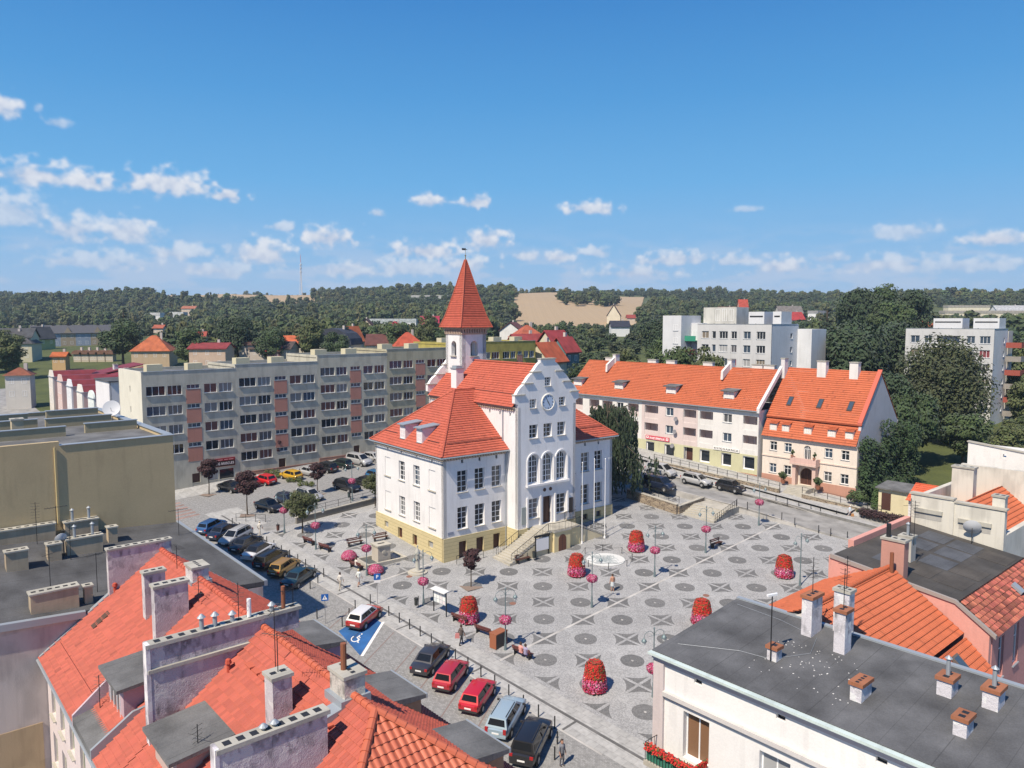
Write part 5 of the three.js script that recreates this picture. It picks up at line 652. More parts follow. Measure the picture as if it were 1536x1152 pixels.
  obj('skylight', new MB().hexa([[-14.5, 8.85, -55.6], [-14.5, 8.85, -56.2], [-13.9, 8.4, -56.2], [-13.9, 8.4, -55.6]], [[-14.42, 9.0, -55.6], [-14.42, 9.0, -56.2], [-13.82, 8.55, -56.2], [-13.82, 8.55, -55.6]]), MAT.zinc, h);
  const pc = stack(h, -19.9, -18.5, 9.3, 12.1, -49.4, -48.7, plaster(0.5, 0.27, 0.22), { flues: 3 }); obj('flue_pipe', new MB().cyl(-19.6, -49.0, 12.2, 13.1, 0.14, 0.14, 9), MAT.iron, pc); stack(h, -20.2, -19.4, 9.6, 11.5, -53.0, -52.2, dirty(0.5, 0.47, 0.44), { flues: 2, pots: 1 });
  recentre(h, -18, -4, -55); antenna('slender antenna beside the pink chimney', rowW(-19.0, 11.3, -51.5), 3.0); antenna('rake antenna beside the small grey chimney on the pink house', rowW(-19.6, 11.6, -52.4), 2.6); dish('satellite dish in front of the grey party wall', rowW(-18.4, 9.7, -60.6), 2.6, 0.6);
}
{
  const h = frameThing('grey_party_house', 'weathered grey house with blind windows and coping behind the pink house', 'house', ROW), g = dirty(0.62, 0.60, 0.56), Z = -61.4;
  wall(h, 'party_wall', g, [[0, -4], [6.4, -4], [6.4, 12.3], [3.0, 12.4], [3.0, 12.55], [0, 12.55]], [], 0.5, [-23, 0, Z]); obj('plaza_wall', new MB().mm(-23, -22.6, -4, 12.3, -72, Z - 0.51), g, h); obj('yard_wall', new MB().mm(-17, -16.6, -4, 10.5, -72, Z - 0.51), g, h); obj('far_wall', new MB().mm(-23, -16.6, -4, 13.6, -72.5, -72), g, h);
  obj('coping', new MB().mm(-23.1, -19.95, 12.55, 12.68, Z - 0.6, Z + 0.08).mm(-19.95, -16.5, 12.38, 12.5, Z - 0.6, Z + 0.08), MAT.stone, h); obj('pier', new MB().mm(-20.2, -19.9, 8.5, 12.4, Z, Z + 0.1), g, h);
  for (const [x0, x1, y] of [[-22.7, -20.7, 11.25], [-19.6, -17.4, 11.0]]) { const b = obj('blind_window', new MB().mm(x0, x1, y, y + 0.3, Z, Z + 0.14), MAT.concrete, h); obj('recess', new MB().mm(x0 + 0.05, x1 - 0.05, y - 0.5, y, Z - 0.01, Z + 0.012), dirty(0.4, 0.39, 0.38), b); }
  const mb = new MB(); slope(mb, [-16.7, 9.6, Z - 0.6], [-16.7, 9.6, -72], [-19.8, 12.1, -72], [-19.8, 12.1, Z - 0.6], ot); slope(mb, [-23.0, 9.9, -72], [-23.0, 9.9, Z - 0.6], [-19.8, 12.1, Z - 0.6], [-19.8, 12.1, -72], ot); obj('tiled_roof', mb, orangeT, h, 'stuff');
  stack(h, -22.2, -20.6, 11.0, 14.0, -68.3, -67.5, g, { flues: 3 }); stack(h, -17.6, -16.8, 9.5, 13.2, -62.6, -61.95, g, { flues: 2 }); recentre(h, -20, -3.5, -66);
  const k = frameThing('grey_back_house', 'pale house with long coped wall and red verge behind the weathered grey house', 'house', ROW); wall(k, 'party_wall', dirty(0.64, 0.62, 0.58), [[0, -4], [9, -4], [9, 12.6], [2.4, 13.1], [0, 10.8]], [], 0.5, [-22.7, 0, -74]); obj('coping', new MB().hexa([[-20.3, 13.1, -74.55], [-13.7, 12.6, -74.55], [-13.7, 12.6, -73.9], [-20.3, 13.1, -73.9]], [[-20.3, 13.25, -74.55], [-13.7, 12.75, -74.55], [-13.7, 12.75, -73.9], [-20.3, 13.25, -73.9]]), MAT.stone, k); obj('body', new MB().mm(-22.6, -13.8, -4, 10.5, -84, -74.55), dirty(0.62, 0.6, 0.57), k); const m2 = new MB(); slope(m2, [-22.9, 10.4, -84], [-22.9, 10.4, -74.55], [-19, 13, -74.55], [-19, 13, -84], ot); obj('tiled_roof', m2, orangeT, k, 'stuff'); recentre(k, -18, -3, -79);
  const w = frameThing('white_yard_house', 'white rendered house end with narrow coping beside the leafy yard', 'house', ROW); wall(w, 'end_wall', plaster(0.78, 0.77, 0.75), [[0, -3], [9.5, -3], [9.5, 12.4], [0, 13.4]], [{ x: 3.2, y: 12.2, w: 0.3, h: 0.35 }], 0.4, [-27.2, 0, -87]); obj('coping', new MB().hexa([[-27.3, 13.4, -87.5], [-17.6, 12.4, -87.5], [-17.6, 12.4, -86.9], [-27.3, 13.4, -86.9]], [[-27.3, 13.52, -87.5], [-17.6, 12.52, -87.5], [-17.6, 12.52, -86.9], [-27.3, 13.52, -86.9]]), MAT.stone, w); obj('body', new MB().mm(-27.1, -17.8, -3, 12.2, -95, -87.41), plaster(0.74, 0.73, 0.7), w); recentre(w, -22, -2, -91);
  const f = frameThing('flat_yard_house', 'white yard house with dark flat roof and small dish', 'house', ROW); obj('body', new MB().mm(-24.5, -10, -2, 14.6, -108, -98), plaster(0.74, 0.72, 0.68), f); obj('roof', new MB().mm(-24.8, -9.7, 14.6, 14.85, -108.3, -97.7), MAT.feltDark, f); recentre(f, -17, -1, -103);
  dish('white satellite dish on the flat yard house roof', rowW(-16.5, 14.85, -100), 1.2, 0.7);
  // low kiosk with beige wall and brown door beyond the corner
  const c = frameThing('kiosk', 'beige kiosk with dark lean-to roof and brown door by the ivy', 'kiosk', ROW); const cx = -36.5, cz = -95.2, cy = 2.6; obj('walls', new MB().mm(cx - 3, cx + 3, cy - 1, cy + 2.7, cz - 3, cz), plaster(0.7, 0.63, 0.42), c); obj('door', new MB().mm(cx - 2.6, cx - 1.5, cy, cy + 2.1, cz, cz + 0.05), MAT.woodDark, c); obj('lean_roof', new MB().hexa([[cx - 3.3, cy + 2.6, cz + 0.4], [cx + 3.3, cy + 2.6, cz + 0.4], [cx + 3.3, cy + 2.9, cz - 3.2], [cx - 3.3, cy + 2.9, cz - 3.2]], [[cx - 3.3, cy + 2.75, cz + 0.4], [cx + 3.3, cy + 2.75, cz + 0.4], [cx + 3.3, cy + 3.1, cz - 3.2], [cx - 3.3, cy + 3.1, cz - 3.2]]), MAT.feltMid, c); const m3 = new MB(); slope(m3, [cx + 1.2, cy + 2.2, cz + 2.6], [cx + 6.5, cy + 2.2, cz + 2.6], [cx + 6.5, cy + 3.9, cz - 0.4], [cx + 1.2, cy + 3.9, cz - 0.4], ot); obj('red_canopy', m3, tileM(0.6, 0.12, 0.05), c, 'stuff'); obj('canopy_wall', new MB().mm(cx + 1.4, cx + 6.4, cy - 1, cy + 2.2, cz - 0.3, cz + 2.2), plaster(0.7, 0.68, 0.68), c); recentre(c, cx, cy, cz);
}
// ---------- long three-storey house with shops, and the mansard house ----------
{
  const h = frameThing('shop_row', 'long three-storey house with orange roof, loggias and ground-floor shops', 'shop building', ROW), X0 = -97, X1 = -58.0, Z = -98.0, pinkish = plaster(0.66, 0.56, 0.54), whit = plaster(0.74, 0.73, 0.71), green = plaster(0.56, 0.55, 0.36), lo = { open: true };
  const wins = [], x = v => v - X0, W = { cols: 2, rows: 1, sill: 0.12, fr: 0.08 }, log = [];
  for (const y of [10.75, 7.85]) { for (const q of [-73.9, -63.2, -84.4]) wins.push([x(q) - 0.75, y, 1.5, 1.32, W]); for (const [a, c] of [[-79, -76.2], [-71.2, -68.8], [-68.15, -65.75], [-60.55, -58.2], [-95.6, -93.2], [-91.6, -89.2], [-88.5, -86.1], [-82.7, -80.3]]) { wins.push([x(a), y - 0.75, c - a, 2.1, lo]); log.push([a, c, y - 0.75]); } }
  const shop = { cols: 1, rows: 1, sill: 0, inset: 0.25, fr: 0.14, glass: MAT.glass }; for (const [a, c] of [[-78.6, -76.9], [-74.8, -72.9], [-68.0, -66.2], [-64.1, -62.4], [-60.4, -58.5], [-88, -86], [-92.5, -90.5], [-84, -82]]) wins.push([x(a), 4.15, c - a, 1.9, shop]); wins.push([x(-71.0), 3.5, 1.7, 2.6, { cols: 1, glass: MAT.woodDark, frame: MAT.pvc, sill: 0, inset: 0.5, fr: 0.1, name: 'shop_door' }]);
  facade(h, whit, RC(0, X1 - X0, 2.0, 12.9), wins, 0.35, [X0, 0, Z]);
  for (const [a, c, y] of log) { const l = obj('loggia', new MB().mm(a - 0.1, c + 0.1, y - 0.1, y + 2.2, Z - 1.7, Z - 1.6).mm(a - 0.15, a - 0.05, y - 0.1, y + 2.2, Z - 1.6, Z - 0.36).mm(c + 0.05, c + 0.15, y - 0.1, y + 2.2, Z - 1.6, Z - 0.36).mm(a - 0.1, c + 0.1, y - 0.2, y - 0.05, Z - 1.6, Z - 0.36).mm(a - 0.1, c + 0.1, y + 2.1, y + 2.2, Z - 1.6, Z - 0.36), pinkish, h); win(l, (a + c) / 2 - 0.2, y + 0.05, Z - 1.58, 0, 1.3, 1.95, { cols: 2, inset: 0, sill: 0 }); obj('loggia_front', new MB().mm(a, c, y, y + 0.85, Z - 0.3, Z - 0.06), (a < -70 ? pinkish : whit), l); }
  // colour bands: pink upper bay, green shop front
  obj('shop_front', (() => { const m = new MB(); const hs = [[-88, -86], [-84, -82], [-78.6, -76.9], [-74.8, -72.9], [-71.0, -69.3], [-68, -66.2], [-64.1, -62.4], [-60.4, -58.5]]; let p = -89; for (const [a, c] of hs) { m.mm(p, a - 0.02, 3.55, 6.35, Z, Z + 0.05); m.mm(a - 0.02, c + 0.02, 6.1, 6.35, Z, Z + 0.05); if (a !== -71.0) m.mm(a - 0.02, c + 0.02, 3.55, 4.13, Z, Z + 0.05); p = c + 0.02; } m.mm(p, -58.02, 3.55, 6.35, Z, Z + 0.05); return m; })(), green, h); obj('base_course', new MB().mm(-89, -71.05, 2.0, 3.55, Z, Z + 0.09).mm(-69.25, -58.02, 2.0, 3.55, Z, Z + 0.09), M(0.35, 0.17, 0.11), h);
  { const m = new MB(), op = [[-79, -76.2], [-74.65, -73.15], [-71.2, -68.8]]; let p = -79.6; const y0 = 6.35, y1 = 12.85; for (const [a, c] of op) { m.mm(p, a - 0.01, y0, y1, Z, Z + 0.03); const yy = c - a < 2 ? [[6.35, 7.84], [9.18, 10.74], [12.08, y1]] : [[6.35, 7.09], [9.21, 9.99], [12.11, y1]]; for (const [u, v] of yy) m.mm(a - 0.01, c + 0.01, u, v, Z, Z + 0.03); p = c + 0.01; } m.mm(p, -68.5, y0, y1, Z, Z + 0.03); obj('pink_bay', m, pinkish, h); }
  obj('end_wall', new MB().mm(X1 - 0.3, X1 - 0.01, 2, 13, -109.5, Z - 0.36), whit, h); obj('back_wall', new MB().mm(X0, X1, 2, 12.9, -109.9, -109.5), whit, h); obj('far_end_wall', new MB().mm(X0, X0 + 0.3, 2, 13, -109.5, Z - 0.36), whit, h);
  const mb = new MB(); slope(mb, [X0, 12.95, Z + 0.45], [X1 + 0.1, 12.95, Z + 0.45], [X1 + 0.1, 18.7, -103.7], [X0, 18.7, -103.7], { ...ot, seg: 2, tw: 0.3 }); slope(mb, [X1 + 0.1, 12.95, -110.2], [X0, 12.95, -110.2], [X0, 18.7, -103.7], [X1 + 0.1, 18.7, -103.7], { ...ot, seg: 1 }); obj('tiled_roof', mb, tileM(0.45, 0.118, 0.05), h, 'stuff'); obj('gutter', new MB().tube([[X0, 12.9, Z + 0.5], [X1, 12.9, Z + 0.5]], 0.08, 5), MAT.zinc, h); obj('fascia', new MB().mm(X0, X1, 12.72, 12.9, Z + 0.02, Z + 0.4), MAT.stone, h);
  for (const [a, c] of [[-96.6, -94.1], [-86.7, -84.3], [-75.6, -73.2], [-64.8, -62.5]]) { const d = obj('dormer', new MB().mm(a + 0.25, c - 0.25, 14.0, 15.4, -101, -98.85), whit, h); obj('dormer_roof', new MB().hexa([[a - 0.1, 15.38, -98.45], [c + 0.1, 15.38, -98.45], [c + 0.1, 15.75, -101.2], [a - 0.1, 15.75, -101.2]], [[a - 0.1, 15.5, -98.45], [c + 0.1, 15.5, -98.45], [c + 0.1, 15.87, -101.2], [a - 0.1, 15.87, -101.2]]), MAT.feltMid, d); win(d, a + 0.55, 14.35, -98.85, 0, c - a - 1.1, 0.95, { cols: 2, inset: -0.03, sill: 0.05 }); }
  for (const lx of [-90.5, -66.5]) { const p = obj('fire_parapet', new MB().hexa([[lx - 0.2, 16.9, -101.2], [lx + 0.2, 16.9, -101.2], [lx + 0.2, 18.6, -103.7], [lx - 0.2, 18.6, -103.7]], [[lx - 0.2, 18.2, -101.3], [lx + 0.2, 18.2, -101.3], [lx + 0.2, 19.7, -103.7], [lx - 0.2, 19.7, -103.7]]), whit, h); stack(h, lx - 0.35, lx + 0.35, 18.2, 19.9, -104.4, -103.3, whit, { flues: 2 }); }
  for (const lx of [-93, -83, -79, -71.5, -62.5, -60.5]) stack(h, lx - 0.9, lx + 0.9, 17.6, 19.2, -105.4, -104.7, whit, { flues: 4 });
  obj('verge_wall', new MB().hexa([[X1 - 0.1, 12.7, Z + 0.5], [X1 + 0.35, 12.7, Z + 0.5], [X1 + 0.35, 18.6, -103.7], [X1 - 0.1, 18.6, -103.7]], [[X1 - 0.1, 13.4, Z + 0.5], [X1 + 0.35, 13.4, Z + 0.5], [X1 + 0.35, 19.35, -103.7], [X1 - 0.1, 19.35, -103.7]]), plaster(0.7, 0.69, 0.7), h);
  const sign = (txt, a, c, y0, y1, bg, fgc, nm) => { const s = obj(nm, new MB().mm(a, c, y0, y1, Z + 0.06, Z + 0.16), bg ? M(...bg) : MAT.white, h); const cv = document.createElement('canvas'); cv.width = 512; cv.height = 96; const k = cv.getContext('2d'); k.fillStyle = bg ? '#c5505e' : '#ece9e3'; k.fillRect(0, 0, 512, 96); k.fillStyle = fgc; if (txt) { k.font = 'bold 84px sans-serif'; k.textAlign = 'center'; k.fillText(txt, 256, 79, 500); } else { k.fillRect(14, 12, 50, 62); k.fillRect(446, 14, 50, 62); const rr = rngOf(33); for (let i = 0; i < 13; i++) k.fillRect(86 + i * 26 + rr() * 6, 24 + rr() * 10, 10 + rr() * 10, 34 + rr() * 8); k.fillRect(84, 78, 340, 6); k.fillStyle = '#b03a4a'; k.fillRect(28, 24, 22, 30); k.fillRect(460, 28, 22, 30); } const t = new THREE.CanvasTexture(cv); t.colorSpace = THREE.SRGBColorSpace; const p = obj('sign_panel', new THREE.PlaneGeometry(c - a - 0.06, y1 - y0 - 0.06), new THREE.MeshStandardMaterial({ map: t, roughness: 0.5 }), s); p.position.set((a + c) / 2, (y0 + y1) / 2, Z + 0.165); };
  sign('', -78.6, -73.8, 6.5, 7.15, [0.5, 0.08, 0.1], '#f3e8e8', 'shop_sign'); sign('KSIĘGARNIA', -65.5, -61.0, 6.4, 6.95, null, '#3a4652', 'shop_sign');
  for (const [lx, y] of [[-72.4, 10.4], [-72.6, 8.3], [-73.0, 6.0]]) { const d = obj('wall_dish', new MB().lathe(0, 0, [[0, 0], [0.25, 0.03], [0.38, 0.1], [0, 0.02]], 12), M(0.2, 0.2, 0.22), h); d.position.set(lx, y, Z + 0.35); d.rotation.set(1.2, 0.6, 0); }
  recentre(h, -77, 3.2, -103);
}
{
  const h = frameThing('mansard_house', 'cream house with orange mansard roof, five small dormers and arched portal', 'house', ROW), X0 = -57.55, X1 = -43.8, Z = -98.5, cream = plaster(0.76, 0.68, 0.60), W = { cols: 2, rows: 2, sill: 0.12, fr: 0.07 }, x = v => v - X0, wn = [];
  for (const c of [-55.85, -53.6, -47.7, -45.4]) wn.push([x(c) - 0.55, 7.45, 1.1, 1.3, W], [x(c) - 0.55, 4.2, 1.1, 1.35, W]); wn.push([x(-50.7) - 0.5, 6.75, 1.0, 2.0, { arch: true, rows: 2, sill: 0 }], [x(-50.7) - 1.0, 3.2, 2.0, 2.4, { arch: true, rows: 1, glass: MAT.woodDark, frame: MAT.woodBrown, sill: 0, inset: 0.3, name: 'portal_door' }]);
  facade(h, cream, RC(0, X1 - X0, 1.5, 9.5), wn, 0.4, [X0, 0, Z]);
  obj('base_course', new MB().mm(X0, -52.0, 1.5, 3.9, Z, Z + 0.08).mm(-49.4, X1, 1.5, 3.9, Z, Z + 0.08), plaster(0.5, 0.27, 0.2), h); obj('string_course', new MB().mm(X0, X1, 6.55, 6.72, Z, Z + 0.12).mm(X0, X1, 9.3, 9.5, Z, Z + 0.25), plaster(0.72, 0.6, 0.52), h);
  { const p = obj('portal', new MB().mm(-52.4, -51.9, 3.0, 6.1, Z, Z + 0.9).mm(-49.5, -49.0, 3.0, 6.1, Z, Z + 0.9).mm(-52.6, -48.8, 6.1, 6.4, Z, Z + 1.3), plaster(0.66, 0.48, 0.42), h); obj('balcony_rail', new MB().mm(-52.6, -48.8, 6.4, 7.1, Z + 1.1, Z + 1.25).mm(-52.6, -52.45, 6.4, 7.1, Z, Z + 1.1).mm(-48.95, -48.8, 6.4, 7.1, Z, Z + 1.1), plaster(0.66, 0.45, 0.4), p); obj('portal_step', new MB().mm(-52.6, -48.8, 2.7, 3.15, Z, Z + 1.5), MAT.stone, p); }
  const mT = { ...ot, tw: 0.28, seg: 1 }, mb = new MB(); slope(mb, [X0, 9.5, Z + 0.45], [X1, 9.5, Z + 0.45], [X1, 12.2, -99.7], [X0, 12.2, -99.7], mT); slope(mb, [X0, 12.25, -99.35], [X1, 12.25, -99.35], [X1, 19.1, -105], [X0, 19.1, -105], mT); slope(mb, [X1, 12.25, -110.8], [X0, 12.25, -110.8], [X0, 19.1, -105], [X1, 19.1, -105], mT); obj('tiled_roof', mb, tileM(0.45, 0.115, 0.048), h, 'stuff'); obj('eave_board', new MB().mm(X0, X1, 12.1, 12.24, -99.7, -99.3), M(0.3, 0.07, 0.03), h);
  for (const c of [-56.0, -54.1, -50.8, -47.4, -45.0]) { const d = obj('dormer', new MB().mm(c - 0.55, c + 0.55, 10.3, 11.35, -99.8, -98.55), cream, h); win(d, c - 0.32, 10.45, -98.55, 0, 0.64, 0.72, { cols: 2, rows: 2, inset: -0.03, sill: 0 }); const m = new MB(); slope(m, [c - 0.65, 11.32, -98.35], [c + 0.65, 11.32, -98.35], [c + 0.65, 11.85, -99.8], [c - 0.65, 11.85, -99.8], mT); obj('dormer_roof', m, tileM(0.45, 0.115, 0.048), d); }
  for (const c of [-54.9, -50.4, -46.1]) { const yy = z => 12.25 + (-99.35 - z) * 1.212, s = obj('skylight', new MB().hexa([[c - 0.35, yy(-100.6) + 0.04, -100.6], [c + 0.35, yy(-100.6) + 0.04, -100.6], [c + 0.35, yy(-101.6) + 0.04, -101.6], [c - 0.35, yy(-101.6) + 0.04, -101.6]], [[c - 0.35, yy(-100.6) + 0.16, -100.55], [c + 0.35, yy(-100.6) + 0.16, -100.55], [c + 0.35, yy(-101.6) + 0.16, -101.55], [c - 0.35, yy(-101.6) + 0.16, -101.55]]), M(0.06, 0.045, 0.04), h); obj('pane', new MB().quad([c - 0.26, yy(-100.7) + 0.17, -100.65], [c + 0.26, yy(-100.7) + 0.17, -100.65], [c + 0.26, yy(-101.5) + 0.17, -101.45], [c - 0.26, yy(-101.5) + 0.17, -101.45]), MAT.glassB, s); }
  wall(h, 'gable_wall', plaster(0.52, 0.50, 0.53), [[0, 1.5], [12.6, 1.5], [12.6, 11.6], [6.3, 18.85], [1.0, 12.4], [0, 9.5]], [], 0.35, [X1 - 0.01, 0, Z - 0.05], Math.PI / 2); obj('back_wall', new MB().mm(X0, X1, 1.5, 12, -111.1, -110.8), cream, h); obj('verge', new MB().hexa([[X1 - 0.5, 12.2, -99.3], [X1 + 0.08, 12.2, -99.3], [X1 + 0.08, 19.1, -105], [X1 - 0.5, 19.1, -105]], [[X1 - 0.5, 12.55, -99.3], [X1 + 0.08, 12.55, -99.3], [X1 + 0.08, 19.4, -105], [X1 - 0.5, 19.4, -105]]), M(0.5, 0.12, 0.08), h);
  stack(h, -52.5, -51.2, 17.4, 20.2, -104.9, -104.0, plaster(0.76, 0.74, 0.72), { flues: 3 }); stack(h, -47.8, -46.6, 17.4, 20.2, -104.9, -104.0, plaster(0.76, 0.74, 0.72), { flues: 3 }); stack(h, -57.9, -57.3, 17.5, 20.4, -104.6, -103.6, plaster(0.7, 0.69, 0.7), { flues: 2 });
  recentre(h, -50.7, 3, -104.5);
}
// terrace wall with railings and steps in front of both houses
{
  const mk = (label, a, b, h0) => { const L = Math.hypot(b[0] - a[0], b[1] - a[1]), o = thing('terrace_wall', label, 'wall', [a[0], gyu(a[0], a[1]), a[1]], Math.atan2(-(b[1] - a[1]), b[0] - a[0])), dy = gyu(b[0], b[1]) - gyu(a[0], a[1]); obj('wall_body', new MB().hexa([[0, -0.5, 0.2], [L, dy - 0.5, 0.2], [L, dy - 0.5, -0.2], [0, -0.5, -0.2]], [[0, h0, 0.2], [L, dy + h0, 0.2], [L, dy + h0, -0.2], [0, h0, -0.2]]), M_rubble, o); obj('coping', new MB().hexa([[0, h0, 0.25], [L, dy + h0, 0.25], [L, dy + h0, -0.25], [0, h0, -0.25]], [[0, h0 + 0.08, 0.25], [L, dy + h0 + 0.08, 0.25], [L, dy + h0 + 0.08, -0.25], [0, h0 + 0.08, -0.25]]), MAT.stone, o);
    const n = Math.max(2, Math.round(L / 1.6)); for (let i = 0; i <= n; i++) { const x = L * i / n, y = dy * i / n + h0; obj('rail_post', new MB().mm(x - 0.03, x + 0.03, y, y + 0.95, -0.03, 0.03), MAT.iron, o); } const r = new MB(); for (const hh of [0.93, 0.5]) r.tube([[0, h0 + hh, 0], [L, dy + h0 + hh, 0]], 0.022, 4); obj('rail', r, MAT.iron, o); };
  mk('rubble terrace wall with railing in front of the shops', [22.3, -115.9], [36.4, -100.2], 0.8); mk('rubble terrace wall with railing in front of the cream mansard house', [38.7, -98.2], [46.2, -91.9], 0.95);
  const o = thing('terrace_steps', 'stone steps between the terrace walls up to the cream house', 'steps', [36.6, 0, -100], 0); for (let k = 0; k < 6; k++) { const t = k * 0.32, mb = new MB(), p = [36.5 + t * 0.755 - 36.6, -100.1 - t * 0.656 + 100], q = [38.6 + t * 0.755 - 36.6, -98.3 - t * 0.656 + 100], e = 0.33 + (k === 5 ? 1.6 : 0), y = gyu(36.5, -100.1) + 0.15 * (k + 1); mb.hexa([[p[0], y - 1, p[1]], [q[0], y - 1, q[1]], [q[0] + e * 0.755, y - 1, q[1] - e * 0.656], [p[0] + e * 0.755, y - 1, p[1] - e * 0.656]], [[p[0], y, p[1]], [q[0], y, q[1]], [q[0] + e * 0.755, y, q[1] - e * 0.656], [p[0] + e * 0.755, y, p[1] - e * 0.656]]); obj('step', mb, MAT.stone, o); }
  const tp = (lx0, lx1) => { const a = rowW(lx0, 0, -98), b = rowW(lx1, 0, -98), c = rowW(lx1, 0, -92), d = rowW(lx0, 0, -93); return [[a[0], a[2]], [b[0], b[2]], [c[0], c[2]], [d[0], d[2]]]; }; sheet('terrace', tp(-97, -42), 0.85, M_slab, null, true, gyu);
}
// ---------- grey concrete blocks behind ----------
function greyBlock(label, X0, X1, Z, depth, top, g0, bays, seed) {
  const o = frameThing('grey_block', label, 'apartment block', ROW, 'grey concrete apartment blocks behind the shops'), gm = plaster(0.58, 0.59, 0.60), gw = plaster(0.66, 0.68, 0.71), r = rngOf(seed), wn = [], gl = [MAT.glass, MAT.glassB, MAT.curtain, MAT.glass, M(0.1, 0.1, 0.11, { rough: 0.15 }), M(0.2, 0.17, 0.13, { rough: 0.3 }), MAT.glassB, MAT.curtainRed], bal = [];
  for (let f = 0; f < 7; f++) { const y = top - 2.95 - f * 2.75; if (y < g0 + 0.5) break; for (const [a, w, n] of bays) { const t = w > 2.3; wn.push([a - X0, y, w, 1.5, t ? { open: true } : { cols: n, sill: 0.1, fr: 0.07, glass: gl[Math.floor(r() * 8)] }]); if (t) bal.push([a, w, y]); } }
  facade(o, gm, RC(0, X1 - X0, g0 - 2, top), wn, 0.3, [X0, 0, Z]);
  for (const [a, w, y] of bal) { const b = obj('loggia', new MB().mm(a, a + w, y - 0.9, y + 1.6, Z - 1.5, Z - 1.4), gm, o); obj('loggia_front', new MB().mm(a, a + w, y - 0.95, y + 0.12, Z - 0.05, Z + 0.06), [M(0.03, 0.22, 0.14), M(0.12, 0.03, 0.03), MAT.pvc, gm][Math.floor(r() * 4)], b); win(b, a + 0.4, y - 0.75, Z - 1.39, 0, 1.5, 2.0, { cols: 2, inset: 0, sill: 0 }); }
  const sw = []; for (let f = 0; f < 7; f++) { const y = top - 2.9 - f * 2.75; if (y > g0 + 0.5) sw.push([depth * 0.72, y, 0.8, 1.1, { cols: 1, sill: 0.1 }]); } facade(o, gw, RC(0, depth, g0 - 2, top), sw, 0.3, [X1, 0, Z - 0.01], Math.PI / 2); obj('left_wall', new MB().mm(X0, X0 + 0.3, g0 - 2, top, Z - depth, Z - 0.31), gw, o); obj('back_wall', new MB().mm(X0, X1, g0 - 2, top, Z - depth - 0.3, Z - depth), gm, o); obj('roof', new MB().mm(X0, X1, top - 0.3, top - 0.2, Z - depth, Z - 0.31), MAT.feltMid, o); obj('parapet_cap', new MB().mm(X0 - 0.03, X1 + 0.03, top, top + 0.06, Z - 0.35, Z + 0.06).mm(X1 - 0.33, X1 + 0.05, top, top + 0.06, Z - depth, Z - 0.36), MAT.zinc, o);
  for (let k = 0; k < Math.floor((X1 - X0) / 2.4); k++) obj('roof_vent', new MB().cyl(X0 + 1.5 + k * 2.4, Z - 0.15, top, top + 0.12, 0.09, 0.09, 6), MAT.dark, o);
  return o;
}
{
  const a = greyBlock('grey concrete block with coloured loggias behind the shop row', -93.5, -76.5, -133, 10, 25.4, 6, [[-92.4, 1.7, 2], [-89.9, 0.9, 1], [-88.2, 2.0, 3], [-85.4, 1.3, 2], [-82.6, 1.6, 2], [-79.7, 1.9, 3]], 3);
  const gw = plaster(0.66, 0.68, 0.71); obj('left_wing', new MB().mm(-101, -96.2, 4, 27.2, -138, -131), gw, a); for (let f = 0; f < 6; f++) win(a, -98.2, 24.0 - f * 2.75, -131, 0, 1.2, 1.3, { cols: 2, inset: -0.03 }); obj('loggia_tower', new MB().mm(-96.2, -93.5, 4, 25.6, -138, -134.6), gw, a); for (let f = 0; f < 6; f++) { const y = 21.9 - f * 2.75; obj('balcony', new MB().mm(-96.2, -93.5, y, y + 1.0, -132.4, -132.3).mm(-96.2, -93.5, y - 0.1, y, -134.6, -132.3), [M(0.03, 0.25, 0.16), M(0.1, 0.03, 0.025), MAT.pvc][f % 3], a); win(a, -95.9, y + 0.1, -134.6, 0, 2.0, 1.9, { cols: 3, inset: -0.03, sill: 0 }); }
  obj('stair_head', new MB().mm(-94.5, -86.5, 25.4, 28.9, -141, -136.5), dirty(0.55, 0.55, 0.54), a); for (let k = 0; k < 3; k++) win(a, -91.5 + k * 1.6, 26.0, -136.5, 0, 1.1, 2.5, { cols: 2, inset: -0.03, sill: 0 }); for (const [x0, x1] of [[-84, -80.5], [-78.6, -76.8]]) { const p = obj('penthouse_box', new MB().mm(x0, x1, 25.3, 27.9, -141, -137), gw, a); obj('box_slit', new MB().mm(x0 + 0.3, x1 - 0.3, 26.8, 27.1, -137, -136.97), MAT.dark, p); } obj('rear_wing', new MB().mm(-79, -73.5, 4, 24.4, -149, -143), gw, a); recentre(a, -85, 5, -138);
  const b = greyBlock('grey concrete block beside the great round tree', -65, -48.6, -166.8, 8, 24.5, 7, [[-64, 1.8, 2], [-61.3, 1.5, 2], [-58.9, 4.2, 3], [-53.4, 1.5, 2], [-51.1, 1.9, 3]], 9); for (const [x0, x1] of [[-61, -55.5], [-53.5, -48.9]]) { const p = obj('penthouse_box', new MB().mm(x0, x1, 24.3, 26.6, -174.5, -170.5), gw, b); obj('box_slit', new MB().mm(x0 + 0.3, x1 - 0.3, 25.7, 25.95, -170.5, -170.47), MAT.dark, p); } for (let f = 0; f < 6; f++) { const y = 20.8 - f * 2.75; obj('side_balcony', new MB().mm(-48.3, -45.6, y, y + 0.95, -173.2, -173.1).mm(-48.3, -45.6, y - 0.12, y, -177, -173.1).mm(-45.7, -45.6, y, y + 0.95, -177, -173.2), f % 2 ? dirty(0.3, 0.28, 0.27) : M(0.3, 0.07, 0.05), b); } obj('rear_wing', new MB().mm(-52, -48.5, 5, 24, -178, -175.2), dirty(0.5, 0.5, 0.5), b); recentre(b, -57, 6, -171);
}
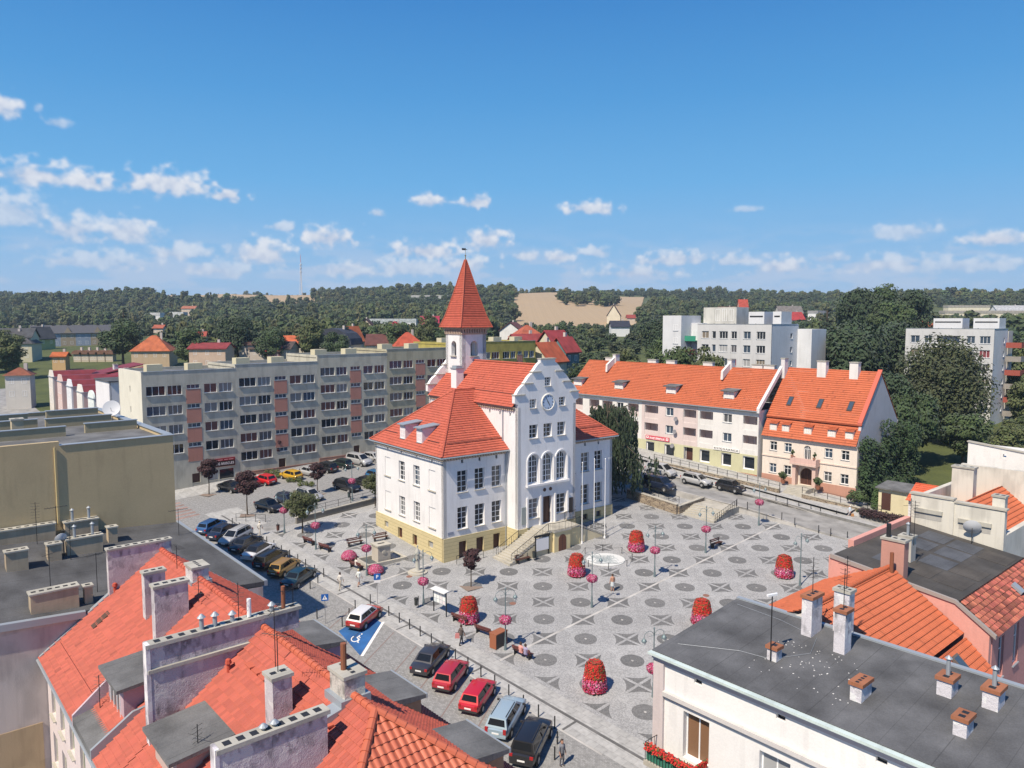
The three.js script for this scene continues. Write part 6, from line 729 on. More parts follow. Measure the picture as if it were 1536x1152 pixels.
// ---------- leaves, crowns, trees ----------
// crown: clumps of leaf-sized faces spread through a volume
function crown(seed, n, clumps, leaf, base, { flat = 0.5 } = {}) {
  const r = rngOf(seed), mb = new MB(), tot = clumps.reduce((s, c) => s + c[3] * c[3] * (c[4] || 1), 0);
  for (const c of clumps) {
    const m = Math.max(6, Math.round(n * c[3] * c[3] * (c[4] || 1) / tot)), cf = 0.82 + r() * 0.36;
    for (let i = 0; i < m; i++) {
      const u = r() * 2 - 1, a = r() * 6.283, q = Math.sqrt(1 - u * u), rad = c[3] * Math.pow(0.45 + 0.55 * r(), 0.6), nx = q * Math.cos(a), ny = u, nz = q * Math.sin(a);
      const px = c[0] + nx * rad, py = c[1] + ny * rad * (c[5] || 0.8), pz = c[2] + nz * rad;
      let vx = nx + (r() - 0.5) * 1.5, vy = ny * 0.7 + flat + (r() - 0.5) * 1.2, vz = nz + (r() - 0.5) * 1.5; const l = Math.hypot(vx, vy, vz) || 1; vx /= l; vy /= l; vz /= l;
      let tx = vy, ty = -vx, tz = r() - 0.5; const d = tx * vx + ty * vy + tz * vz; tx -= d * vx; ty -= d * vy; tz -= d * vz; const tl = Math.hypot(tx, ty, tz) || 1; tx /= tl; ty /= tl; tz /= tl;
      const bx = vy * tz - vz * ty, by = vz * tx - vx * tz, bz = vx * ty - vy * tx, s = leaf * (0.6 + r() * 0.8), w = s * 0.62, f = cf * (0.8 + r() * 0.4);
      mb.col = [base[0] * f * (0.9 + r() * 0.25), base[1] * f, base[2] * f];
      mb.quad([px - tx * s, py - ty * s, pz - tz * s], [px + bx * w, py + by * w, pz + bz * w], [px + tx * s, py + ty * s, pz + tz * s], [px - bx * w, py - by * w, pz - bz * w]);
    }
  }
  return mb.geo();
}
function blob(seed, n, R0, H, y0, jag = 0.25, shape = 0) { // clump centres filling a lumpy ellipsoid
  const r = rngOf(seed), out = []; for (let i = 0; i < n; i++) { const u = r() * 2 - 1, a = r() * 6.283, k = Math.pow(0.35 + 0.65 * r(), 0.5), q = Math.sqrt(1 - u * u); let rr = R0 * k * (1 - jag * r()); if (shape === 1) rr *= 1 - 0.55 * (u * 0.5 + 0.5); const cr = R0 * (0.26 + 0.16 * r()); out.push([q * Math.cos(a) * (rr - cr * 0.5), y0 + H / 2 + u * (H / 2 - cr * 0.6) * k, q * Math.sin(a) * (rr - cr * 0.5), cr]); } return out;
}
const M_leaf = new THREE.MeshPhysicalMaterial({ vertexColors: true, roughness: 0.9, side: THREE.DoubleSide, transmission: 0.3, thickness: 0 });
const M_bark = M(0.09, 0.07, 0.055, { k: 'bark', map: T_dirty, rough: 0.95 });
function trunkGeo(h, r0, seed, spread, top) { const r = rngOf(seed), m = new MB(); m.tube([[0, -0.4, 0], [0.04, h * 0.5, 0.03], [0, h, 0]], [r0 * 1.2, r0 * 0.85, r0 * 0.6], 7); for (let k = 0; k < 6; k++) { const a = k * 1.05 + r(), l = spread * (0.5 + r() * 0.4); m.tube([[0, h * (0.75 + 0.04 * k), 0], [Math.cos(a) * l * 0.45, h + (top - h) * 0.3, Math.sin(a) * l * 0.45], [Math.cos(a) * l, h + (top - h) * (0.45 + 0.3 * r()), Math.sin(a) * l]], [r0 * 0.45, r0 * 0.3, r0 * 0.1], 5); } return m.geo(); }
function tree(name, label, p, s, proto, group, turn = 0, sy = s) { const o = thing(name, label, 'tree', p, turn, group); o.scale.set(s, sy, s); obj('trunk', proto.t, M_bark, o); obj('crown', proto.c, M_leaf, o); return o; }
const G1 = [0.062, 0.105, 0.03], G2 = [0.048, 0.09, 0.028], G3 = [0.10, 0.13, 0.042], G4 = [0.036, 0.07, 0.028];
const broad = [0, 1, 2, 3].map(i => ({ t: trunkGeo(3.2, 0.3, 20 + i, 3.2, 11), c: crown(30 + i, 7500, blob(40 + i, 40, [4.3, 4.6, 4.0, 4.9][i], [9, 8.5, 10, 9][i], 2.4), 0.25, [G1, G2, G3, G4][i]) }));
const spruce = (() => { const cl = [], r = rngOf(71); for (let k = 0; k < 16; k++) { const t = k / 16, R0 = 3.0 * (1 - t) + 0.25; for (let j = 0; j < Math.max(3, 9 - k * 0.4); j++) { const a = j * 0.75 + k * 1.3 + r() * 0.4; cl.push([Math.cos(a) * R0 * 0.7, 1.6 + t * 12.5 - R0 * 0.12, Math.sin(a) * R0 * 0.7, R0 * 0.42 + 0.2, 1, 0.5]); } } return { t: trunkGeo(13, 0.28, 5, 0.3, 13.5), c: crown(72, 4200, cl, 0.3, [0.022, 0.045, 0.026], { flat: 0.1 }) }; })();
// great round lime on the right
tree('round_tree', 'great round dense tree before the second concrete block', [77.5, 3.9, -133], 1, { t: trunkGeo(3.5, 0.5, 3, 5, 15), c: crown(6, 26000, blob(7, 150, 8.6, 19.5, 0.6, 0.12), 0.26, [0.062, 0.082, 0.03]) });
// weeping tree beside the town hall: strands hanging from arching limbs
{
  const o = thing('weeping_tree', 'tall weeping tree with hanging strands beside the town hall wing', 'tree', [13.6, gy(13.6, -103.2), -103.2]), r = rngOf(9), mb = new MB(), limbs = new MB(); limbs.tube([[0, -0.3, 0], [0.2, 4, 0.1], [-0.2, 9, 0.2], [-0.4, 13, 0]], [0.5, 0.4, 0.28, 0.1], 8);
  for (let k = 0; k < 36; k++) { const a = k * 2.4, hh = k < 12 ? 12.2 - r() * 1.5 : 4.6 + r() * 6.5, L = (k < 12 ? 3.6 : 4.2 + (11 - hh) * 0.3) * (0.75 + r() * 0.4); const A = [0, hh - 1.2, 0], B = [Math.cos(a) * L * 0.6, hh + 0.7, Math.sin(a) * L * 0.6], C = [Math.cos(a) * L, hh - 0.2, Math.sin(a) * L]; limbs.tube([A, B, C], [0.13, 0.08, 0.03], 5);
    for (let s = 0; s < 17; s++) { const t = 0.2 + 0.8 * r(), j = (r() - 0.5) * 1.5, x = Math.cos(a) * L * t + Math.sin(a) * j, z = Math.sin(a) * L * t - Math.cos(a) * j, y1 = hh + 0.7 - Math.pow(t - 0.6, 2) * 3, len = Math.min(y1 - 0.7, 2.2 + r() * 4.2), f0 = 0.75 + r() * 0.5; for (let q = 0; q < len * 5.2; q++) { const y = y1 - q / 5.2, an = r() * 6.28, w = 0.16 + r() * 0.14, f = f0 * (0.8 + 0.4 * r()); mb.col = [0.044 * f, 0.075 * f, 0.035 * f]; const ox = x + (r() - 0.5) * 0.42 + (y1 - y) * 0.02, oz = z + (r() - 0.5) * 0.42, cx = Math.cos(an) * w, cz = Math.sin(an) * w; mb.quad([ox - cx * 0.5, y, oz - cz * 0.5], [ox + cx * 0.3, y - 0.1, oz + cz * 0.3], [ox + cx * 0.2, y - 0.5, oz + cz * 0.2], [ox - cx * 0.4, y - 0.36, oz - cz * 0.4]); } } }
  obj('trunk', limbs, M_bark, o); obj('crown', mb, M_leaf, o);
}
// ball-crowned street trees: two green, six dark red
const ballG = { t: trunkGeo(2.2, 0.1, 8, 0.9, 4.2), c: crown(81, 5200, blob(82, 40, 2.15, 3.5, 1.75, 0.12), 0.13, [0.075, 0.095, 0.03]) }, ballR = { t: trunkGeo(2.1, 0.06, 9, 0.7, 3.6), c: crown(83, 1900, blob(84, 22, 1.15, 2.5, 1.6, 0.3), 0.13, [0.05, 0.016, 0.02]) };
const at3 = (x, z) => [x, gy(x, z), z];
tree('ball_tree', 'round-headed green tree standing among the benches of the square', at3(-25.3, -88.5), 1.0, ballG, 'round-headed green trees'); tree('ball_tree', 'round-headed green tree at the far corner of the town hall', at3(-18.4, -98.9), 0.85, ballG, 'round-headed green trees', 1.2);
for (const [x, z, s, l] of [[-4.1, -73.0, 1.0, 'dark red plum tree in front of the town hall stairs'], [-42.9, -104.2, 1.35, 'dark red plum tree beside the fitness shop'], [-37.75, -117.8, 1.3, 'dark red plum tree against the apartment row wall'], [-27.5, -104.3, 1.15, 'dark red plum tree between the two car rows'], [-34.3, -95.3, 1.5, 'bushy dark red plum tree by the zebra crossing']]) { const t = tree('plum_tree', l, at3(x, z), s, ballR, 'dark red plum trees', x); obj('tree_pit', new MB().mm(-0.9 / s, 0.9 / s, 0.004, 0.02, -0.9 / s, 0.9 / s), M(0.22, 0.17, 0.14), t); }
// ivy over the gable of the mansard house, shrubs at its foot
{
  const iv = thing('ivy', 'dense green ivy covering the gable foot of the mansard house', 'ivy', rowW(-43.6, 2.0, -105), ROW), r = rngOf(55), cl = []; for (let k = 0; k < 120; k++) { const z = (r() - 0.5) * 12.5, h = 7.4 + (z > 0 ? 2.2 : 0.3) + Math.sin(z) * 0.4; cl.push([0.25 + r() * 0.35, 0.2 + r() * h, -z, 0.75 + r() * 0.45, 1, 1]); } for (let k = 0; k < 40; k++) cl.push([0.8 + r() * 1.6, 0.3 + r() * 2.4, -4 + r() * 10, 0.8, 1, 0.9]); for (let k = 0; k < 26; k++) cl.push([0.6 + r() * 1.8, r() * 9.5, -7.2 + r() * 2.4, 1.0, 1, 1]); obj('leaves', crown(56, 15000, cl, 0.17, [0.035, 0.078, 0.024]), M_leaf, iv);
  const bush = (name, label, p, s, col, seed, n = 1500, cat = 'bush') => tag(obj(name, crown(seed, n, blob(seed + 1, 16, s, s * 1.3, 0, 0.2), 0.14, col), M_leaf), label, cat).position.set(...p);
  const e = rowW(-42.6, 0, -96.2), e2 = rowW(-41.4, 0, -94.9), e3 = rowW(-40.6, 0, -97); bush('bush', 'broad green bush at the foot of the ivy gable', [e[0], 2.6, e[2]], 1.4, G1, 401); bush('bush', 'clipped dark round bush beside the terrace wall end', [e2[0], 1.5, e2[2]], 0.8, G4, 405, 900); const hd = rowW(-38.2, 1.7, -93.2); const hg = tag(obj('purple_hedge', crown(411, 2600, Array.from({ length: 22 }, (_, k) => [-2.4 + k * 0.23, 0.6, (k % 3) * 0.3 - 0.3, 0.62]), 0.12, [0.045, 0.017, 0.022]), M_leaf), 'low dark purple hedge on the street corner', 'hedge'); hg.position.set(...hd); hg.rotation.y = ROW;
  const cy = thing('cypress', 'slim light green cypress in front of the ivy gable', 'tree', [e3[0], 1.9, e3[2]]); obj('trunk', new MB().cyl(0, 0, 0, 1, 0.07, 0.05, 6), M_bark, cy); obj('crown', crown(415, 1200, Array.from({ length: 12 }, (_, k) => [0, 0.5 + k * 0.28, 0, 0.62 - k * 0.035]), 0.12, [0.06, 0.12, 0.03]), M_leaf, cy);
}
// ---------- countryside behind the town ----------
const HOUSES = [
  ['orange pyramid-roofed villa behind the red market roofs', -117.0, -245, 11.4, 16.4, 21.4, 'hip', [0.55, 0.42, 0.28], [0.55, 0.15, 0.06], 10],
  ['dark barrel-roofed house with blue-grey roof among the trees', -60.9, -260, 14.4, 17.9, 23.6, 'barrel', [0.5, 0.5, 0.5], [0.05, 0.06, 0.09], -10],
  ['orange-roofed long house left of the dark barrel roof', -75.0, -265, 10.4, 18.2, 21.0, 'gable', [0.6, 0.55, 0.45], [0.6, 0.14, 0.05], 5],
  ['orange-roofed house beside the dark barrel roof', -58.7, -275, 6.4, 18.6, 24.2, 'gable', [0.6, 0.5, 0.4], [0.6, 0.16, 0.06], 60],
  ['brown-roofed low house with two skylights below the wood', -45.4, -260, 9.3, 17.9, 21.6, 'gable', [0.6, 0.58, 0.55], [0.14, 0.05, 0.045], 3],
  ['red pyramid-roofed house in front of the brown-roofed house', -35.6, -255, 10.0, 17.6, 22.3, 'hip', [0.6, 0.55, 0.45], [0.55, 0.1, 0.05], 20],
  ['white house with deep magenta roof under the hill', -50.3, -460, 11.1, 23.9, 29.2, 'gable', [0.7, 0.7, 0.72], [0.42, 0.02, 0.07], 2],
  ['brown gabled cottage beneath the orchard slope', -81.0, -420, 8.2, 22.9, 27.4, 'gable', [0.6, 0.5, 0.4], [0.12, 0.05, 0.04], 90],
  ['white cottage with crimson hip roof beneath the orchard slope', -63.3, -405, 9.4, 22.7, 25.9, 'hip', [0.72, 0.72, 0.74], [0.42, 0.04, 0.06], 0],
  ['long white shed with pale roof beneath the orchard slope', -87.7, -555, 34.6, 25.4, 27.8, 'flat', [0.75, 0.77, 0.78], [0.6, 0.66, 0.68], 0],
  ['white gabled house with brown roof behind the tower', 0.6, -340, 10.9, 21.7, 25.6, 'gable', [0.75, 0.75, 0.74], [0.18, 0.06, 0.06], 75],
  ['tall cream house with brown gable on the field edge', 78.1, -575, 17.4, 29.9, 38.6, 'gable', [0.7, 0.64, 0.5], [0.16, 0.06, 0.05], 80],
  ['white house with navy roof below the cream gabled house', 56.5, -395, 9.5, 23.1, 26.3, 'gable', [0.72, 0.74, 0.76], [0.03, 0.035, 0.06], 0],
  ['small red-roofed annex right of the cream gabled house', 89.3, -565, 6.0, 28.4, 30.9, 'gable', [0.6, 0.5, 0.4], [0.35, 0.06, 0.05], 0],
  ['tall narrow house with steep red roof on the far slope', 202.4, -660, 7.6, 37.5, 45.1, 'gable', [0.6, 0.4, 0.3], [0.55, 0.08, 0.04], 0],
  ['grey-roofed farmhouse beyond the concrete block', 219.0, -595, 19.1, 32.2, 38.0, 'gable', [0.5, 0.48, 0.45], [0.22, 0.2, 0.19], 4],
  ['red-roofed house below the grey-roofed farmhouse', 203.2, -540, 10.6, 26.8, 32.6, 'gable', [0.6, 0.55, 0.5], [0.5, 0.05, 0.05], 15],
  ['plain white block end standing among dark trees', 240.7, -590, 13.7, 32.1, 34.2, 'flat', [0.78, 0.79, 0.82], [0.4, 0.4, 0.42], 30],
  ['white house with tall windows beyond the dark trees', 269.4, -550, 10.8, 28.8, 30.3, 'flat', [0.72, 0.74, 0.78], [0.5, 0.5, 0.52], 10],
  ['low orange-roofed house before the second concrete block', 186.0, -345, 16.0, 23.8, 26.5, 'gable', [0.6, 0.5, 0.42], [0.6, 0.16, 0.07], 4],
  ['long cream terraced building with flat roof on the right slope', 382.6, -610, 65.2, 32.3, 34.5, 'flat', [0.72, 0.66, 0.5], [0.5, 0.47, 0.42], -3],
  ['upper cream terrace building on the right slope', 417.1, -690, 36.9, 38.6, 40.5, 'flat', [0.72, 0.67, 0.52], [0.5, 0.47, 0.42], -3],
  ['white sawtooth-roofed building on the right slope', 414.0, -625, 27.9, 34.7, 39.1, 'gable', [0.72, 0.72, 0.72], [0.5, 0.52, 0.55], 0],
  ['brown-roofed farmhouse beyond the concrete block', 171.4, -600, 13.9, 32.2, 37.5, 'gable', [0.55, 0.45, 0.4], [0.25, 0.12, 0.09], 3],
  ['long white viaduct-like wall on the skyline between woods', -101.3, -930, 45.6, 55.3, 57.8, 'flat', [0.68, 0.68, 0.66], [0.6, 0.6, 0.58], 0],
  ['white hall with pale roof among the left trees', -299.5, -675, 12.0, 30.6, 34.2, 'flat', [0.78, 0.79, 0.8], [0.7, 0.72, 0.73], 0],
  ['second white hall among the left trees', -330.4, -700, 8.7, 31.4, 33.9, 'flat', [0.76, 0.78, 0.8], [0.7, 0.72, 0.73], 0],
  ['small orange-roofed house on the wooded slope', -329.7, -770, 13.7, 38.8, 41.5, 'gable', [0.6, 0.5, 0.4], [0.45, 0.16, 0.09], 0],
  ['pale cream apartment house with dark roof beside the spruce', -174.2, -260, 16.2, 18.3, 22.5, 'hip', [0.62, 0.58, 0.42], [0.09, 0.09, 0.1], 15],
  ['dark low house roof behind the apartment row', -76.1, -240, 12.8, 17.4, 19.6, 'gable', [0.5, 0.45, 0.4], [0.1, 0.075, 0.07], 0],
  ['red shed roof behind the apartment row', -74.5, -235, 3.8, 16.8, 18.0, 'gable', [0.5, 0.2, 0.2], [0.5, 0.08, 0.09], 0],
  ['long low wine-red roof behind the apartment row', -90.2, -225, 10.4, 18.0, 19.6, 'gable', [0.6, 0.45, 0.35], [0.3, 0.045, 0.05], 5],
  ['brown-roofed low house behind the apartment row', -81.2, -240, 9.4, 18.7, 20.4, 'gable', [0.5, 0.45, 0.4], [0.13, 0.07, 0.06], -4],
  ['small hut with brown tent roof by the left street', -113.4, -172, 4.9, 13.7, 15.4, 'hip', [0.62, 0.6, 0.56], [0.28, 0.09, 0.05], 20],
  ['orange-roofed shed left of the round garages', -141.8, -235, 3.8, 15.1, 16.4, 'gable', [0.6, 0.4, 0.2], [0.55, 0.14, 0.04], 10],
  ['cream three-storey apartment house with slate roof behind the hut', -174.8, -262, 14.0, 20.4, 23.6, 'gable', [0.66, 0.62, 0.46], [0.08, 0.085, 0.095], 18],
  ['pale green apartment house with slate roof beside the spruce', -188.4, -300, 7.0, 19.0, 23.8, 'gable', [0.42, 0.46, 0.2], [0.08, 0.085, 0.095], 70],
  ['white house with red roof among the trees right of the orange villa', -124.9, -300, 4.8, 19.8, 21.9, 'gable', [0.66, 0.64, 0.62], [0.45, 0.09, 0.06], 10],
  ['red-roofed cottage in front of the orchard slope', -22.4, -262, 3.7, 19.0, 21.1, 'gable', [0.6, 0.5, 0.42], [0.42, 0.09, 0.06], 30],
  ['red-roofed house deep among the left trees', -178.3, -380, 4.7, 22.6, 24.2, 'gable', [0.6, 0.5, 0.42], [0.45, 0.12, 0.07], 0],
  ['grey-roofed house on the right meadow', 139.1, -300, 7.0, 24.9, 27.0, 'gable', [0.6, 0.58, 0.55], [0.25, 0.22, 0.2], 8],
  ['first round-roofed garage of the row before the dark-roofed terrace', -149.4, -258, 2.5, 14.7, 16.1, 'barrel', [0.5, 0.44, 0.34], [0.24, 0.13, 0.09], 0],
  ['second round-roofed garage of the row before the dark-roofed terrace', -146.7, -258, 2.5, 14.7, 16.1, 'barrel', [0.5, 0.44, 0.34], [0.24, 0.13, 0.09], 0],
  ['third round-roofed garage of the row before the dark-roofed terrace', -143.9, -258, 2.5, 14.7, 16.1, 'barrel', [0.5, 0.44, 0.34], [0.24, 0.13, 0.09], 0],
  ['fourth round-roofed garage of the row before the dark-roofed terrace', -141.2, -258, 2.5, 14.7, 16.1, 'barrel', [0.5, 0.44, 0.34], [0.24, 0.13, 0.09], 0],
  ['last round-roofed garage of the row before the dark-roofed terrace', -138.4, -258, 2.5, 14.7, 16.1, 'barrel', [0.5, 0.44, 0.34], [0.24, 0.13, 0.09], 0],
  ['pink-walled low house with red roof behind the town hall', 3.9, -205, 9, 18.6, 22.6, 'gable', [0.6, 0.5, 0.52], [0.36, 0.06, 0.06], 30], ['townhouse with bright orange roof behind the town hall gable', 7.2, -160, 7, 17.4, 21.6, 'gable', [0.6, 0.55, 0.42], [0.55, 0.12, 0.05], 55], ['townhouse with teal side wall behind the town hall gable', 11.6, -166, 5, 19.2, 22.6, 'gable', [0.12, 0.2, 0.22], [0.4, 0.06, 0.06], 50], ['cream townhouse with wine-red roof behind the town hall gable', 10.6, -188, 6, 20.6, 23.8, 'gable', [0.62, 0.56, 0.42], [0.38, 0.05, 0.06], 40], ['small orange-roofed townhouse at the street end behind the town hall', 4.4, -222, 8, 21.3, 24.9, 'hip', [0.6, 0.5, 0.42], [0.5, 0.13, 0.07], 25],
];
const clear = [];
{
  const r = rngOf(14);
  for (const [label, x, z, w, ye, yt, ty, wc, rc, turn] of HOUSES) {
    const o = thing('background_house', label, 'house', [x, Math.min(T(x, z), ye - 3), z], turn * R), b = o.position.y, H = ye - b, RH = Math.max(0.4, yt - ye), d = ty === 'flat' ? 9 : Math.min(w, 11) * 0.9; clear.push([x, z, w * 0.6 + 5]);
    obj('wall', new MB().mm(-w / 2, w / 2, -3, H, -d / 2, d / 2), plaster(...wc), o); const n = Math.max(2, Math.round(w / 3)); for (let f = 0; f < Math.min(3, Math.floor(H / 2.9)); f++) for (let k = 0; k < n; k++) win(o, -w / 2 + (k + 0.5) * w / n - 0.5, H - 1.9 - f * 2.9, d / 2, 0, 1.0, 1.25, { cols: 2, inset: -0.03, sill: 0 });
    const rm = M(...rc, { k: 'bgr', rough: 0.85, map: T_patch }), m = new MB(), e = 0.5, X = w / 2 + e, Z = d / 2 + e; if (ty === 'flat') m.mm(-w / 2 - 0.2, w / 2 + 0.2, H, H + RH, -d / 2 - 0.2, d / 2 + 0.2); else if (ty === 'hip') { const k = Math.max(0, w / 2 - d / 2); m.poly([[-X, H, Z], [X, H, Z], [k, H + RH, 0], [-k, H + RH, 0]]).poly([[X, H, -Z], [-X, H, -Z], [-k, H + RH, 0], [k, H + RH, 0]]).poly([[X, H, Z], [X, H, -Z], [k, H + RH, 0]]).poly([[-X, H, -Z], [-X, H, Z], [-k, H + RH, 0]]); } else if (ty === 'barrel') { for (let i = 0; i < 8; i++) { const a0 = i / 8 * Math.PI, a1 = (i + 1) / 8 * Math.PI; m.quad([X * Math.cos(a0), H + RH * Math.sin(a0), Z], [X * Math.cos(a1), H + RH * Math.sin(a1), Z], [X * Math.cos(a1), H + RH * Math.sin(a1), -Z], [X * Math.cos(a0), H + RH * Math.sin(a0), -Z]); m.tri([0, H, Z], [X * Math.cos(a0), H + RH * Math.sin(a0), Z], [X * Math.cos(a1), H + RH * Math.sin(a1), Z]); } } else { m.hexa([[-X, H - 0.25, Z], [X, H - 0.25, Z], [X, H + RH - 0.2, 0], [-X, H + RH - 0.2, 0]], [[-X, H, Z], [X, H, Z], [X, H + RH, 0], [-X, H + RH, 0]]).hexa([[X, H - 0.25, -Z], [-X, H - 0.25, -Z], [-X, H + RH - 0.2, 0], [X, H + RH - 0.2, 0]], [[X, H, -Z], [-X, H, -Z], [-X, H + RH, 0], [X, H + RH, 0]]); for (const s of [-1, 1]) obj('gable', new MB().tri([s * w / 2, H - 0.1, d / 2], [s * w / 2, H - 0.1, -d / 2], [s * w / 2, H + RH * d / 2 / Z - 0.1, 0]), plaster(...wc), o); }
    const rf = obj('roof', m, rm, o); if (ty !== 'flat') obj('chimney', new MB().mm(w * 0.15, w * 0.15 + 0.7, H + RH * 0.4, H + RH + 0.9, -0.9, -0.3), M(0.5, 0.45, 0.42), rf);
  }
}
// dark-roofed terrace of blue and ochre bays, far left
for (let k = 0; k < 7; k++) { const x = -206 + k * 5, z = -326 - k * 2.7, o = thing('terrace_bay', ['ochre end bay', 'pale blue bay', 'sand-coloured bay', 'slate blue bay', 'tan bay', 'light blue bay', 'far blue end bay'][k] + ' of the dark-roofed terrace at the wood edge', 'house', [x, 11, z], 28.4 * R, 'terrace bays at the wood edge'), wc = [[0.42, 0.38, 0.14], [0.3, 0.36, 0.46], [0.36, 0.3, 0.22], [0.26, 0.32, 0.42], [0.34, 0.28, 0.2], [0.34, 0.4, 0.5], [0.24, 0.32, 0.44]][k], H = 9.6 + k * 0.05; clear.push([x, z, 10]); obj('wall', new MB().mm(-2.84, 2.84, -6, H, -5, 5), plaster(...wc), o); for (let f = 0; f < 3; f++) for (const q of [-2.1, 0.7]) win(o, q, H - 2 - f * 2.8, 5, 0, 1.2, 1.4, { cols: 2, inset: -0.03, sill: 0 }); obj('roof', new MB().hexa([[-2.84, H - 0.1, 5.5], [2.84, H - 0.1, 5.5], [2.84, H + 3.4, 0], [-2.84, H + 3.4, 0]], [[-2.84, H + 0.1, 5.5], [2.84, H + 0.1, 5.5], [2.84, H + 3.6, 0], [-2.84, H + 3.6, 0]]).hexa([[2.84, H - 0.1, -5.5], [-2.84, H - 0.1, -5.5], [-2.84, H + 3.4, 0], [2.84, H + 3.4, 0]], [[2.84, H + 0.1, -5.5], [-2.84, H + 0.1, -5.5], [-2.84, H + 3.6, 0], [2.84, H + 3.6, 0]]), M(0.075, 0.078, 0.088, { rough: 0.6 }), o); if (k % 2 === 0) obj('gable_front', new MB().hexa([[-1.6, H, 5.2], [1.6, H, 5.2], [1.6, H, 2], [-1.6, H, 2]], [[-0.1, H + 2.6, 5.2], [0.1, H + 2.6, 5.2], [0.1, H + 2.6, 2], [-0.1, H + 2.6, 2]]), plaster(...wc), o); obj('chimney', new MB().mm(-0.4, 0.4, H + 2.8, H + 4.6, -0.4, 0.4), MAT.dark, o); }
// market row with white gabled fronts and wine-red sheet roofs, left
{
  const wine = M(0.26, 0.035, 0.045, { k: 'wine', map: T_patch, rough: 0.6 }), cols = [[0.70, 0.76, 0.74], [0.74, 0.72, 0.66], [0.72, 0.74, 0.76], [0.66, 0.5, 0.46], [0.7, 0.66, 0.6]], nm = ['mint', 'cream', 'white', 'salmon', 'beige'];
  for (let k = 0; k < 5; k++) { const lx = -152.5 - k * 9.4, o = frameThing('market_house', nm[k] + '-fronted market house with wine-red sheet roof on the left street', 'house', ROW, 'market houses with wine-red roofs'), wc = plaster(...cols[k]), y0 = 3.2 + k * 0.5, H = 12.6 + k * 0.45, pr = k === 0 ? [[0, y0 - 3], [4.6, y0 - 3], [4.6, H - 0.6], ...Array.from({ length: 9 }, (_, i) => [2.3 + 2.3 * Math.cos((i + 1) / 10 * Math.PI), H - 0.6 + 1.5 * Math.sin((i + 1) / 10 * Math.PI)]), [0, H - 0.6]] : [[0, y0 - 3], [4.6, y0 - 3], [4.6, H - 0.5], [3.4, H + 0.9], [1.2, H + 0.9], [0, H - 0.5]];
    wall(o, 'front_gable', wc, pr, [], 0.3, [lx - 2.3, 0, -31]); for (const q of [0.6, 1.9, 3.2]) for (const y of [H - 3.1, H - 6.3]) win(o, lx - 2.3 + q, y, -31, 0, 0.75, q === 1.9 ? 2.3 : 1.8, { cols: 1, inset: -0.03, sill: 0 }); obj('bay_side', new MB().mm(lx + 2.0, lx + 2.3, y0 - 3, H - 0.5, -35, -31.3).mm(lx - 2.3, lx - 2.0, y0 - 3, H - 0.5, -35, -31.3), plaster(0.62, 0.46, 0.42), o); obj('main_wall', new MB().mm(lx - 4.68, lx + 4.68, y0 - 3, H - 1.4, -64, -34.6), plaster(0.64, 0.5, 0.46), o); obj('gable_cap', new MB().mm(lx - 2.45, lx + 2.45, H - 0.6, H - 0.45, -35.5, -30.85), MAT.zinc, o); obj('bay_roof', new MB().hexa([[lx - 2.3, H - 0.5, -31.3], [lx + 2.3, H - 0.5, -31.3], [lx + 2.3, H - 0.5, -38], [lx - 2.3, H - 0.5, -38]], [[lx - 1.2, H + 0.7, -31.3], [lx + 1.2, H + 0.7, -31.3], [lx + 1.2, H + 0.7, -40], [lx - 1.2, H + 0.7, -40]]), wine, o);
    obj('sheet_roof', new MB().hexa([[lx - 4.69, H - 1.5, -34], [lx + 4.69, H - 1.5, -34], [lx + 4.69, H + 1.6, -49], [lx - 4.69, H + 1.6, -49]], [[lx - 4.69, H - 1.3, -34], [lx + 4.69, H - 1.3, -34], [lx + 4.69, H + 1.8, -49], [lx - 4.69, H + 1.8, -49]]).hexa([[lx + 4.69, H - 1.5, -64.5], [lx - 4.69, H - 1.5, -64.5], [lx - 4.69, H + 1.6, -49], [lx + 4.69, H + 1.6, -49]], [[lx + 4.69, H - 1.3, -64.5], [lx - 4.69, H - 1.3, -64.5], [lx - 4.69, H + 1.8, -49], [lx + 4.69, H + 1.8, -49]]), wine, o); stack(o, lx + 1, lx + 2.4, H, H + 1.7, -44, -43.2, plaster(0.6, 0.6, 0.62), { flues: 3 }); recentre(o, lx, y0, -34); clear.push([o.position.x, o.position.z, 24]); }
  // peach workshops behind with the same red sheets
  [[-88, -180, 26, 'peach-walled workshop with wine-red sheet roof behind the market houses'], [-82, -160, 14, 'orange-walled workshop with wine-red sheet roof near the apartment row']].forEach(([x, z, w, l]) => { const o = thing('workshop', l, 'building', [x, 6, z], 30 * R); obj('wall', new MB().mm(-w / 2, w / 2, -2, 6.2, -6, 6), plaster(0.6, 0.33, 0.22), o); for (let k = 0; k < 4; k++) win(o, -w / 2 + 1 + k * w / 4, 3.6, 6, 0, 1.6, 1.2, { cols: 2, inset: -0.03, sill: 0 }); obj('roof', new MB().hexa([[-w / 2 - 0.3, 6.2, 6.4], [w / 2 + 0.3, 6.2, 6.4], [w / 2 + 0.3, 8.4, 0], [-w / 2 - 0.3, 8.4, 0]], [[-w / 2 - 0.3, 6.4, 6.4], [w / 2 + 0.3, 6.4, 6.4], [w / 2 + 0.3, 8.6, 0], [-w / 2 - 0.3, 8.6, 0]]).hexa([[w / 2 + 0.3, 6.2, -6.4], [-w / 2 - 0.3, 6.2, -6.4], [-w / 2 - 0.3, 8.4, 0], [w / 2 + 0.3, 8.4, 0]], [[w / 2 + 0.3, 6.4, -6.4], [-w / 2 - 0.3, 6.4, -6.4], [-w / 2 - 0.3, 8.6, 0], [w / 2 + 0.3, 8.6, 0]]), wine, o); clear.push([x, z, w * 0.6 + 4]); });
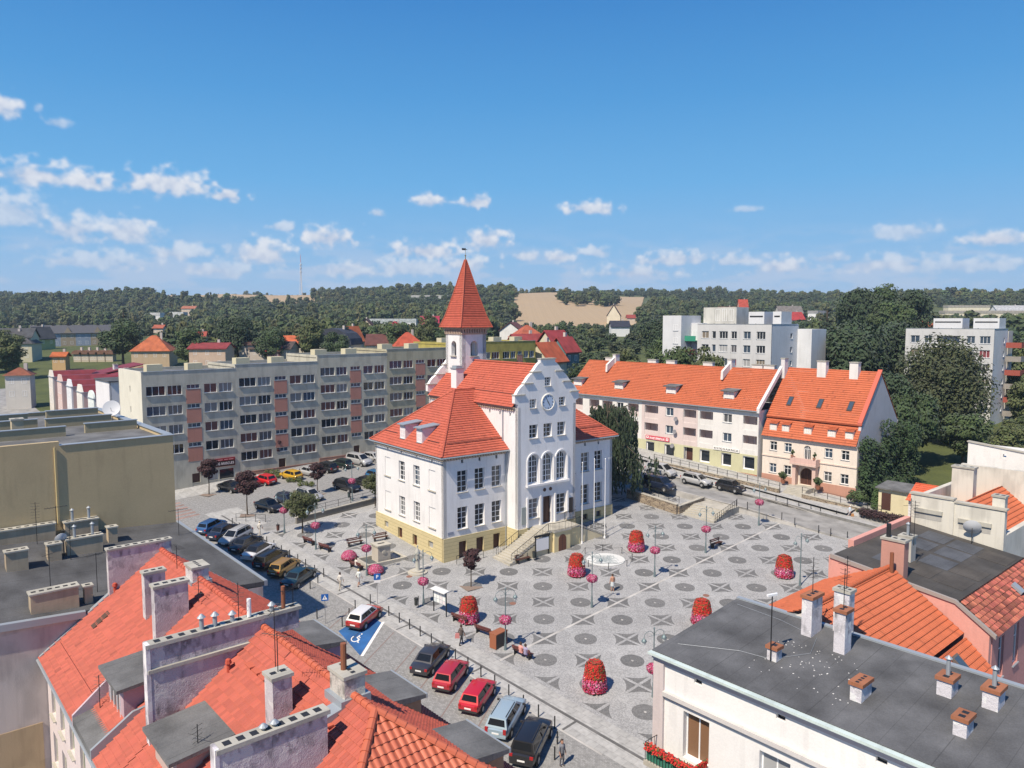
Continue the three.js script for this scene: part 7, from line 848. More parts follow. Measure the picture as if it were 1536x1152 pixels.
  sheet('left_road', [[-118, -29.5], [-240, -29.5], [-240, -15], [-118, -13]].map(([a, b]) => { const q = rowW(a, 0, b); return [q[0], q[2]]; }), 0.05, M_asph, null, true, T);
}
// fields on the hill and the radio mast
{
  const patch = (name, pts, m) => { const mb = new MB(), [A, B, C, D] = pts, n = 14; const q = (i, j) => { const u = i / n, v = j / n, x = lerp(lerp(A[0], B[0], u), lerp(D[0], C[0], u), v), z = lerp(lerp(A[1], B[1], u), lerp(D[1], C[1], u), v); return [x, T(x, z) + 0.6, z]; }; for (let i = 0; i < n; i++) for (let j = 0; j < n; j++) mb.quad(q(i, j), q(i + 1, j), q(i + 1, j + 1), q(i, j + 1)); struct(name, mb, m); };
  const wheat = M(0.52, 0.39, 0.24, { k: 'wh', map: T_patch, rough: 1 }), mead = M(0.14, 0.22, 0.05, { k: 'md', map: T_patch, rough: 1 });
  patch('wheat_field', [[0, -560], [85, -520], [190, -1080], [5, -1090]], wheat); patch('wheat_field', [[-430, -960], [-230, -940], [-370, -1350], [-640, -1350]], wheat); patch('meadow', [[-330, -440], [-225, -470], [-290, -620], [-420, -600]], mead);
  const o = thing('radio_mast', 'red and white lattice radio mast on the wooded ridge', 'mast', [-330, T(-330, -1180), -1180]); obj('mast_legs', new MB().tube([[-2, 0, 2], [0, 52, 0]], 0.45, 4).tube([[2, 0, 2], [0, 52, 0]], 0.45, 4).tube([[0, 0, -2], [0, 52, 0]], 0.45, 4), M(0.6, 0.6, 0.62), o); obj('mast_top', new MB().cyl(0, 0, 50, 64, 0.4, 0.2, 6), M(0.5, 0.1, 0.08), o); for (const y of [36, 42, 47]) obj('platform', new MB().cyl(0, 0, y, y + 1.6, 2.0, 2.0, 10), M(0.55, 0.56, 0.58), o);
}
// trees that stand apart in and around the town: [x, z, kind, scale, vertical scale]
{
  const L = [[28, -142, 1, 1.5, 1.25], [20, -146, 3, 1.4, 1.15], [14, -150, 1, 1.2, 1.2], [33, -148, 0, 1.2, 1.5], [37, -143, 2, 1.0, 1.35], [24, -158, 2, 1.3, 1.2], [64, -118, 1, 1.1, 1.2], [69, -150, 3, 1.55, 1.75], [76, -168, 3, 1.7, 1.8], [63, -160, 1, 1.5, 1.7], [118, -255, 3, 1.9, 2.2], [129, -262, 1, 2.0, 2.4], [142, -268, 3, 1.9, 2.1], [124, -246, 0, 1.7, 1.9], [82, -182, 0, 1.5, 1.5], [60, -138, 1, 1.3, 1.25], [66, -132, 3, 1.2, 1.2], [72, -118, 0, 1.0, 0.8], [74, -110, 2, 0.8, 0.75], [58, -112, 1, 0.9, 1.1], [92, -128, 0, 0.9, 0.7], [97, -140, 2, 1.0, 0.9], [104, -150, 0, 1.1, 1.0], [112, -160, 2, 1.3, 1.3], [120, -175, 1, 1.5, 1.4], [98, -190, 3, 1.7, 1.6], [54, -118, 1, 0.75, 0.9], [-112, -132, 1, 1.2, 1.1], [-120, -138, 0, 1.0, 0.9], [-128, -150, 3, 1.2, 1.1], [-104, -118, 0, 0.6, 0.5], [-76, -236, 1, 1.3, 1.3], [-88, -240, 3, 1.5, 1.5], [-98, -228, 0, 1.3, 1.3], [-66, -246, 2, 1.3, 1.3], [-128, -246, 1, 1.6, 1.5], [-56, -240, 1, 1.2, 1.1], [-40, -258, 0, 1.2, 1.2], [-30, -268, 2, 1.2, 1.3], [-20, -250, 1, 1.3, 1.4], [-14, -262, 2, 1.2, 1.2], [16, -262, 1, 1.3, 1.2], [40, -190, 0, 1.4, 1.3], [48, -240, 3, 1.5, 1.4], [56, -250, 1, 1.4, 1.2], [-145, -215, 2, 1.3, 1.2], [-160, -230, 1, 1.4, 1.3]];
  const nm = ['leafy tree of middling green', 'dark leafy tree', 'light green leafy tree', 'very dark dense tree'], grp = ['middling green trees about the town', 'dark leafy trees about the town', 'light green trees about the town', 'very dark trees about the town'];
  L.forEach(([x, z, k, s, sy], i) => { const y = Math.min(T(x, z), gy(x, z) + 0.5); tree('leafy_tree', nm[k] + ' ' + (x > 115 && z < -240 ? 'on the mound above the second concrete block' : x > 88 ? 'right of the great round tree' : x > 50 ? (z > -125 ? 'behind the ivy gable' : z > -150 ? 'beside the great round tree' : 'between the two concrete blocks') : x > 38 ? 'among houses beyond the concrete block' : x > 10 && z > -165 ? 'rising behind the shop row roof' : x > -45 ? 'behind the town hall tower' : x > -103 && z < -200 ? 'behind the apartment row roof' : z > -160 ? 'beside the left street' : 'behind the market houses'), [x, y - 0.3, z], s, broad[k], grp[k], i * 1.7, sy); clear.push([x, z, 5]); });
  [[-134, -160, 1.15, 'tall dark spruce beside the left street'], [-150, -290, 1.1, 'dark spruce at the end of the blue terrace'], [86, -205, 1.3, 'brownish spruce above the orange roofs on the right'], [-58, -262, 0.9, 'slim spruce beside the barrel-roofed house']].forEach(([x, z, s, l], i) => { tree('spruce', l, [x, T(x, z) - 0.4, z], s, spruce, null, i, s * 1.15); clear.push([x, z, 5]); });
}
// woods on the hills: one mass of instanced trees per kind
{
  const lo = [0, 1, 2].map(i => crown(130 + i, 330, blob(140 + i, 15, 5, 10, 1.5, 0.3), 1.0, [[0.075, 0.112, 0.036], [0.052, 0.088, 0.034], [0.105, 0.135, 0.046]][i]));
  const r = rngOf(1001), lists = [[], [], []], inField = (x, z) => { const D = -z; if (x > D * 0.004 && x < 30 + (D - 520) * 0.27 + 45 && D > 525 && D < 1085 && x < 190) return !(D > 760 && D < 860 && x > 50 && x < 110); if (D > 950 && D < 1340 && x > -0.475 * D && x < -0.265 * D) return true; if (x > -400 + (D - 440) * -0.1 && x < -225 - (D - 440) * 0.3 && D > 440 && D < 610) return true; return false; };
  for (let D = 190; D < 1750;) { const s = 4.6 + D * 0.011; for (let x = -0.82 * D - 30; x < 0.82 * D + 30; x += s) { const xx = x + (r() - 0.5) * s, zz = -D + (r() - 0.5) * s, pick = r(), sc = r(); if (inField(xx, zz)) continue; if (D < 440 && fbm(xx / 40 + 9, zz / 40 + 9, 256, 2) < (xx < -40 ? 0.46 : 0.53) - (D - 205) * 0.0007) continue; if (clear.some(c => Math.abs(xx - c[0]) < c[2] + 3 && Math.abs(zz - c[1]) < c[2] + 3 && Math.hypot(xx - c[0], zz - c[1]) < c[2] + 3)) continue; if (clear.some(c => c[2] > 5 && zz > c[1] && zz < c[1] + 75 && Math.abs(xx - c[0] * zz / c[1]) < c[2])) continue; const grove = fbm(xx / 120 + 3, zz / 120 + 3, 256, 3); lists[grove < 0.42 ? 1 : pick < 0.25 ? 2 : pick < 0.75 ? 0 : 1].push([xx, zz, (0.5 + sc * 0.5) * (0.55 + grove * 0.95) * (D < 520 ? (xx > -0.01 * D && xx < 0.22 * D ? 0.7 : 1.0) : 1.05 + D * 0.0002)]); } D += s * 0.9; }
  const m4 = new THREE.Matrix4(), q4 = new THREE.Quaternion(), up4 = new THREE.Vector3(0, 1, 0), c4 = new THREE.Color();
  lists.forEach((L, k) => { const im = new THREE.InstancedMesh(lo[k], M_leaf, L.length); im.name = ['wood', 'dark_wood', 'light_wood'][k]; im.userData = { kind: 'stuff', label: ['mixed green woods covering the hills behind the town', 'dark woods covering the hills behind the town', 'pale green trees scattered through the hill woods'][k], category: 'woods' }; L.forEach(([x, z, s], i) => { m4.compose(new THREE.Vector3(x, T(x, z) - 0.8, z), q4.setFromAxisAngle(up4, i * 2.399), new THREE.Vector3(s, s * (0.85 + ((i * 7) % 10) * 0.03), s)); im.setMatrixAt(i, m4); const f = 0.78 + ((i * 13) % 17) / 17 * 0.45; im.setColorAt(i, c4.setRGB(f * (0.85 + ((i * 29) % 23) / 23 * 0.4), f, f * 0.95)); }); im.castShadow = im.receiveShadow = true; scene.add(im); });
}
// ---------- cars ----------
const CAR = {};
function carKit(type) {
  if (CAR[type]) return CAR[type];
  const S = { hatch: { L: 3.95, W: 1.68, H: 1.46, hood: 0.86, tail: 0.95, c: [-1.82, -1.45, 0.45, 1.15], belt: 0.92 }, sedan: { L: 4.45, W: 1.74, H: 1.42, hood: 0.82, tail: 0.92, c: [-1.55, -0.85, 0.5, 1.25], belt: 0.9 }, wagon: { L: 4.5, W: 1.76, H: 1.5, hood: 0.86, tail: 0.98, c: [-2.12, -1.8, 0.5, 1.3], belt: 0.94 }, suv: { L: 4.6, W: 1.86, H: 1.74, hood: 1.0, tail: 1.1, c: [-2.15, -1.85, 0.45, 1.2], belt: 1.08 }, van: { L: 4.7, W: 1.88, H: 1.8, hood: 1.0, tail: 1.12, c: [-2.2, -2.0, 0.7, 1.6], belt: 1.1 } }[type];
  const { L, W, H, hood, tail, c, belt } = S, hw = W / 2, N = 15, st = [];
  for (let i = 0; i < N; i++) { const t = i / (N - 1), x = -L / 2 + L * t, e = Math.min(t, 1 - t), k = 1 - 0.14 * Math.pow(1 - clamp(e / 0.16, 0, 1), 2); let top = x > c[3] ? lerp(belt, hood - 0.12, Math.pow((x - c[3]) / (L / 2 - c[3]), 2.2)) : x < c[0] ? lerp(belt, tail - 0.06, (c[0] - x) / (L / 2 + c[0] + 0.001)) : belt; if (i === 0) top = tail - 0.16; if (i === N - 1) top = hood - 0.26; const bot = i === 0 || i === N - 1 ? 0.32 : 0.24;
    st.push([[x, bot, 0], [x, bot, hw * 0.86 * k], [x, 0.42, hw * 0.985 * k], [x, 0.66, hw * k], [x, top - 0.07, hw * 0.955 * k], [x, top, hw * 0.86 * k], [x, top + 0.025, 0]]); }
  const body = new MB(); for (const s of [1, -1]) for (let i = 0; i < N - 1; i++) for (let j = 0; j < 6; j++) { const q = (a, b) => [st[a][b][0], st[a][b][1], st[a][b][2] * s]; body.quad(q(i, j), q(i + 1, j), q(i + 1, j + 1), q(i, j + 1)); }
  for (const s of [1, -1]) for (const i of [0, N - 1]) body.poly(st[i].map(p => [p[0], p[1], p[2] * s]));
  const rw = hw * 0.70, bw = hw * 0.90, y0 = belt - 0.03, y1 = H, cab = new MB(), B = [[c[0], y0, bw], [c[3], y0, bw * 0.97], [c[3], y0, -bw * 0.97], [c[0], y0, -bw]], Tt = [[c[1], y1 - 0.05, rw], [c[2], y1 - 0.03, rw * 0.97], [c[2], y1 - 0.03, -rw * 0.97], [c[1], y1 - 0.05, -rw]];
  cab.hexa(B, Tt); const mid = (c[1] + c[2]) / 2; cab.hexa(Tt, [[c[1] + 0.15, y1, rw * 0.8], [c[2] - 0.18, y1 + 0.01, rw * 0.78], [c[2] - 0.18, y1 + 0.01, -rw * 0.78], [c[1] + 0.15, y1, -rw * 0.8]]);
  const L3 = (a, b, t) => a.map((v, i) => v + (b[i] - v) * t), out = (p, n) => p.map((v, i) => v + n[i] * 0.012);
  const paneQ = (a, b, cc, d, u0, u1, v0, v1, n) => { const f = (u, v) => out(L3(L3(a, b, u), L3(d, cc, u), v), n); return new MB().quad(f(u0, v0), f(u1, v0), f(u1, v1), f(u0, v1)); };
  const glass = []; glass.push(['windscreen', paneQ(B[1], B[2], Tt[2], Tt[1], 0.06, 0.94, 0.1, 0.95, norm3([1, 0.8, 0]))]); glass.push(['rear_window', paneQ(B[3], B[0], Tt[0], Tt[3], 0.09, 0.91, 0.24, 0.9, norm3([-1, 0.6, 0]))]);
  const split = (0.12 - c[0]) / (c[3] - c[0]); for (const s of [0, 1]) { const [a, b, cc, d] = s ? [B[2], B[3], Tt[3], Tt[2]] : [B[0], B[1], Tt[1], Tt[0]], n = norm3([0, 0.35, s ? -1 : 1]); const sp = s ? 1 - split : split; for (const [u0, u1] of [[0.07, sp - 0.015], [sp + 0.015, 0.9]].map(q => s ? [1 - q[1] + (1 - 2 * split) * 0, 1 - q[0]] : q)) glass.push(['side_window', paneQ(a, b, cc, d, clamp(u0, 0.06, 0.94), clamp(u1, 0.06, 0.94), 0.16, 0.92, n)]); }
  const r = type === 'suv' || type === 'van' ? 0.34 : 0.3, tyre = new MB().lathe(0, 0, [[r * 0.62, -0.1], [r * 0.95, -0.1], [r, -0.06], [r, 0.06], [r * 0.95, 0.1], [r * 0.62, 0.1]], 18).geo(0.7), rim = new MB().lathe(0, 0, [[0, 0.06], [r * 0.3, 0.075], [r * 0.6, 0.085], [r * 0.64, 0.1], [r * 0.64, -0.08], [0, -0.08]], 14).geo(0.7); tyre.rotateX(Math.PI / 2); rim.rotateX(Math.PI / 2);
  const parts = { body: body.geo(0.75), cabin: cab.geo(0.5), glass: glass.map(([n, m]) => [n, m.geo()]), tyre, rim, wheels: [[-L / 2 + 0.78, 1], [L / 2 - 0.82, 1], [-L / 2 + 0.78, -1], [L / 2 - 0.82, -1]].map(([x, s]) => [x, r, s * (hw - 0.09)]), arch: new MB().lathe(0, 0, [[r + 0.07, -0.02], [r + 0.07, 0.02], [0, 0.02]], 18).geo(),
    head: [1, -1].map(s => new MB().hexa([[L / 2 - 0.3, hood - 0.36, s * hw * 0.84], [L / 2 - 0.05, hood - 0.36, s * hw * 0.5], [L / 2 - 0.12, hood - 0.36, s * hw * 0.45], [L / 2 - 0.4, hood - 0.36, s * hw * 0.7]], [[L / 2 - 0.33, hood - 0.17, s * hw * 0.86], [L / 2 - 0.1, hood - 0.2, s * hw * 0.52], [L / 2 - 0.2, hood - 0.18, s * hw * 0.45], [L / 2 - 0.4, hood - 0.18, s * hw * 0.7]]).geo()),
    tail: [1, -1].map(s => new MB().box(-L / 2 + 0.04, tail - 0.2, s * hw * 0.74, 0.1, type === 'wagon' || type === 'van' ? 0.34 : 0.17, hw * 0.24).geo()), plate: new MB().box(-L / 2 - 0.012, 0.6, 0, 0.02, 0.11, 0.5).geo(), plateF: new MB().box(L / 2 + 0.012, 0.45, 0, 0.02, 0.11, 0.5).geo(), bumper: new MB().box(-L / 2 + 0.05, 0.4, 0, 0.14, 0.16, W * 0.84).geo(), bumperF: new MB().box(L / 2 - 0.05, 0.38, 0, 0.14, 0.16, W * 0.82).geo(), mirror: [1, -1].map(s => new MB().box(c[3] - 0.28, belt + 0.08, s * (hw + 0.07), 0.1, 0.13, 0.17).geo()), rails: type === 'wagon' || type === 'suv' ? new MB().mm(c[1] + 0.2, c[2] - 0.2, H - 0.01, H + 0.04, rw * 0.82, rw * 0.88).geo() : null, S };
  return CAR[type] = parts;
}
const paintC = new Map(), paint = c => { const k = c.join(); if (!paintC.has(k)) paintC.set(k, M(...c, { k: 'car' + k, rough: 0.42, cc: 0.9, metal: 0.15 })); return paintC.get(k); };
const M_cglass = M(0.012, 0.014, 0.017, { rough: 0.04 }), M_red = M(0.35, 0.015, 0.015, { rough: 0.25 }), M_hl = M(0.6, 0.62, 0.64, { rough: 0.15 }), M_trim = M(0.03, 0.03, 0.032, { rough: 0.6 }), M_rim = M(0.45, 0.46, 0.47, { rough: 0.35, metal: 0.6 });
function car(label, type, c, x, z, azimuth, { roof = null, up = 0, group = 'cars parked about the square' } = {}) {
  const k = carKit(type), m = paint(c), o = thing('parked_car', label, 'car', [x, 0, z], Math.PI / 2 - azimuth * R, group); // azimuth 0 looks along -z
  const gx = x, gz = z; o.position.y = gy(gx, gz) + up + 0.012; { const n = new THREE.Vector3(-0.0051, 1, 0.07233).normalize(), q = new THREE.Quaternion().setFromUnitVectors(new THREE.Vector3(0, 1, 0), n); o.quaternion.premultiply(q); }
  obj('body', k.body, m, o); obj('cabin', k.cabin, roof ? paint(roof) : m, o); for (const [n, g] of k.glass) obj(n, g, M_cglass, o);
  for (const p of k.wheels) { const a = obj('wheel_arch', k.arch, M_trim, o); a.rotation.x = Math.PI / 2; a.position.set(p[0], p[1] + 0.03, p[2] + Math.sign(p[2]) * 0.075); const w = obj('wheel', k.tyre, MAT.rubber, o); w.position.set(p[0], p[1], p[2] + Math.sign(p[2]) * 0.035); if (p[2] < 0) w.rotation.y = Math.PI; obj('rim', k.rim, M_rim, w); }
  for (const g of k.head) obj('headlight', g, M_hl, o); for (const g of k.tail) obj('tail_light', g, M_red, o); obj('number_plate', k.plate, MAT.pvc, o); obj('number_plate', k.plateF, MAT.pvc, o); obj('bumper', k.bumper, type === 'hatch' ? M_trim : m, o); obj('bumper', k.bumperF, M_trim, o); for (const g of k.mirror) obj('mirror', g, M_trim, o); if (k.rails) { obj('roof_rail', k.rails, M_trim, o); const rr = obj('roof_rail', k.rails, M_trim, o); rr.scale.z = -1; }
  return o;
}
const BLK = [0.012, 0.012, 0.014], NAVY = [0.012, 0.02, 0.045], SIL = [0.42, 0.43, 0.44], RED = [0.42, 0.012, 0.018], WHT = [0.72, 0.72, 0.72];
car('black estate car with roof rails at the near end of the parking bays', 'suv', BLK, 1.3, -47.6, 18.7); car('pale blue estate car with roof rails between black and red cars', 'wagon', [0.30, 0.40, 0.48], -0.4, -50.4, 19); car('bright red rounded hatchback next to the pale blue estate', 'hatch', [0.5, 0.012, 0.025], -2.5, -53.0, 19.5); car('crimson hatchback with black bumper beside the dark grey car', 'hatch', [0.40, 0.02, 0.035], -4.7, -55.8, 19); car('dark grey shiny saloon beside the crimson hatchback', 'sedan', [0.035, 0.035, 0.042], -6.55, -58.3, 20); car('red car with white roof on the blue disabled bay', 'hatch', [0.42, 0.03, 0.02], -13.3, -65.6, 21, { roof: WHT });
[['dark teal saloon at the shadow edge', 'sedan', [0.01, 0.035, 0.05], -21.7, -74.4], ['golden hatchback in the street row', 'hatch', [0.30, 0.17, 0.03], -23.95, -76.9], ['black estate with tall red lamps behind the golden hatchback', 'wagon', BLK, -26.1, -79.2], ['white coupe with black roof in the street row', 'sedan', WHT, -28.2, -81.6, BLK], ['black saloon between white coupe and silver estate', 'sedan', BLK, -30.4, -83.8], ['silver estate in the street row', 'wagon', SIL, -32.4, -86.0], ['black saloon between silver estate and blue hatchback', 'sedan', NAVY, -34.5, -87.8], ['blue hatchback at the end of the street row', 'hatch', [0.02, 0.09, 0.24], -36.6, -89.5]].forEach(([l, t, c, x, z, rf]) => car(l, t, c, x, z, l.startsWith('silver') ? 198 : 18, { roof: rf || null }));
[['black saloon half hidden by the red plum tree', 'sedan', BLK, -40.6, -106.2], ['dark red hatchback behind the plum tree', 'hatch', [0.36, 0.012, 0.016], -38.8, -108.4], ['bright red hatchback in the upper car row', 'hatch', [0.55, 0.012, 0.015], -36.7, -109.6], ['yellow hatchback in the upper car row', 'hatch', [0.55, 0.32, 0.015], -33.5, -111.9], ['silver saloon next to the yellow hatchback', 'sedan', SIL, -31.4, -114.0], ['black estate with red lamps by the small hedge', 'wagon', BLK, -29.4, -116.3], ['dark green hatchback between black estate and silver van', 'hatch', [0.012, 0.025, 0.02], -27.3, -118.5], ['silver people carrier in the upper car row', 'van', SIL, -24.9, -120.2], ['silver hatchback at the end of the upper car row', 'hatch', SIL, -22.9, -122.3]].forEach(([l, t, c, x, z], i) => car(l, t, c, x, z, i > 6 ? 125 : -55));
[['black saloon nearest the zebra crossing in the middle row', 'sedan', BLK, -32.3, -97.5], ['black hatchback beside the silver estate in the middle row', 'hatch', NAVY, -30.5, -100.0], ['silver estate with roof rails in the middle row', 'wagon', SIL, -28.1, -102.0], ['black estate beyond the plum tree in the middle row', 'wagon', BLK, -23.8, -106.2], ['black saloon close to the town hall in the middle row', 'sedan', BLK, -21.3, -108.2], ['blue hatchback peeping out behind the town hall', 'hatch', [0.02, 0.12, 0.26], -20.3, -111.2]].forEach(([l, t, c, x, z]) => car(l, t, c, x, z, 128));
car('silver people carrier with black lower doors on the far street', 'van', SIL, 22.2, -110.2, 136, { up: 0.8 }); car('dark people carrier behind the weeping tree', 'van', NAVY, 20.6, -103.4, 136, { up: 0.8 }); car('silver estate car on the far street', 'wagon', SIL, 26.4, -105.6, 137, { up: 0.78 }); car('black hatchback leading on the far street', 'hatch', BLK, 30.4, -102.6, 136, { up: 0.75 });

// ---------- lamps with flower baskets, flower towers ----------
function petals(seed, n, pts, cols, s) { const r = rngOf(seed), mb = new MB(); for (let i = 0; i < n; i++) { const [x, y, z, nx, ny, nz, band] = pts(r), c = cols(r, band), vx = nx + (r() - .5) * 1.1, vy = ny + (r() - .5) * 1.1, vz = nz + (r() - .5) * 1.1, l = Math.hypot(vx, vy, vz) || 1, V = new THREE.Vector3(vx / l, vy / l, vz / l), A = new THREE.Vector3(r() - .5, r() - .5, r() - .5).cross(V).normalize(), B = V.clone().cross(A), w = s * (0.7 + r() * 0.6); mb.col = c; const P = new THREE.Vector3(x, y, z), q = (a, b) => { const v = P.clone().addScaledVector(A, a * w).addScaledVector(B, b * w); return [v.x, v.y, v.z]; }; mb.quad(q(-1, -0.6), q(1, -0.6), q(0.8, 0.7), q(-0.8, 0.7)); } return mb.geo(); }
const pink = r => { const k = r(); return k < 0.45 ? [0.62, 0.07, 0.24] : k < 0.7 ? [0.70, 0.25, 0.42] : k < 0.84 ? [0.40, 0.02, 0.07] : k < 0.9 ? [0.75, 0.6, 0.66] : [0.05, 0.10, 0.03]; }, scarlet = r => { const k = r(); return k < 0.55 ? [0.62, 0.03, 0.02] : k < 0.72 ? [0.5, 0.012, 0.02] : k < 0.8 ? [0.66, 0.12, 0.05] : [0.07, 0.13, 0.03]; };
const ball = (R0, sy, y) => r => { const u = r() * 2 - 1, a = r() * 6.283, q = Math.sqrt(1 - u * u), k = 0.82 + 0.25 * r(); return [q * Math.cos(a) * R0 * k, y + u * R0 * sy * k, q * Math.sin(a) * R0 * k, q * Math.cos(a), u, q * Math.sin(a), 0]; };
const bkG = petals(501, 1300, ball(0.52, 0.72, 0), r => pink(r), 0.05), lampPole = new MB().cyl(0, 0, 0, 0.5, 0.13, 0.11, 10).cyl(0, 0, 0.5, 1.1, 0.085, 0.075, 10).cyl(0, 0, 1.1, 5.2, 0.055, 0.04, 8).lathe(0, 0, [[0, 5.15], [0.08, 5.25], [0, 5.4]], 8).geo(0.6), lampArm = (() => { const m = new MB(), p = []; for (let k = 0; k <= 10; k++) { const a = Math.PI * (1 - k / 10); p.push([0.45 + 0.42 * Math.cos(a), 4.7 + 0.42 * Math.sin(a), 0]); } m.tube([[0, 4.45, 0], ...p.map(q => q)], 0.02, 5); m.tube([[0, 4.75, 0], [0.45, 4.72, 0]], 0.014, 4); return m.geo(); })(), lantern = new MB().lathe(0.87, 0, [[0.02, 4.7], [0.06, 4.62], [0.17, 4.5], [0.2, 4.42], [0.2, 4.4], [0, 4.4]], 10).geo(0.6), lensG = new MB().lathe(0.87, 0, [[0, 4.12], [0.1, 4.18], [0.16, 4.4], [0, 4.4]], 10).geo(0.6), M_lampg = M(0.16, 0.22, 0.24, { rough: 0.5, metal: 0.3 }), M_lens = M(0.55, 0.6, 0.62, { rough: 0.2 });
const LAMPS = [[7.5, -68.3, 'lamp beside the paved map and two flower towers', 2.8], [14.7, -75.2, 'lamp next to the largest open stretch of the square', 2.8], [-0.55, -60.5, 'lamp behind the brown cabinet and benches', 2.6], [21.6, -81.6, 'lamp beside the lone dark bench', 2.7], [30.4, -90.4, 'lamp at the far street kerb', 2.9], [10.5, -53.5, 'lamp half behind the white corner house', 2.2], [-8.4, -69.0, 'lamp beside the notice board', 2.3], [-15.1, -75.9, 'lamp between the two pink flower mounds', 2.9], [-22.3, -83.2, 'lamp beside the paired dark benches', 2.8], [-27.5, -88.6, 'lamp near the litter bin by the ball tree', 2.8], [-21.9, -100.9, 'lamp at the retaining wall railing', 2.8], [28.8, -72.9, 'lamp in front of the pink house', 0]];
LAMPS.forEach(([x, z, l, bh], i) => { const o = thing('street_lamp', 'grey double-arm ' + l, 'street lamp', at3(x, z), 0.3 + i * 0.02, 'double-arm street lamps'); obj('pole', lampPole, M_lampg, o); for (const s of [0, Math.PI]) { const a = obj('arm', lampArm, M_lampg, o); a.rotation.y = s; const c = obj('lamp_shade', lantern, M_lampg, a); obj('lamp_glass', lensG, M_lens, a); } if (bh) tag(obj('flower_basket', bkG, M_leaf), 'pink flower basket hung on the ' + l, 'flower basket', 'pink flower baskets on the lamps').position.set(x, gy(x, z) + bh, z); });
const towerG = petals(511, 6500, r => { const t = r(), a = r() * 6.283, y = 0.1 + t * 2.05, R0 = (t < 0.42 ? lerp(0.86, 0.79, t / 0.42) : lerp(0.78, 0.56, Math.pow((t - 0.42) / 0.58, 1.4))) * (0.86 + 0.28 * r()), top = r() < 0.12; return top ? [Math.cos(a) * 0.5 * r(), 2.12 + r() * 0.15, Math.sin(a) * 0.5 * r(), 0, 1, 0, 1] : [Math.cos(a) * R0, y, Math.sin(a) * R0, Math.cos(a), 0.4, Math.sin(a), t]; }, (r, t) => t > 0.46 + 0.16 * (r() - 0.5) ? scarlet(r) : t < 0.16 ? (r() < 0.6 ? [0.42, 0.01, 0.05] : pink(r)) : pink(r), 0.055), towerP = new MB().lathe(0, 0, [[0.8, 0], [0.84, 0.2], [0.7, 1.0], [0.5, 2.05], [0, 2.1]], 16).geo(0.8);
[[-3.9, -65.6, 'behind the benches and notice board'], [6.7, -75.7, 'between the town hall steps and the paved map'], [14.0, -82.4, 'behind the paved map, towards the wide steps'], [17.0, -65.0, 'half hidden by the dark flat roof'], [6.25, -54.5, 'standing alone near the white corner house'], [28.0, -75.1, 'beside the lamp at the pink house']].forEach(([x, z, l]) => { const o = thing('flower_tower', 'red and pink flower tower ' + l, 'flower tower', at3(x, z), x, 'red and pink flower towers'); obj('planter', towerP, M(0.04, 0.07, 0.025), o); obj('blossoms', towerG, M_leaf, o); });
const moundG = petals(521, 3200, r => { const u = r(), a = r() * 6.283, q = Math.sqrt(1 - u * u); return [q * Math.cos(a) * 1.05, 0.25 + u * 0.95, q * Math.sin(a) * 1.05, q * Math.cos(a), u, q * Math.sin(a), u]; }, (r, u) => u < 0.15 ? (r() < 0.5 ? [0.3, 0.01, 0.03] : pink(r)) : pink(r), 0.06); [[-17.9, -80.3, 'left of the stone well'], [-14.3, -76.4, 'in front of the stone well beside the lamp']].forEach(([x, z, l]) => { const o = thing('flower_mound', 'round pink flower mound ' + l, 'flower bed', at3(x, z), 0, 'pink flower mounds at the well'); o.scale.setScalar(0.82); obj('bowl', new MB().lathe(0, 0, [[0.6, 0], [0.95, 0.3], [0.9, 0.6], [0, 1.0]], 16).geo(0.8), M(0.05, 0.06, 0.03), o); obj('blossoms', moundG, M_leaf, o); });
{ const b = tag(obj('balcony_flowers', petals(531, 900, r => { const t = r(), e = r() < 0.75; return [e ? -22.85 + t * 2.95 : -19.9, 4.5 + r() * 0.38, e ? -28.75 + (r() - .5) * 0.28 : -29.8 + t * 1.1, 0, 0.6, 1, 0]; }, scarlet, 0.05), M_leaf), 'red geraniums along the balcony of the white corner house', 'flowers'); b.rotation.y = ROW; }

// ---------- benches, bollards, bins, signs, well ----------
function bench(label, x, z, turn, backed = true) { const o = thing('park_bench', label, 'bench', at3(x, z), turn * R, 'dark slatted benches on the square'); for (const s of [-1, 1]) obj('leg', new MB().mm(s * 0.75 - 0.03, s * 0.75 + 0.03, 0, 0.42, -0.22, 0.22).mm(s * 0.75 - 0.03, s * 0.75 + 0.03, 0.42, 0.85, -0.26, -0.2), MAT.iron, o); for (let k = 0; k < 4; k++) obj('seat_slat', new MB().mm(-0.95, 0.95, 0.42, 0.46, -0.2 + k * 0.115, -0.1 + k * 0.115), MAT.woodDark, o); if (backed) for (let k = 0; k < 2; k++) obj('back_slat', new MB().mm(-0.95, 0.95, 0.58 + k * 0.17, 0.7 + k * 0.17, -0.26 - k * 0.03, -0.22 - k * 0.03), M(0.12, 0.035, 0.03, { rough: 0.6 }), o); return o; }
[[1.2, -79.2, 37.8, 'below the town hall stairs'], [-4.6, -65.3, 141, 'beside the flower tower'], [-2.4, -63.1, 141, 'between flower tower and brown cabinet'], [0.9, -59.4, 141, 'on which two people sit'], [23.3, -83.5, 40, 'standing alone by its lamp'], [-23.5, -84.9, 141, 'under the ball tree'], [-21.1, -82.8, 141, 'beside the ball tree lamp'], [-18.1, -84.4, 37, 'behind the pink mound facing the well'], [-15.4, -85.9, 37, 'against the town hall side by the well'], [-16.5, -77.6, 141, 'with a person seated before the pink mounds']].forEach(([x, z, t, l]) => bench('dark slatted bench ' + l, x, z, t));
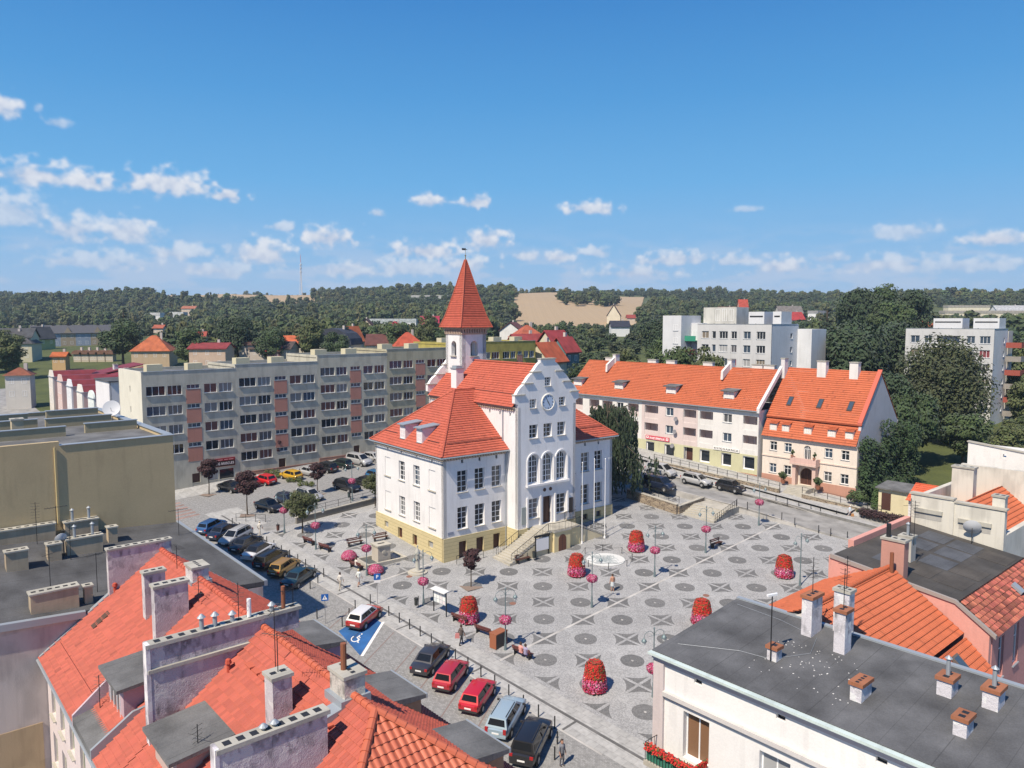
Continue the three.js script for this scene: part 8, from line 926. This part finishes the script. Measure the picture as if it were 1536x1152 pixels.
const BOL = [[-10.16, -65.45], [-9.07, -64.22], [-7.97, -62.91], [-6.86, -61.59], [-5.75, -60.23], [-4.62, -58.97], [-3.52, -57.66], [-2.43, -56.35], [-1.32, -55.02], [-0.24, -53.7], [0.83, -52.31], [1.88, -51.08], [2.96, -49.71], [3.04, -48.0], [2.77, -46.39], [-19.7, -74.0], [-19.5, -75.57], [-17.8, -66.3], [-15.15, -64.73], [-14.89, -66.4], [-14.69, -68.1], [-13.5, -69.31], [-11.33, -66.8], [-34.84, -91.42], [-33.38, -89.77], [-28.44, -84.94], [-27.22, -83.71], [-25.87, -82.12], [-24.55, -80.78], [-23.29, -79.48], [-22.07, -78.11], [-20.67, -76.48], [-20.12, -72.64]], BOLR = [[35.0, -97.58], [36.03, -96.29], [37.22, -95.43], [38.37, -94.37], [39.24, -93.5], [40.95, -92.74], [43.66, -91.76], [29.21, -95.56], [30.22, -94.38], [33.47, -91.1], [34.52, -89.6], [36.6, -87.53], [37.64, -86.58], [39.17, -85.59]];
const bolG = new MB().cyl(0, 0, 0, 0.85, 0.05, 0.05, 9).lathe(0, 0, [[0.055, 0.85], [0.055, 0.9], [0, 0.95]], 9).geo(0.6); for (const [x, z] of BOL) tag(obj('bollard', bolG, MAT.iron), 'thin dark post in the line between parking bays and square', 'bollard', 'posts between parking and square').position.set(x, gy(x, z), z); for (const [x, z] of BOLR) tag(obj('bollard', bolG, MAT.iron), 'thin dark post along the kerbs of the far street', 'bollard', 'posts along the far street').position.set(x, gyu(x, z), z);
function bin(label, x, z, t, col) { const o = thing('litter_bin', label, 'litter bin', at3(x, z), t); obj('post', new MB().cyl(0.24, 0, 0, 1.15, 0.03, 0.03, 6), MAT.iron, o); obj('bucket', new MB().cyl(0, 0, 0.3, 0.95, 0.16, 0.2, 10), M(...col), o); obj('hood', new MB().cyl(0, 0, 0.95, 1.0, 0.22, 0.2, 10), MAT.iron, o); }
bin('dark litter bin beside the notice board lamp', -9.0, -68.3, 0.5, [0.03, 0.035, 0.035]); bin('dark litter bin below the town hall stairs', 2.4, -79.7, 0.2, [0.03, 0.04, 0.04]); bin('brown litter bin near the ball tree', -28.3, -88.7, 2, [0.1, 0.04, 0.03]); bin('dark litter bin at the parking lot railing', -22.5, -101.6, 1, [0.04, 0.06, 0.06]);
{ const o = thing('utility_cabinet', 'brown metal cabinet with rust-coloured rim behind the benches', 'cabinet', at3(-1.15, -61.2), 0.87); obj('body', new MB().mm(-0.65, 0.65, 0, 1.2, -0.35, 0.35), M(0.05, 0.04, 0.036, { rough: 0.5 }), o); obj('rim', new MB().mm(-0.72, 0.72, 1.2, 1.28, -0.42, 0.42).mm(-0.72, -0.65, 0, 1.2, -0.36, 0.37).mm(0.65, 0.72, 0, 1.2, -0.36, 0.37), M(0.28, 0.1, 0.05), o); obj('handle', new MB().mm(-0.05, 0.05, 0.5, 0.75, -0.37, -0.35), MAT.steel, o); }
{ const o = thing('notice_board', 'roofed notice board with pale posters on two posts', 'notice board', at3(-6.65, -67.1), Math.atan2(-1.27, 1.26) + Math.PI); o.rotation.y = -45 * R; for (const x of [-0.9, 0.9]) obj('post', new MB().mm(x - 0.04, x + 0.04, 0, 2.3, -0.04, 0.04), MAT.iron, o); obj('panel', new MB().mm(-0.86, 0.86, 1.0, 2.15, -0.03, 0.03), M(0.4, 0.46, 0.5), o); const r = rngOf(4); for (let i = 0; i < 4; i++) for (let j = 0; j < 3; j++) obj('poster', new MB().mm(-0.8 + i * 0.41, -0.46 + i * 0.41, 1.06 + j * 0.36, 1.36 + j * 0.36, 0.03, 0.036), r() < 0.6 ? MAT.pvc : M(0.5 + r() * 0.2, 0.62, 0.66), o); obj('canopy', new MB().hexa([[-1, 2.2, 0.35], [1, 2.2, 0.35], [1, 2.3, -0.3], [-1, 2.3, -0.3]], [[-1, 2.25, 0.35], [1, 2.25, 0.35], [1, 2.35, -0.3], [-1, 2.35, -0.3]]), M(0.6, 0.62, 0.62), o); }
function sign(label, x, z, h, kind) { const o = thing('road_sign', label, 'road sign', at3(x, z), 0.25); obj('post', new MB().cyl(0, 0, 0, h, 0.03, 0.03, 7), MAT.steel, o); const p = obj('sign_plate', new MB().mm(-0.32, 0.32, h - 0.62, h, 0.03, 0.05), M(0.02, 0.12, 0.42), o); if (kind) { const cv = document.createElement('canvas'); cv.width = cv.height = 128; const c = cv.getContext('2d'); c.fillStyle = '#1d5fae'; c.fillRect(0, 0, 128, 128); c.fillStyle = '#f2f4f6'; if (kind === 'P') { c.font = 'bold 96px sans-serif'; c.textAlign = 'center'; c.fillText('P', 64, 98); } else { c.beginPath(); c.moveTo(64, 16); c.lineTo(112, 104); c.lineTo(16, 104); c.fill(); c.fillStyle = '#222'; c.fillRect(58, 46, 12, 44); } const t = new THREE.CanvasTexture(cv); t.colorSpace = THREE.SRGBColorSpace; const q = obj('sign_face', new THREE.PlaneGeometry(0.6, 0.6), new THREE.MeshStandardMaterial({ map: t, roughness: 0.4 }), p); q.position.set(0, h - 0.31, 0.053); if (kind === 'P') obj('extra_plate', new MB().mm(-0.3, 0.3, h - 0.9, h - 0.66, 0.03, 0.05), MAT.pvc, p); } return o; }
sign('blue parking sign on a tall pole by the disabled bay', -12.8, -69.2, 3.0, 'P'); sign('blue pedestrian crossing sign in front of the house shadow', -16.8, -65.3, 2.75, 'X');
// stone well, hand pump, paved map with posts
{ const o = thing('stone_well', 'square stone well block in a low stone basin beside the town hall', 'well', at3(-14.3, -79.9), 37.8 * R); obj('basin', new MB().mm(-2.4, 2.4, -0.2, 0.32, 1.2, 1.5).mm(-2.4, 2.4, -0.2, 0.32, -1.5, -1.2).mm(-2.4, -2.1, -0.2, 0.32, -1.2, 1.2).mm(2.1, 2.4, -0.2, 0.32, -1.2, 1.2), MAT.stone, o); obj('basin_floor', new MB().mm(-2.1, 2.1, -0.2, 0.06, -1.2, 1.2), M(0.08, 0.09, 0.09), o); const b = obj('block', new MB().mm(-0.75, 0.75, 0.06, 1.75, -0.75, 0.75), dirty(0.5, 0.46, 0.42), o); obj('block_cap', new MB().mm(-0.85, 0.85, 1.75, 1.92, -0.85, 0.85), MAT.stone, b); obj('relief', new MB().lathe(0, 0, [[0.25, 0], [0.22, 0.05], [0, 0.06]], 12), MAT.stone, b).position.set(0, 1.1, 0.75); b.children[1].rotation.x = Math.PI / 2; obj('slot', new MB().mm(-0.4, 0.4, 1.915, 1.93, -0.15, 0.15), MAT.dark, b); }
{ const o = thing('hand_pump', 'slender stone hand pump on a round step in front of the town hall', 'pump', at3(-9.9, -76.6)); obj('step', new MB().lathe(0, 0, [[1.05, -0.1], [1.05, 0.12], [0.7, 0.13], [0.7, 0.28], [0, 0.28]], 20), MAT.stone, o); obj('column', new MB().lathe(0, 0, [[0.3, 0.28], [0.22, 0.5], [0.2, 1.9], [0.28, 2.0], [0.26, 2.2], [0.16, 2.45], [0.05, 2.7], [0.1, 2.85], [0, 2.95]], 14).geo(0.7), dirty(0.42, 0.42, 0.4), o); obj('spout', new MB().tube([[0, 1.5, 0.15], [0, 1.5, 0.5], [0, 1.35, 0.55]], 0.04, 6), MAT.iron, o); obj('lever', new MB().tube([[0, 2.1, -0.2], [0.1, 1.9, -0.6], [0.15, 1.2, -0.75]], 0.025, 5), MAT.iron, o); }
{ const c = document.createElement('canvas'); c.width = c.height = 256; const k = c.getContext('2d'); k.fillStyle = '#c9cccb'; k.fillRect(0, 0, 256, 256); k.strokeStyle = '#8d9698'; k.lineWidth = 3; const r = rngOf(88); for (let i = 0; i < 26; i++) { k.beginPath(); k.moveTo(40 + r() * 176, 40 + r() * 176); for (let j = 0; j < 3; j++) k.lineTo(40 + r() * 176, 40 + r() * 176); k.stroke(); } k.strokeRect(60, 70, 60, 40); k.strokeRect(140, 130, 50, 60); const t = new THREE.CanvasTexture(c); t.colorSpace = THREE.SRGBColorSpace;
  const o = thing('ground_map', 'round pale stone map set in the square within low posts', 'ground map', at3(10.2, -79.7)), n = new THREE.Vector3(-0.0051, 1, 0.07233).normalize(); o.quaternion.setFromUnitVectors(new THREE.Vector3(0, 1, 0), n); const d = obj('map_disc', new THREE.CylinderGeometry(2.0, 2.0, 0.06, 40), new THREE.MeshStandardMaterial({ map: t, roughness: 0.7 }), o); d.position.y = 0.05; d.scale.set(1.05, 1, 0.9); for (let i = 0; i < 8; i++) { const a = i * Math.PI / 4; obj('post', new MB().cyl(Math.cos(a) * 2.9, Math.sin(a) * 2.6, 0, 0.75, 0.035, 0.035, 7), MAT.iron, o); const b = a + Math.PI / 4; obj('chain', new MB().tube([[Math.cos(a) * 2.9, 0.7, Math.sin(a) * 2.6], [(Math.cos(a) + Math.cos(b)) * 1.45, 0.5, (Math.sin(a) + Math.sin(b)) * 1.3], [Math.cos(b) * 2.9, 0.7, Math.sin(b) * 2.6]], 0.015, 4), MAT.iron, o); } }
// railings: parking lot edge, wide steps, crossing
function railing(label, pts, gap = 1.6, h = 1.0, g = gy) { const o = thing('railing', label, 'railing', [pts[0][0], 0, pts[0][1]]); for (let s = 0; s < pts.length - 1; s++) { const [a, b] = [pts[s], pts[s + 1]], L = Math.hypot(b[0] - a[0], b[1] - a[1]), n = Math.max(1, Math.round(L / gap)); for (let i = s ? 1 : 0; i <= n; i++) { const x = lerp(a[0], b[0], i / n), z = lerp(a[1], b[1], i / n), y = g(x, z); obj('post', new MB().cyl(x - pts[0][0], z - pts[0][1], y, y + h, 0.03, 0.03, 6), MAT.iron, o); } for (const hh of [h - 0.03, h * 0.5]) obj('bar', new MB().tube([[a[0] - pts[0][0], g(a[0], a[1]) + hh, a[1] - pts[0][1]], [b[0] - pts[0][0], g(b[0], b[1]) + hh, b[1] - pts[0][1]]], 0.022, 5), MAT.iron, o); } return o; }
const gw75 = (x, z) => gy(x, z) + 0.8; railing('dark railing on the long retaining wall of the parking lot', [pw(85.4, 44), pw(85.4, 57)], 1.8, 0.95, gw75); railing('short railing beside the red plum tree at the crossing', [pw(91.5, 38.5), pw(88.5, 41)], 1.5); { const [x, z] = pw(48.9, 81), [x2, z2] = pw(48.9, 86); railing('curved ornamental railing at the side of the wide steps', [[x, z], [x2, z2]], 0.5, 1.0, (a, b) => gy(a, b) + 0.1 + 0.16 * clamp(pOf(a, b)[1] - 81, 0, 5)); } railing('railing above the rubble wall beside the weeping tree', [pw(54.2, 81), pw(61, 81.6)], 1.6, 0.95, (x, z) => gy(x, z) + 1.3);

// ---------- people ----------
function person(label, x, z, turn, { pose = 'stand', shirt, legs, skirt = false, bag = null, hat = null, up = 0, h = 1 }) {
  const J = { hip: 0.92, sh: 1.42, head: 1.6 }, bones = []; const add = (a, b, r0, r1, c) => bones.push([a, b, r0, r1, c]), skin = [0.42, 0.23, 0.16], hair = hat || [0.06, 0.04, 0.03]; const sit = pose === 'sit', dy = sit ? -0.42 : 0, st = pose === 'walk' ? 0.22 : 0.03; const bare = legs === 'bare' ? skin : legs;
  add([0, 0.98 + dy, 0], [0, 1.34 + dy, 0.01], 0.15, 0.165, shirt); add([-0.13, 1.37 + dy, 0], [0.13, 1.37 + dy, 0], 0.085, 0.085, shirt); add([0, 1.44 + dy, 0], [0, 1.53 + dy, 0.02], 0.055, 0.055, skin); add([0, 1.58 + dy, 0.02], [0, 1.66 + dy, 0.01], 0.088, 0.098, skin); add([0, 1.66 + dy, -0.03], [0, 1.7 + dy, -0.02], 0.1, 0.1, hair); add([0, 1.585 + dy, 0.11], [0, 1.6 + dy, 0.115], 0.018, 0.014, skin);
  for (const s of [-1, 1]) { const k = s * st; if (sit) { add([s * 0.1, 0.5, 0], [s * 0.11, 0.5, 0.42], 0.095, 0.075, skirt ? skirt : legs === 'bare' ? shirt : legs); add([s * 0.11, 0.5, 0.42], [s * 0.11, 0.09, 0.45], 0.065, 0.045, bare); add([s * 0.11, 0.05, 0.44], [s * 0.11, 0.04, 0.58], 0.045, 0.035, [0.05, 0.04, 0.04]); add([s * 0.2, 1.36 + dy, 0], [s * 0.25, 1.1 + dy, 0.05], 0.055, 0.045, shirt); add([s * 0.25, 1.1 + dy, 0.05], [s * 0.13, 1.0 + dy, 0.3], 0.042, 0.034, skin); add([s * 0.13, 1.0 + dy, 0.3], [s * 0.1, 0.99 + dy, 0.38], 0.035, 0.022, skin); } else { add([s * 0.09, 0.93, 0], [s * 0.1, 0.5, k * 0.7 + 0.02], 0.095, 0.065, skirt || (legs === 'bare' ? [0.3, 0.3, 0.32] : legs)); add([s * 0.1, 0.5, k * 0.7 + 0.02], [s * 0.1, 0.09, k * 1.1 - 0.03], 0.06, 0.042, bare); add([s * 0.1, 0.05, k * 1.1 - 0.03], [s * 0.1, 0.04, k * 1.1 + 0.11], 0.045, 0.035, [0.06, 0.05, 0.05]); add([s * 0.2, 1.36, 0], [s * 0.26, 1.1, -k * 0.5], 0.055, 0.045, shirt); add([s * 0.26, 1.1, -k * 0.5], [s * 0.25, 0.87, -k * 0.5 + 0.1], 0.042, 0.032, skin); add([s * 0.25, 0.87, -k * 0.5 + 0.1], [s * 0.245, 0.76, -k * 0.5 + 0.13], 0.036, 0.02, skin); } }
  if (skirt && !sit) add([0, 0.92, 0], [0, 0.62, 0], 0.16, 0.2, skirt);
  const N = 46, mc = new MarchingCubes(N, new THREE.MeshBasicMaterial(), false, true, 40000), C = [0, 0.88 + dy * 0.6, 0.1], Hh = 1.0, F = mc.field; mc.isolation = 0;
  const dist = (p) => { let d = 9, bd = 9, bc = null; for (const [a, b, r0, r1, c] of bones) { const ab = [b[0] - a[0], b[1] - a[1], b[2] - a[2]], ap = [p[0] - a[0], p[1] - a[1], p[2] - a[2]], t = clamp((ap[0] * ab[0] + ap[1] * ab[1] + ap[2] * ab[2]) / (ab[0] ** 2 + ab[1] ** 2 + ab[2] ** 2 + 1e-9), 0, 1), e = Math.hypot(ap[0] - ab[0] * t, ap[1] - ab[1] * t, ap[2] - ab[2] * t) - lerp(r0, r1, t); const k = 0.025, h2 = Math.max(k - Math.abs(d - e), 0) / k; d = Math.min(d, e) - h2 * h2 * k * 0.25; if (e < bd) { bd = e; bc = c; } } return [d, bc]; };
  for (let k = 0; k < N; k++) for (let j = 0; j < N; j++) for (let i = 0; i < N; i++) { const p = [((i - N / 2) / (N / 2)) * Hh * 0.62 + C[0], ((j - N / 2) / (N / 2)) * Hh + C[1], ((k - N / 2) / (N / 2)) * Hh * 0.72 + C[2]]; F[k * N * N + j * N + i] = -dist(p)[0]; }
  mc.update(); const n = mc.count, pos = [], col = []; for (let i = 0; i < n; i++) { const p = [mc.positionArray[i * 3] * Hh * 0.62 + C[0], mc.positionArray[i * 3 + 1] * Hh + C[1], mc.positionArray[i * 3 + 2] * Hh * 0.72 + C[2]]; pos.push(...p); col.push(...dist(p)[1]); }
  let g = new THREE.BufferGeometry(); g.setAttribute('position', new THREE.Float32BufferAttribute(pos, 3)); g.setAttribute('color', new THREE.Float32BufferAttribute(col, 3)); g.computeVertexNormals();
  const o = thing('person', label, 'person', [x, gy(x, z) + up, z], turn * R); o.scale.setScalar(h); obj('body', g, M(1, 1, 1, { k: 'skin', vc: 1, rough: 0.8 }), o);
  // hands with separate fingers
  for (const s of [-1, 1]) { const w = sit ? [s * 0.1, 0.57, 0.38] : [s * 0.245, 0.76, -s * (pose === 'walk' ? 0.11 : 0.015) + 0.13], m = new MB(); for (let f = 0; f < 5; f++) { const a = (f - 2) * 0.013; m.tube(f === 4 ? [[w[0] - s * 0.02, w[1] + 0.03, w[2]], [w[0] - s * 0.045, w[1], w[2] + 0.02]] : [[w[0] + a * 0.4, w[1] + 0.01, w[2] + a], [w[0] + a * 0.4, w[1] - 0.035, w[2] + a + 0.008], [w[0] + a * 0.3 - s * 0.01, w[1] - 0.06 + (f === 0 || f === 3 ? 0.012 : 0), w[2] + a + 0.02]], 0.008, 4); } obj('hand', m, M(...skin), o); }
  return o;
}
person('person in white shirt and pale trousers walking across the slabs', -17.1, -72.5, 150, { pose: 'walk', shirt: [0.6, 0.58, 0.55], legs: [0.42, 0.38, 0.32] }); person('person in white top and dark shorts walking past the flower mound', -15.4, -73.3, 150, { pose: 'walk', shirt: [0.62, 0.66, 0.66], legs: 'bare', hat: [0.6, 0.5, 0.3] }); person('person with bare shoulders and pale shorts standing by the paved map', 9.9, -71.8, 200, { shirt: [0.42, 0.23, 0.16], legs: 'bare', skirt: [0.5, 0.55, 0.58] }); person('person in dark clothes carrying a pink bag beside the benches', -4.3, -61.4, 130, { pose: 'walk', shirt: [0.1, 0.08, 0.075], legs: [0.03, 0.03, 0.035] }); tag(obj('shopping_bag', new MB().hexa([[-0.2, 0, 0.08], [0.2, 0, 0.08], [0.2, 0, -0.08], [-0.2, 0, -0.08]], [[-0.17, 0.4, 0.06], [0.17, 0.4, 0.06], [0.17, 0.4, -0.06], [-0.17, 0.4, -0.06]]).tube([[-0.1, 0.4, 0], [0, 0.52, 0], [0.1, 0.4, 0]], 0.012, 4), M(0.5, 0.2, 0.2)), 'pink bag held by the person in dark clothes', 'bag').position.set(-4.62, gy(-4.6, -61.3) + 0.68, -61.2);
person('person in pink sitting on the bench beside the brown cabinet', 0.72, -59.2, 141, { pose: 'sit', shirt: [0.62, 0.3, 0.27], legs: 'bare' }); person('person in blue sitting next to the person in pink', 1.1, -58.9, 141, { pose: 'sit', shirt: [0.3, 0.28, 0.42], legs: 'bare', skirt: [0.16, 0.13, 0.3] }); person('person in white sitting on the bench before the pink mounds', -16.5, -77.4, 141, { pose: 'sit', shirt: [0.6, 0.55, 0.52], legs: [0.5, 0.46, 0.42] }); person('person in white shirt and hat walking near the litter bin', -30.2, -87.8, 160, { pose: 'walk', shirt: [0.6, 0.58, 0.54], legs: [0.45, 0.42, 0.38], hat: [0.6, 0.55, 0.45] }); person('person in pale blue walking on the far pavement', 42.4, -92.2, 250, { pose: 'walk', shirt: [0.5, 0.58, 0.66], legs: 'bare', hat: [0.6, 0.58, 0.5], up: 0.15 }); person('person in grey standing behind the black estate car', 3.2, -45.8, 40, { shirt: [0.16, 0.17, 0.2], legs: [0.1, 0.1, 0.12] });
{ const b = tag(obj('handbag', new MB().hexa([[-0.18, 0, 0.09], [0.18, 0, 0.09], [0.18, 0, -0.09], [-0.18, 0, -0.09]], [[-0.13, 0.34, 0.06], [0.13, 0.34, 0.06], [0.13, 0.34, -0.06], [-0.13, 0.34, -0.06]]).tube([[-0.09, 0.34, 0], [0, 0.5, 0], [0.09, 0.34, 0]], 0.012, 4), M(0.4, 0.2, 0.08)), 'brown bag carried by the person on the far pavement', 'bag'); b.position.set(42.65, gy(42.6, -92) + 0.55, -92.0); }
// potted trees by the portal of the mansard house
for (const [lx, l] of [[-53.3, 'left of the arched portal'], [-48.2, 'right of the arched portal']]) { const p = rowW(lx, 3.25, -96.9), o = thing('potted_shrub', 'bushy potted shrub ' + l, 'potted plant', p); obj('pot', new MB().lathe(0, 0, [[0.22, 0], [0.34, 0.5], [0.3, 0.5], [0, 0.45]], 12), M(0.3, 0.12, 0.07), o); obj('leaves', crown(611 + lx | 0, 700, blob(612, 10, 0.75, 1.5, 0.45, 0.2), 0.1, G1), M_leaf, o); }
for (const [lx, l] of [[-52.3, 'left end of the portal balcony'], [-49.1, 'right end of the portal balcony']]) { const p = rowW(lx, 7.1, -97.3), o = thing('balcony_shrub', 'small round shrub on the ' + l, 'potted plant', p); obj('pot', new MB().lathe(0, 0, [[0.15, 0], [0.22, 0.3], [0, 0.28]], 10), M(0.4, 0.2, 0.14), o); obj('leaves', crown(621 + lx | 0, 350, blob(622, 8, 0.4, 0.8, 0.3, 0.2), 0.08, G1), M_leaf, o); }
for (let k = 0; k < 5; k++) { const [x, z] = pw(112 - k * 3.2, 51.5 + k * 0.2); tag(obj('clipped_hedge', crown(640 + k, 500, [[-0.8, 0.4, 0, 0.5], [0, 0.4, 0, 0.5], [0.8, 0.4, 0, 0.5]], 0.1, [0.1, 0.13, 0.03]), M_leaf), 'low yellow-green hedge clump at the apartment row wall', 'hedge', 'hedge clumps at the apartment row').position.set(x, gy(x, z), z); }
renderer.render(scene, camera);
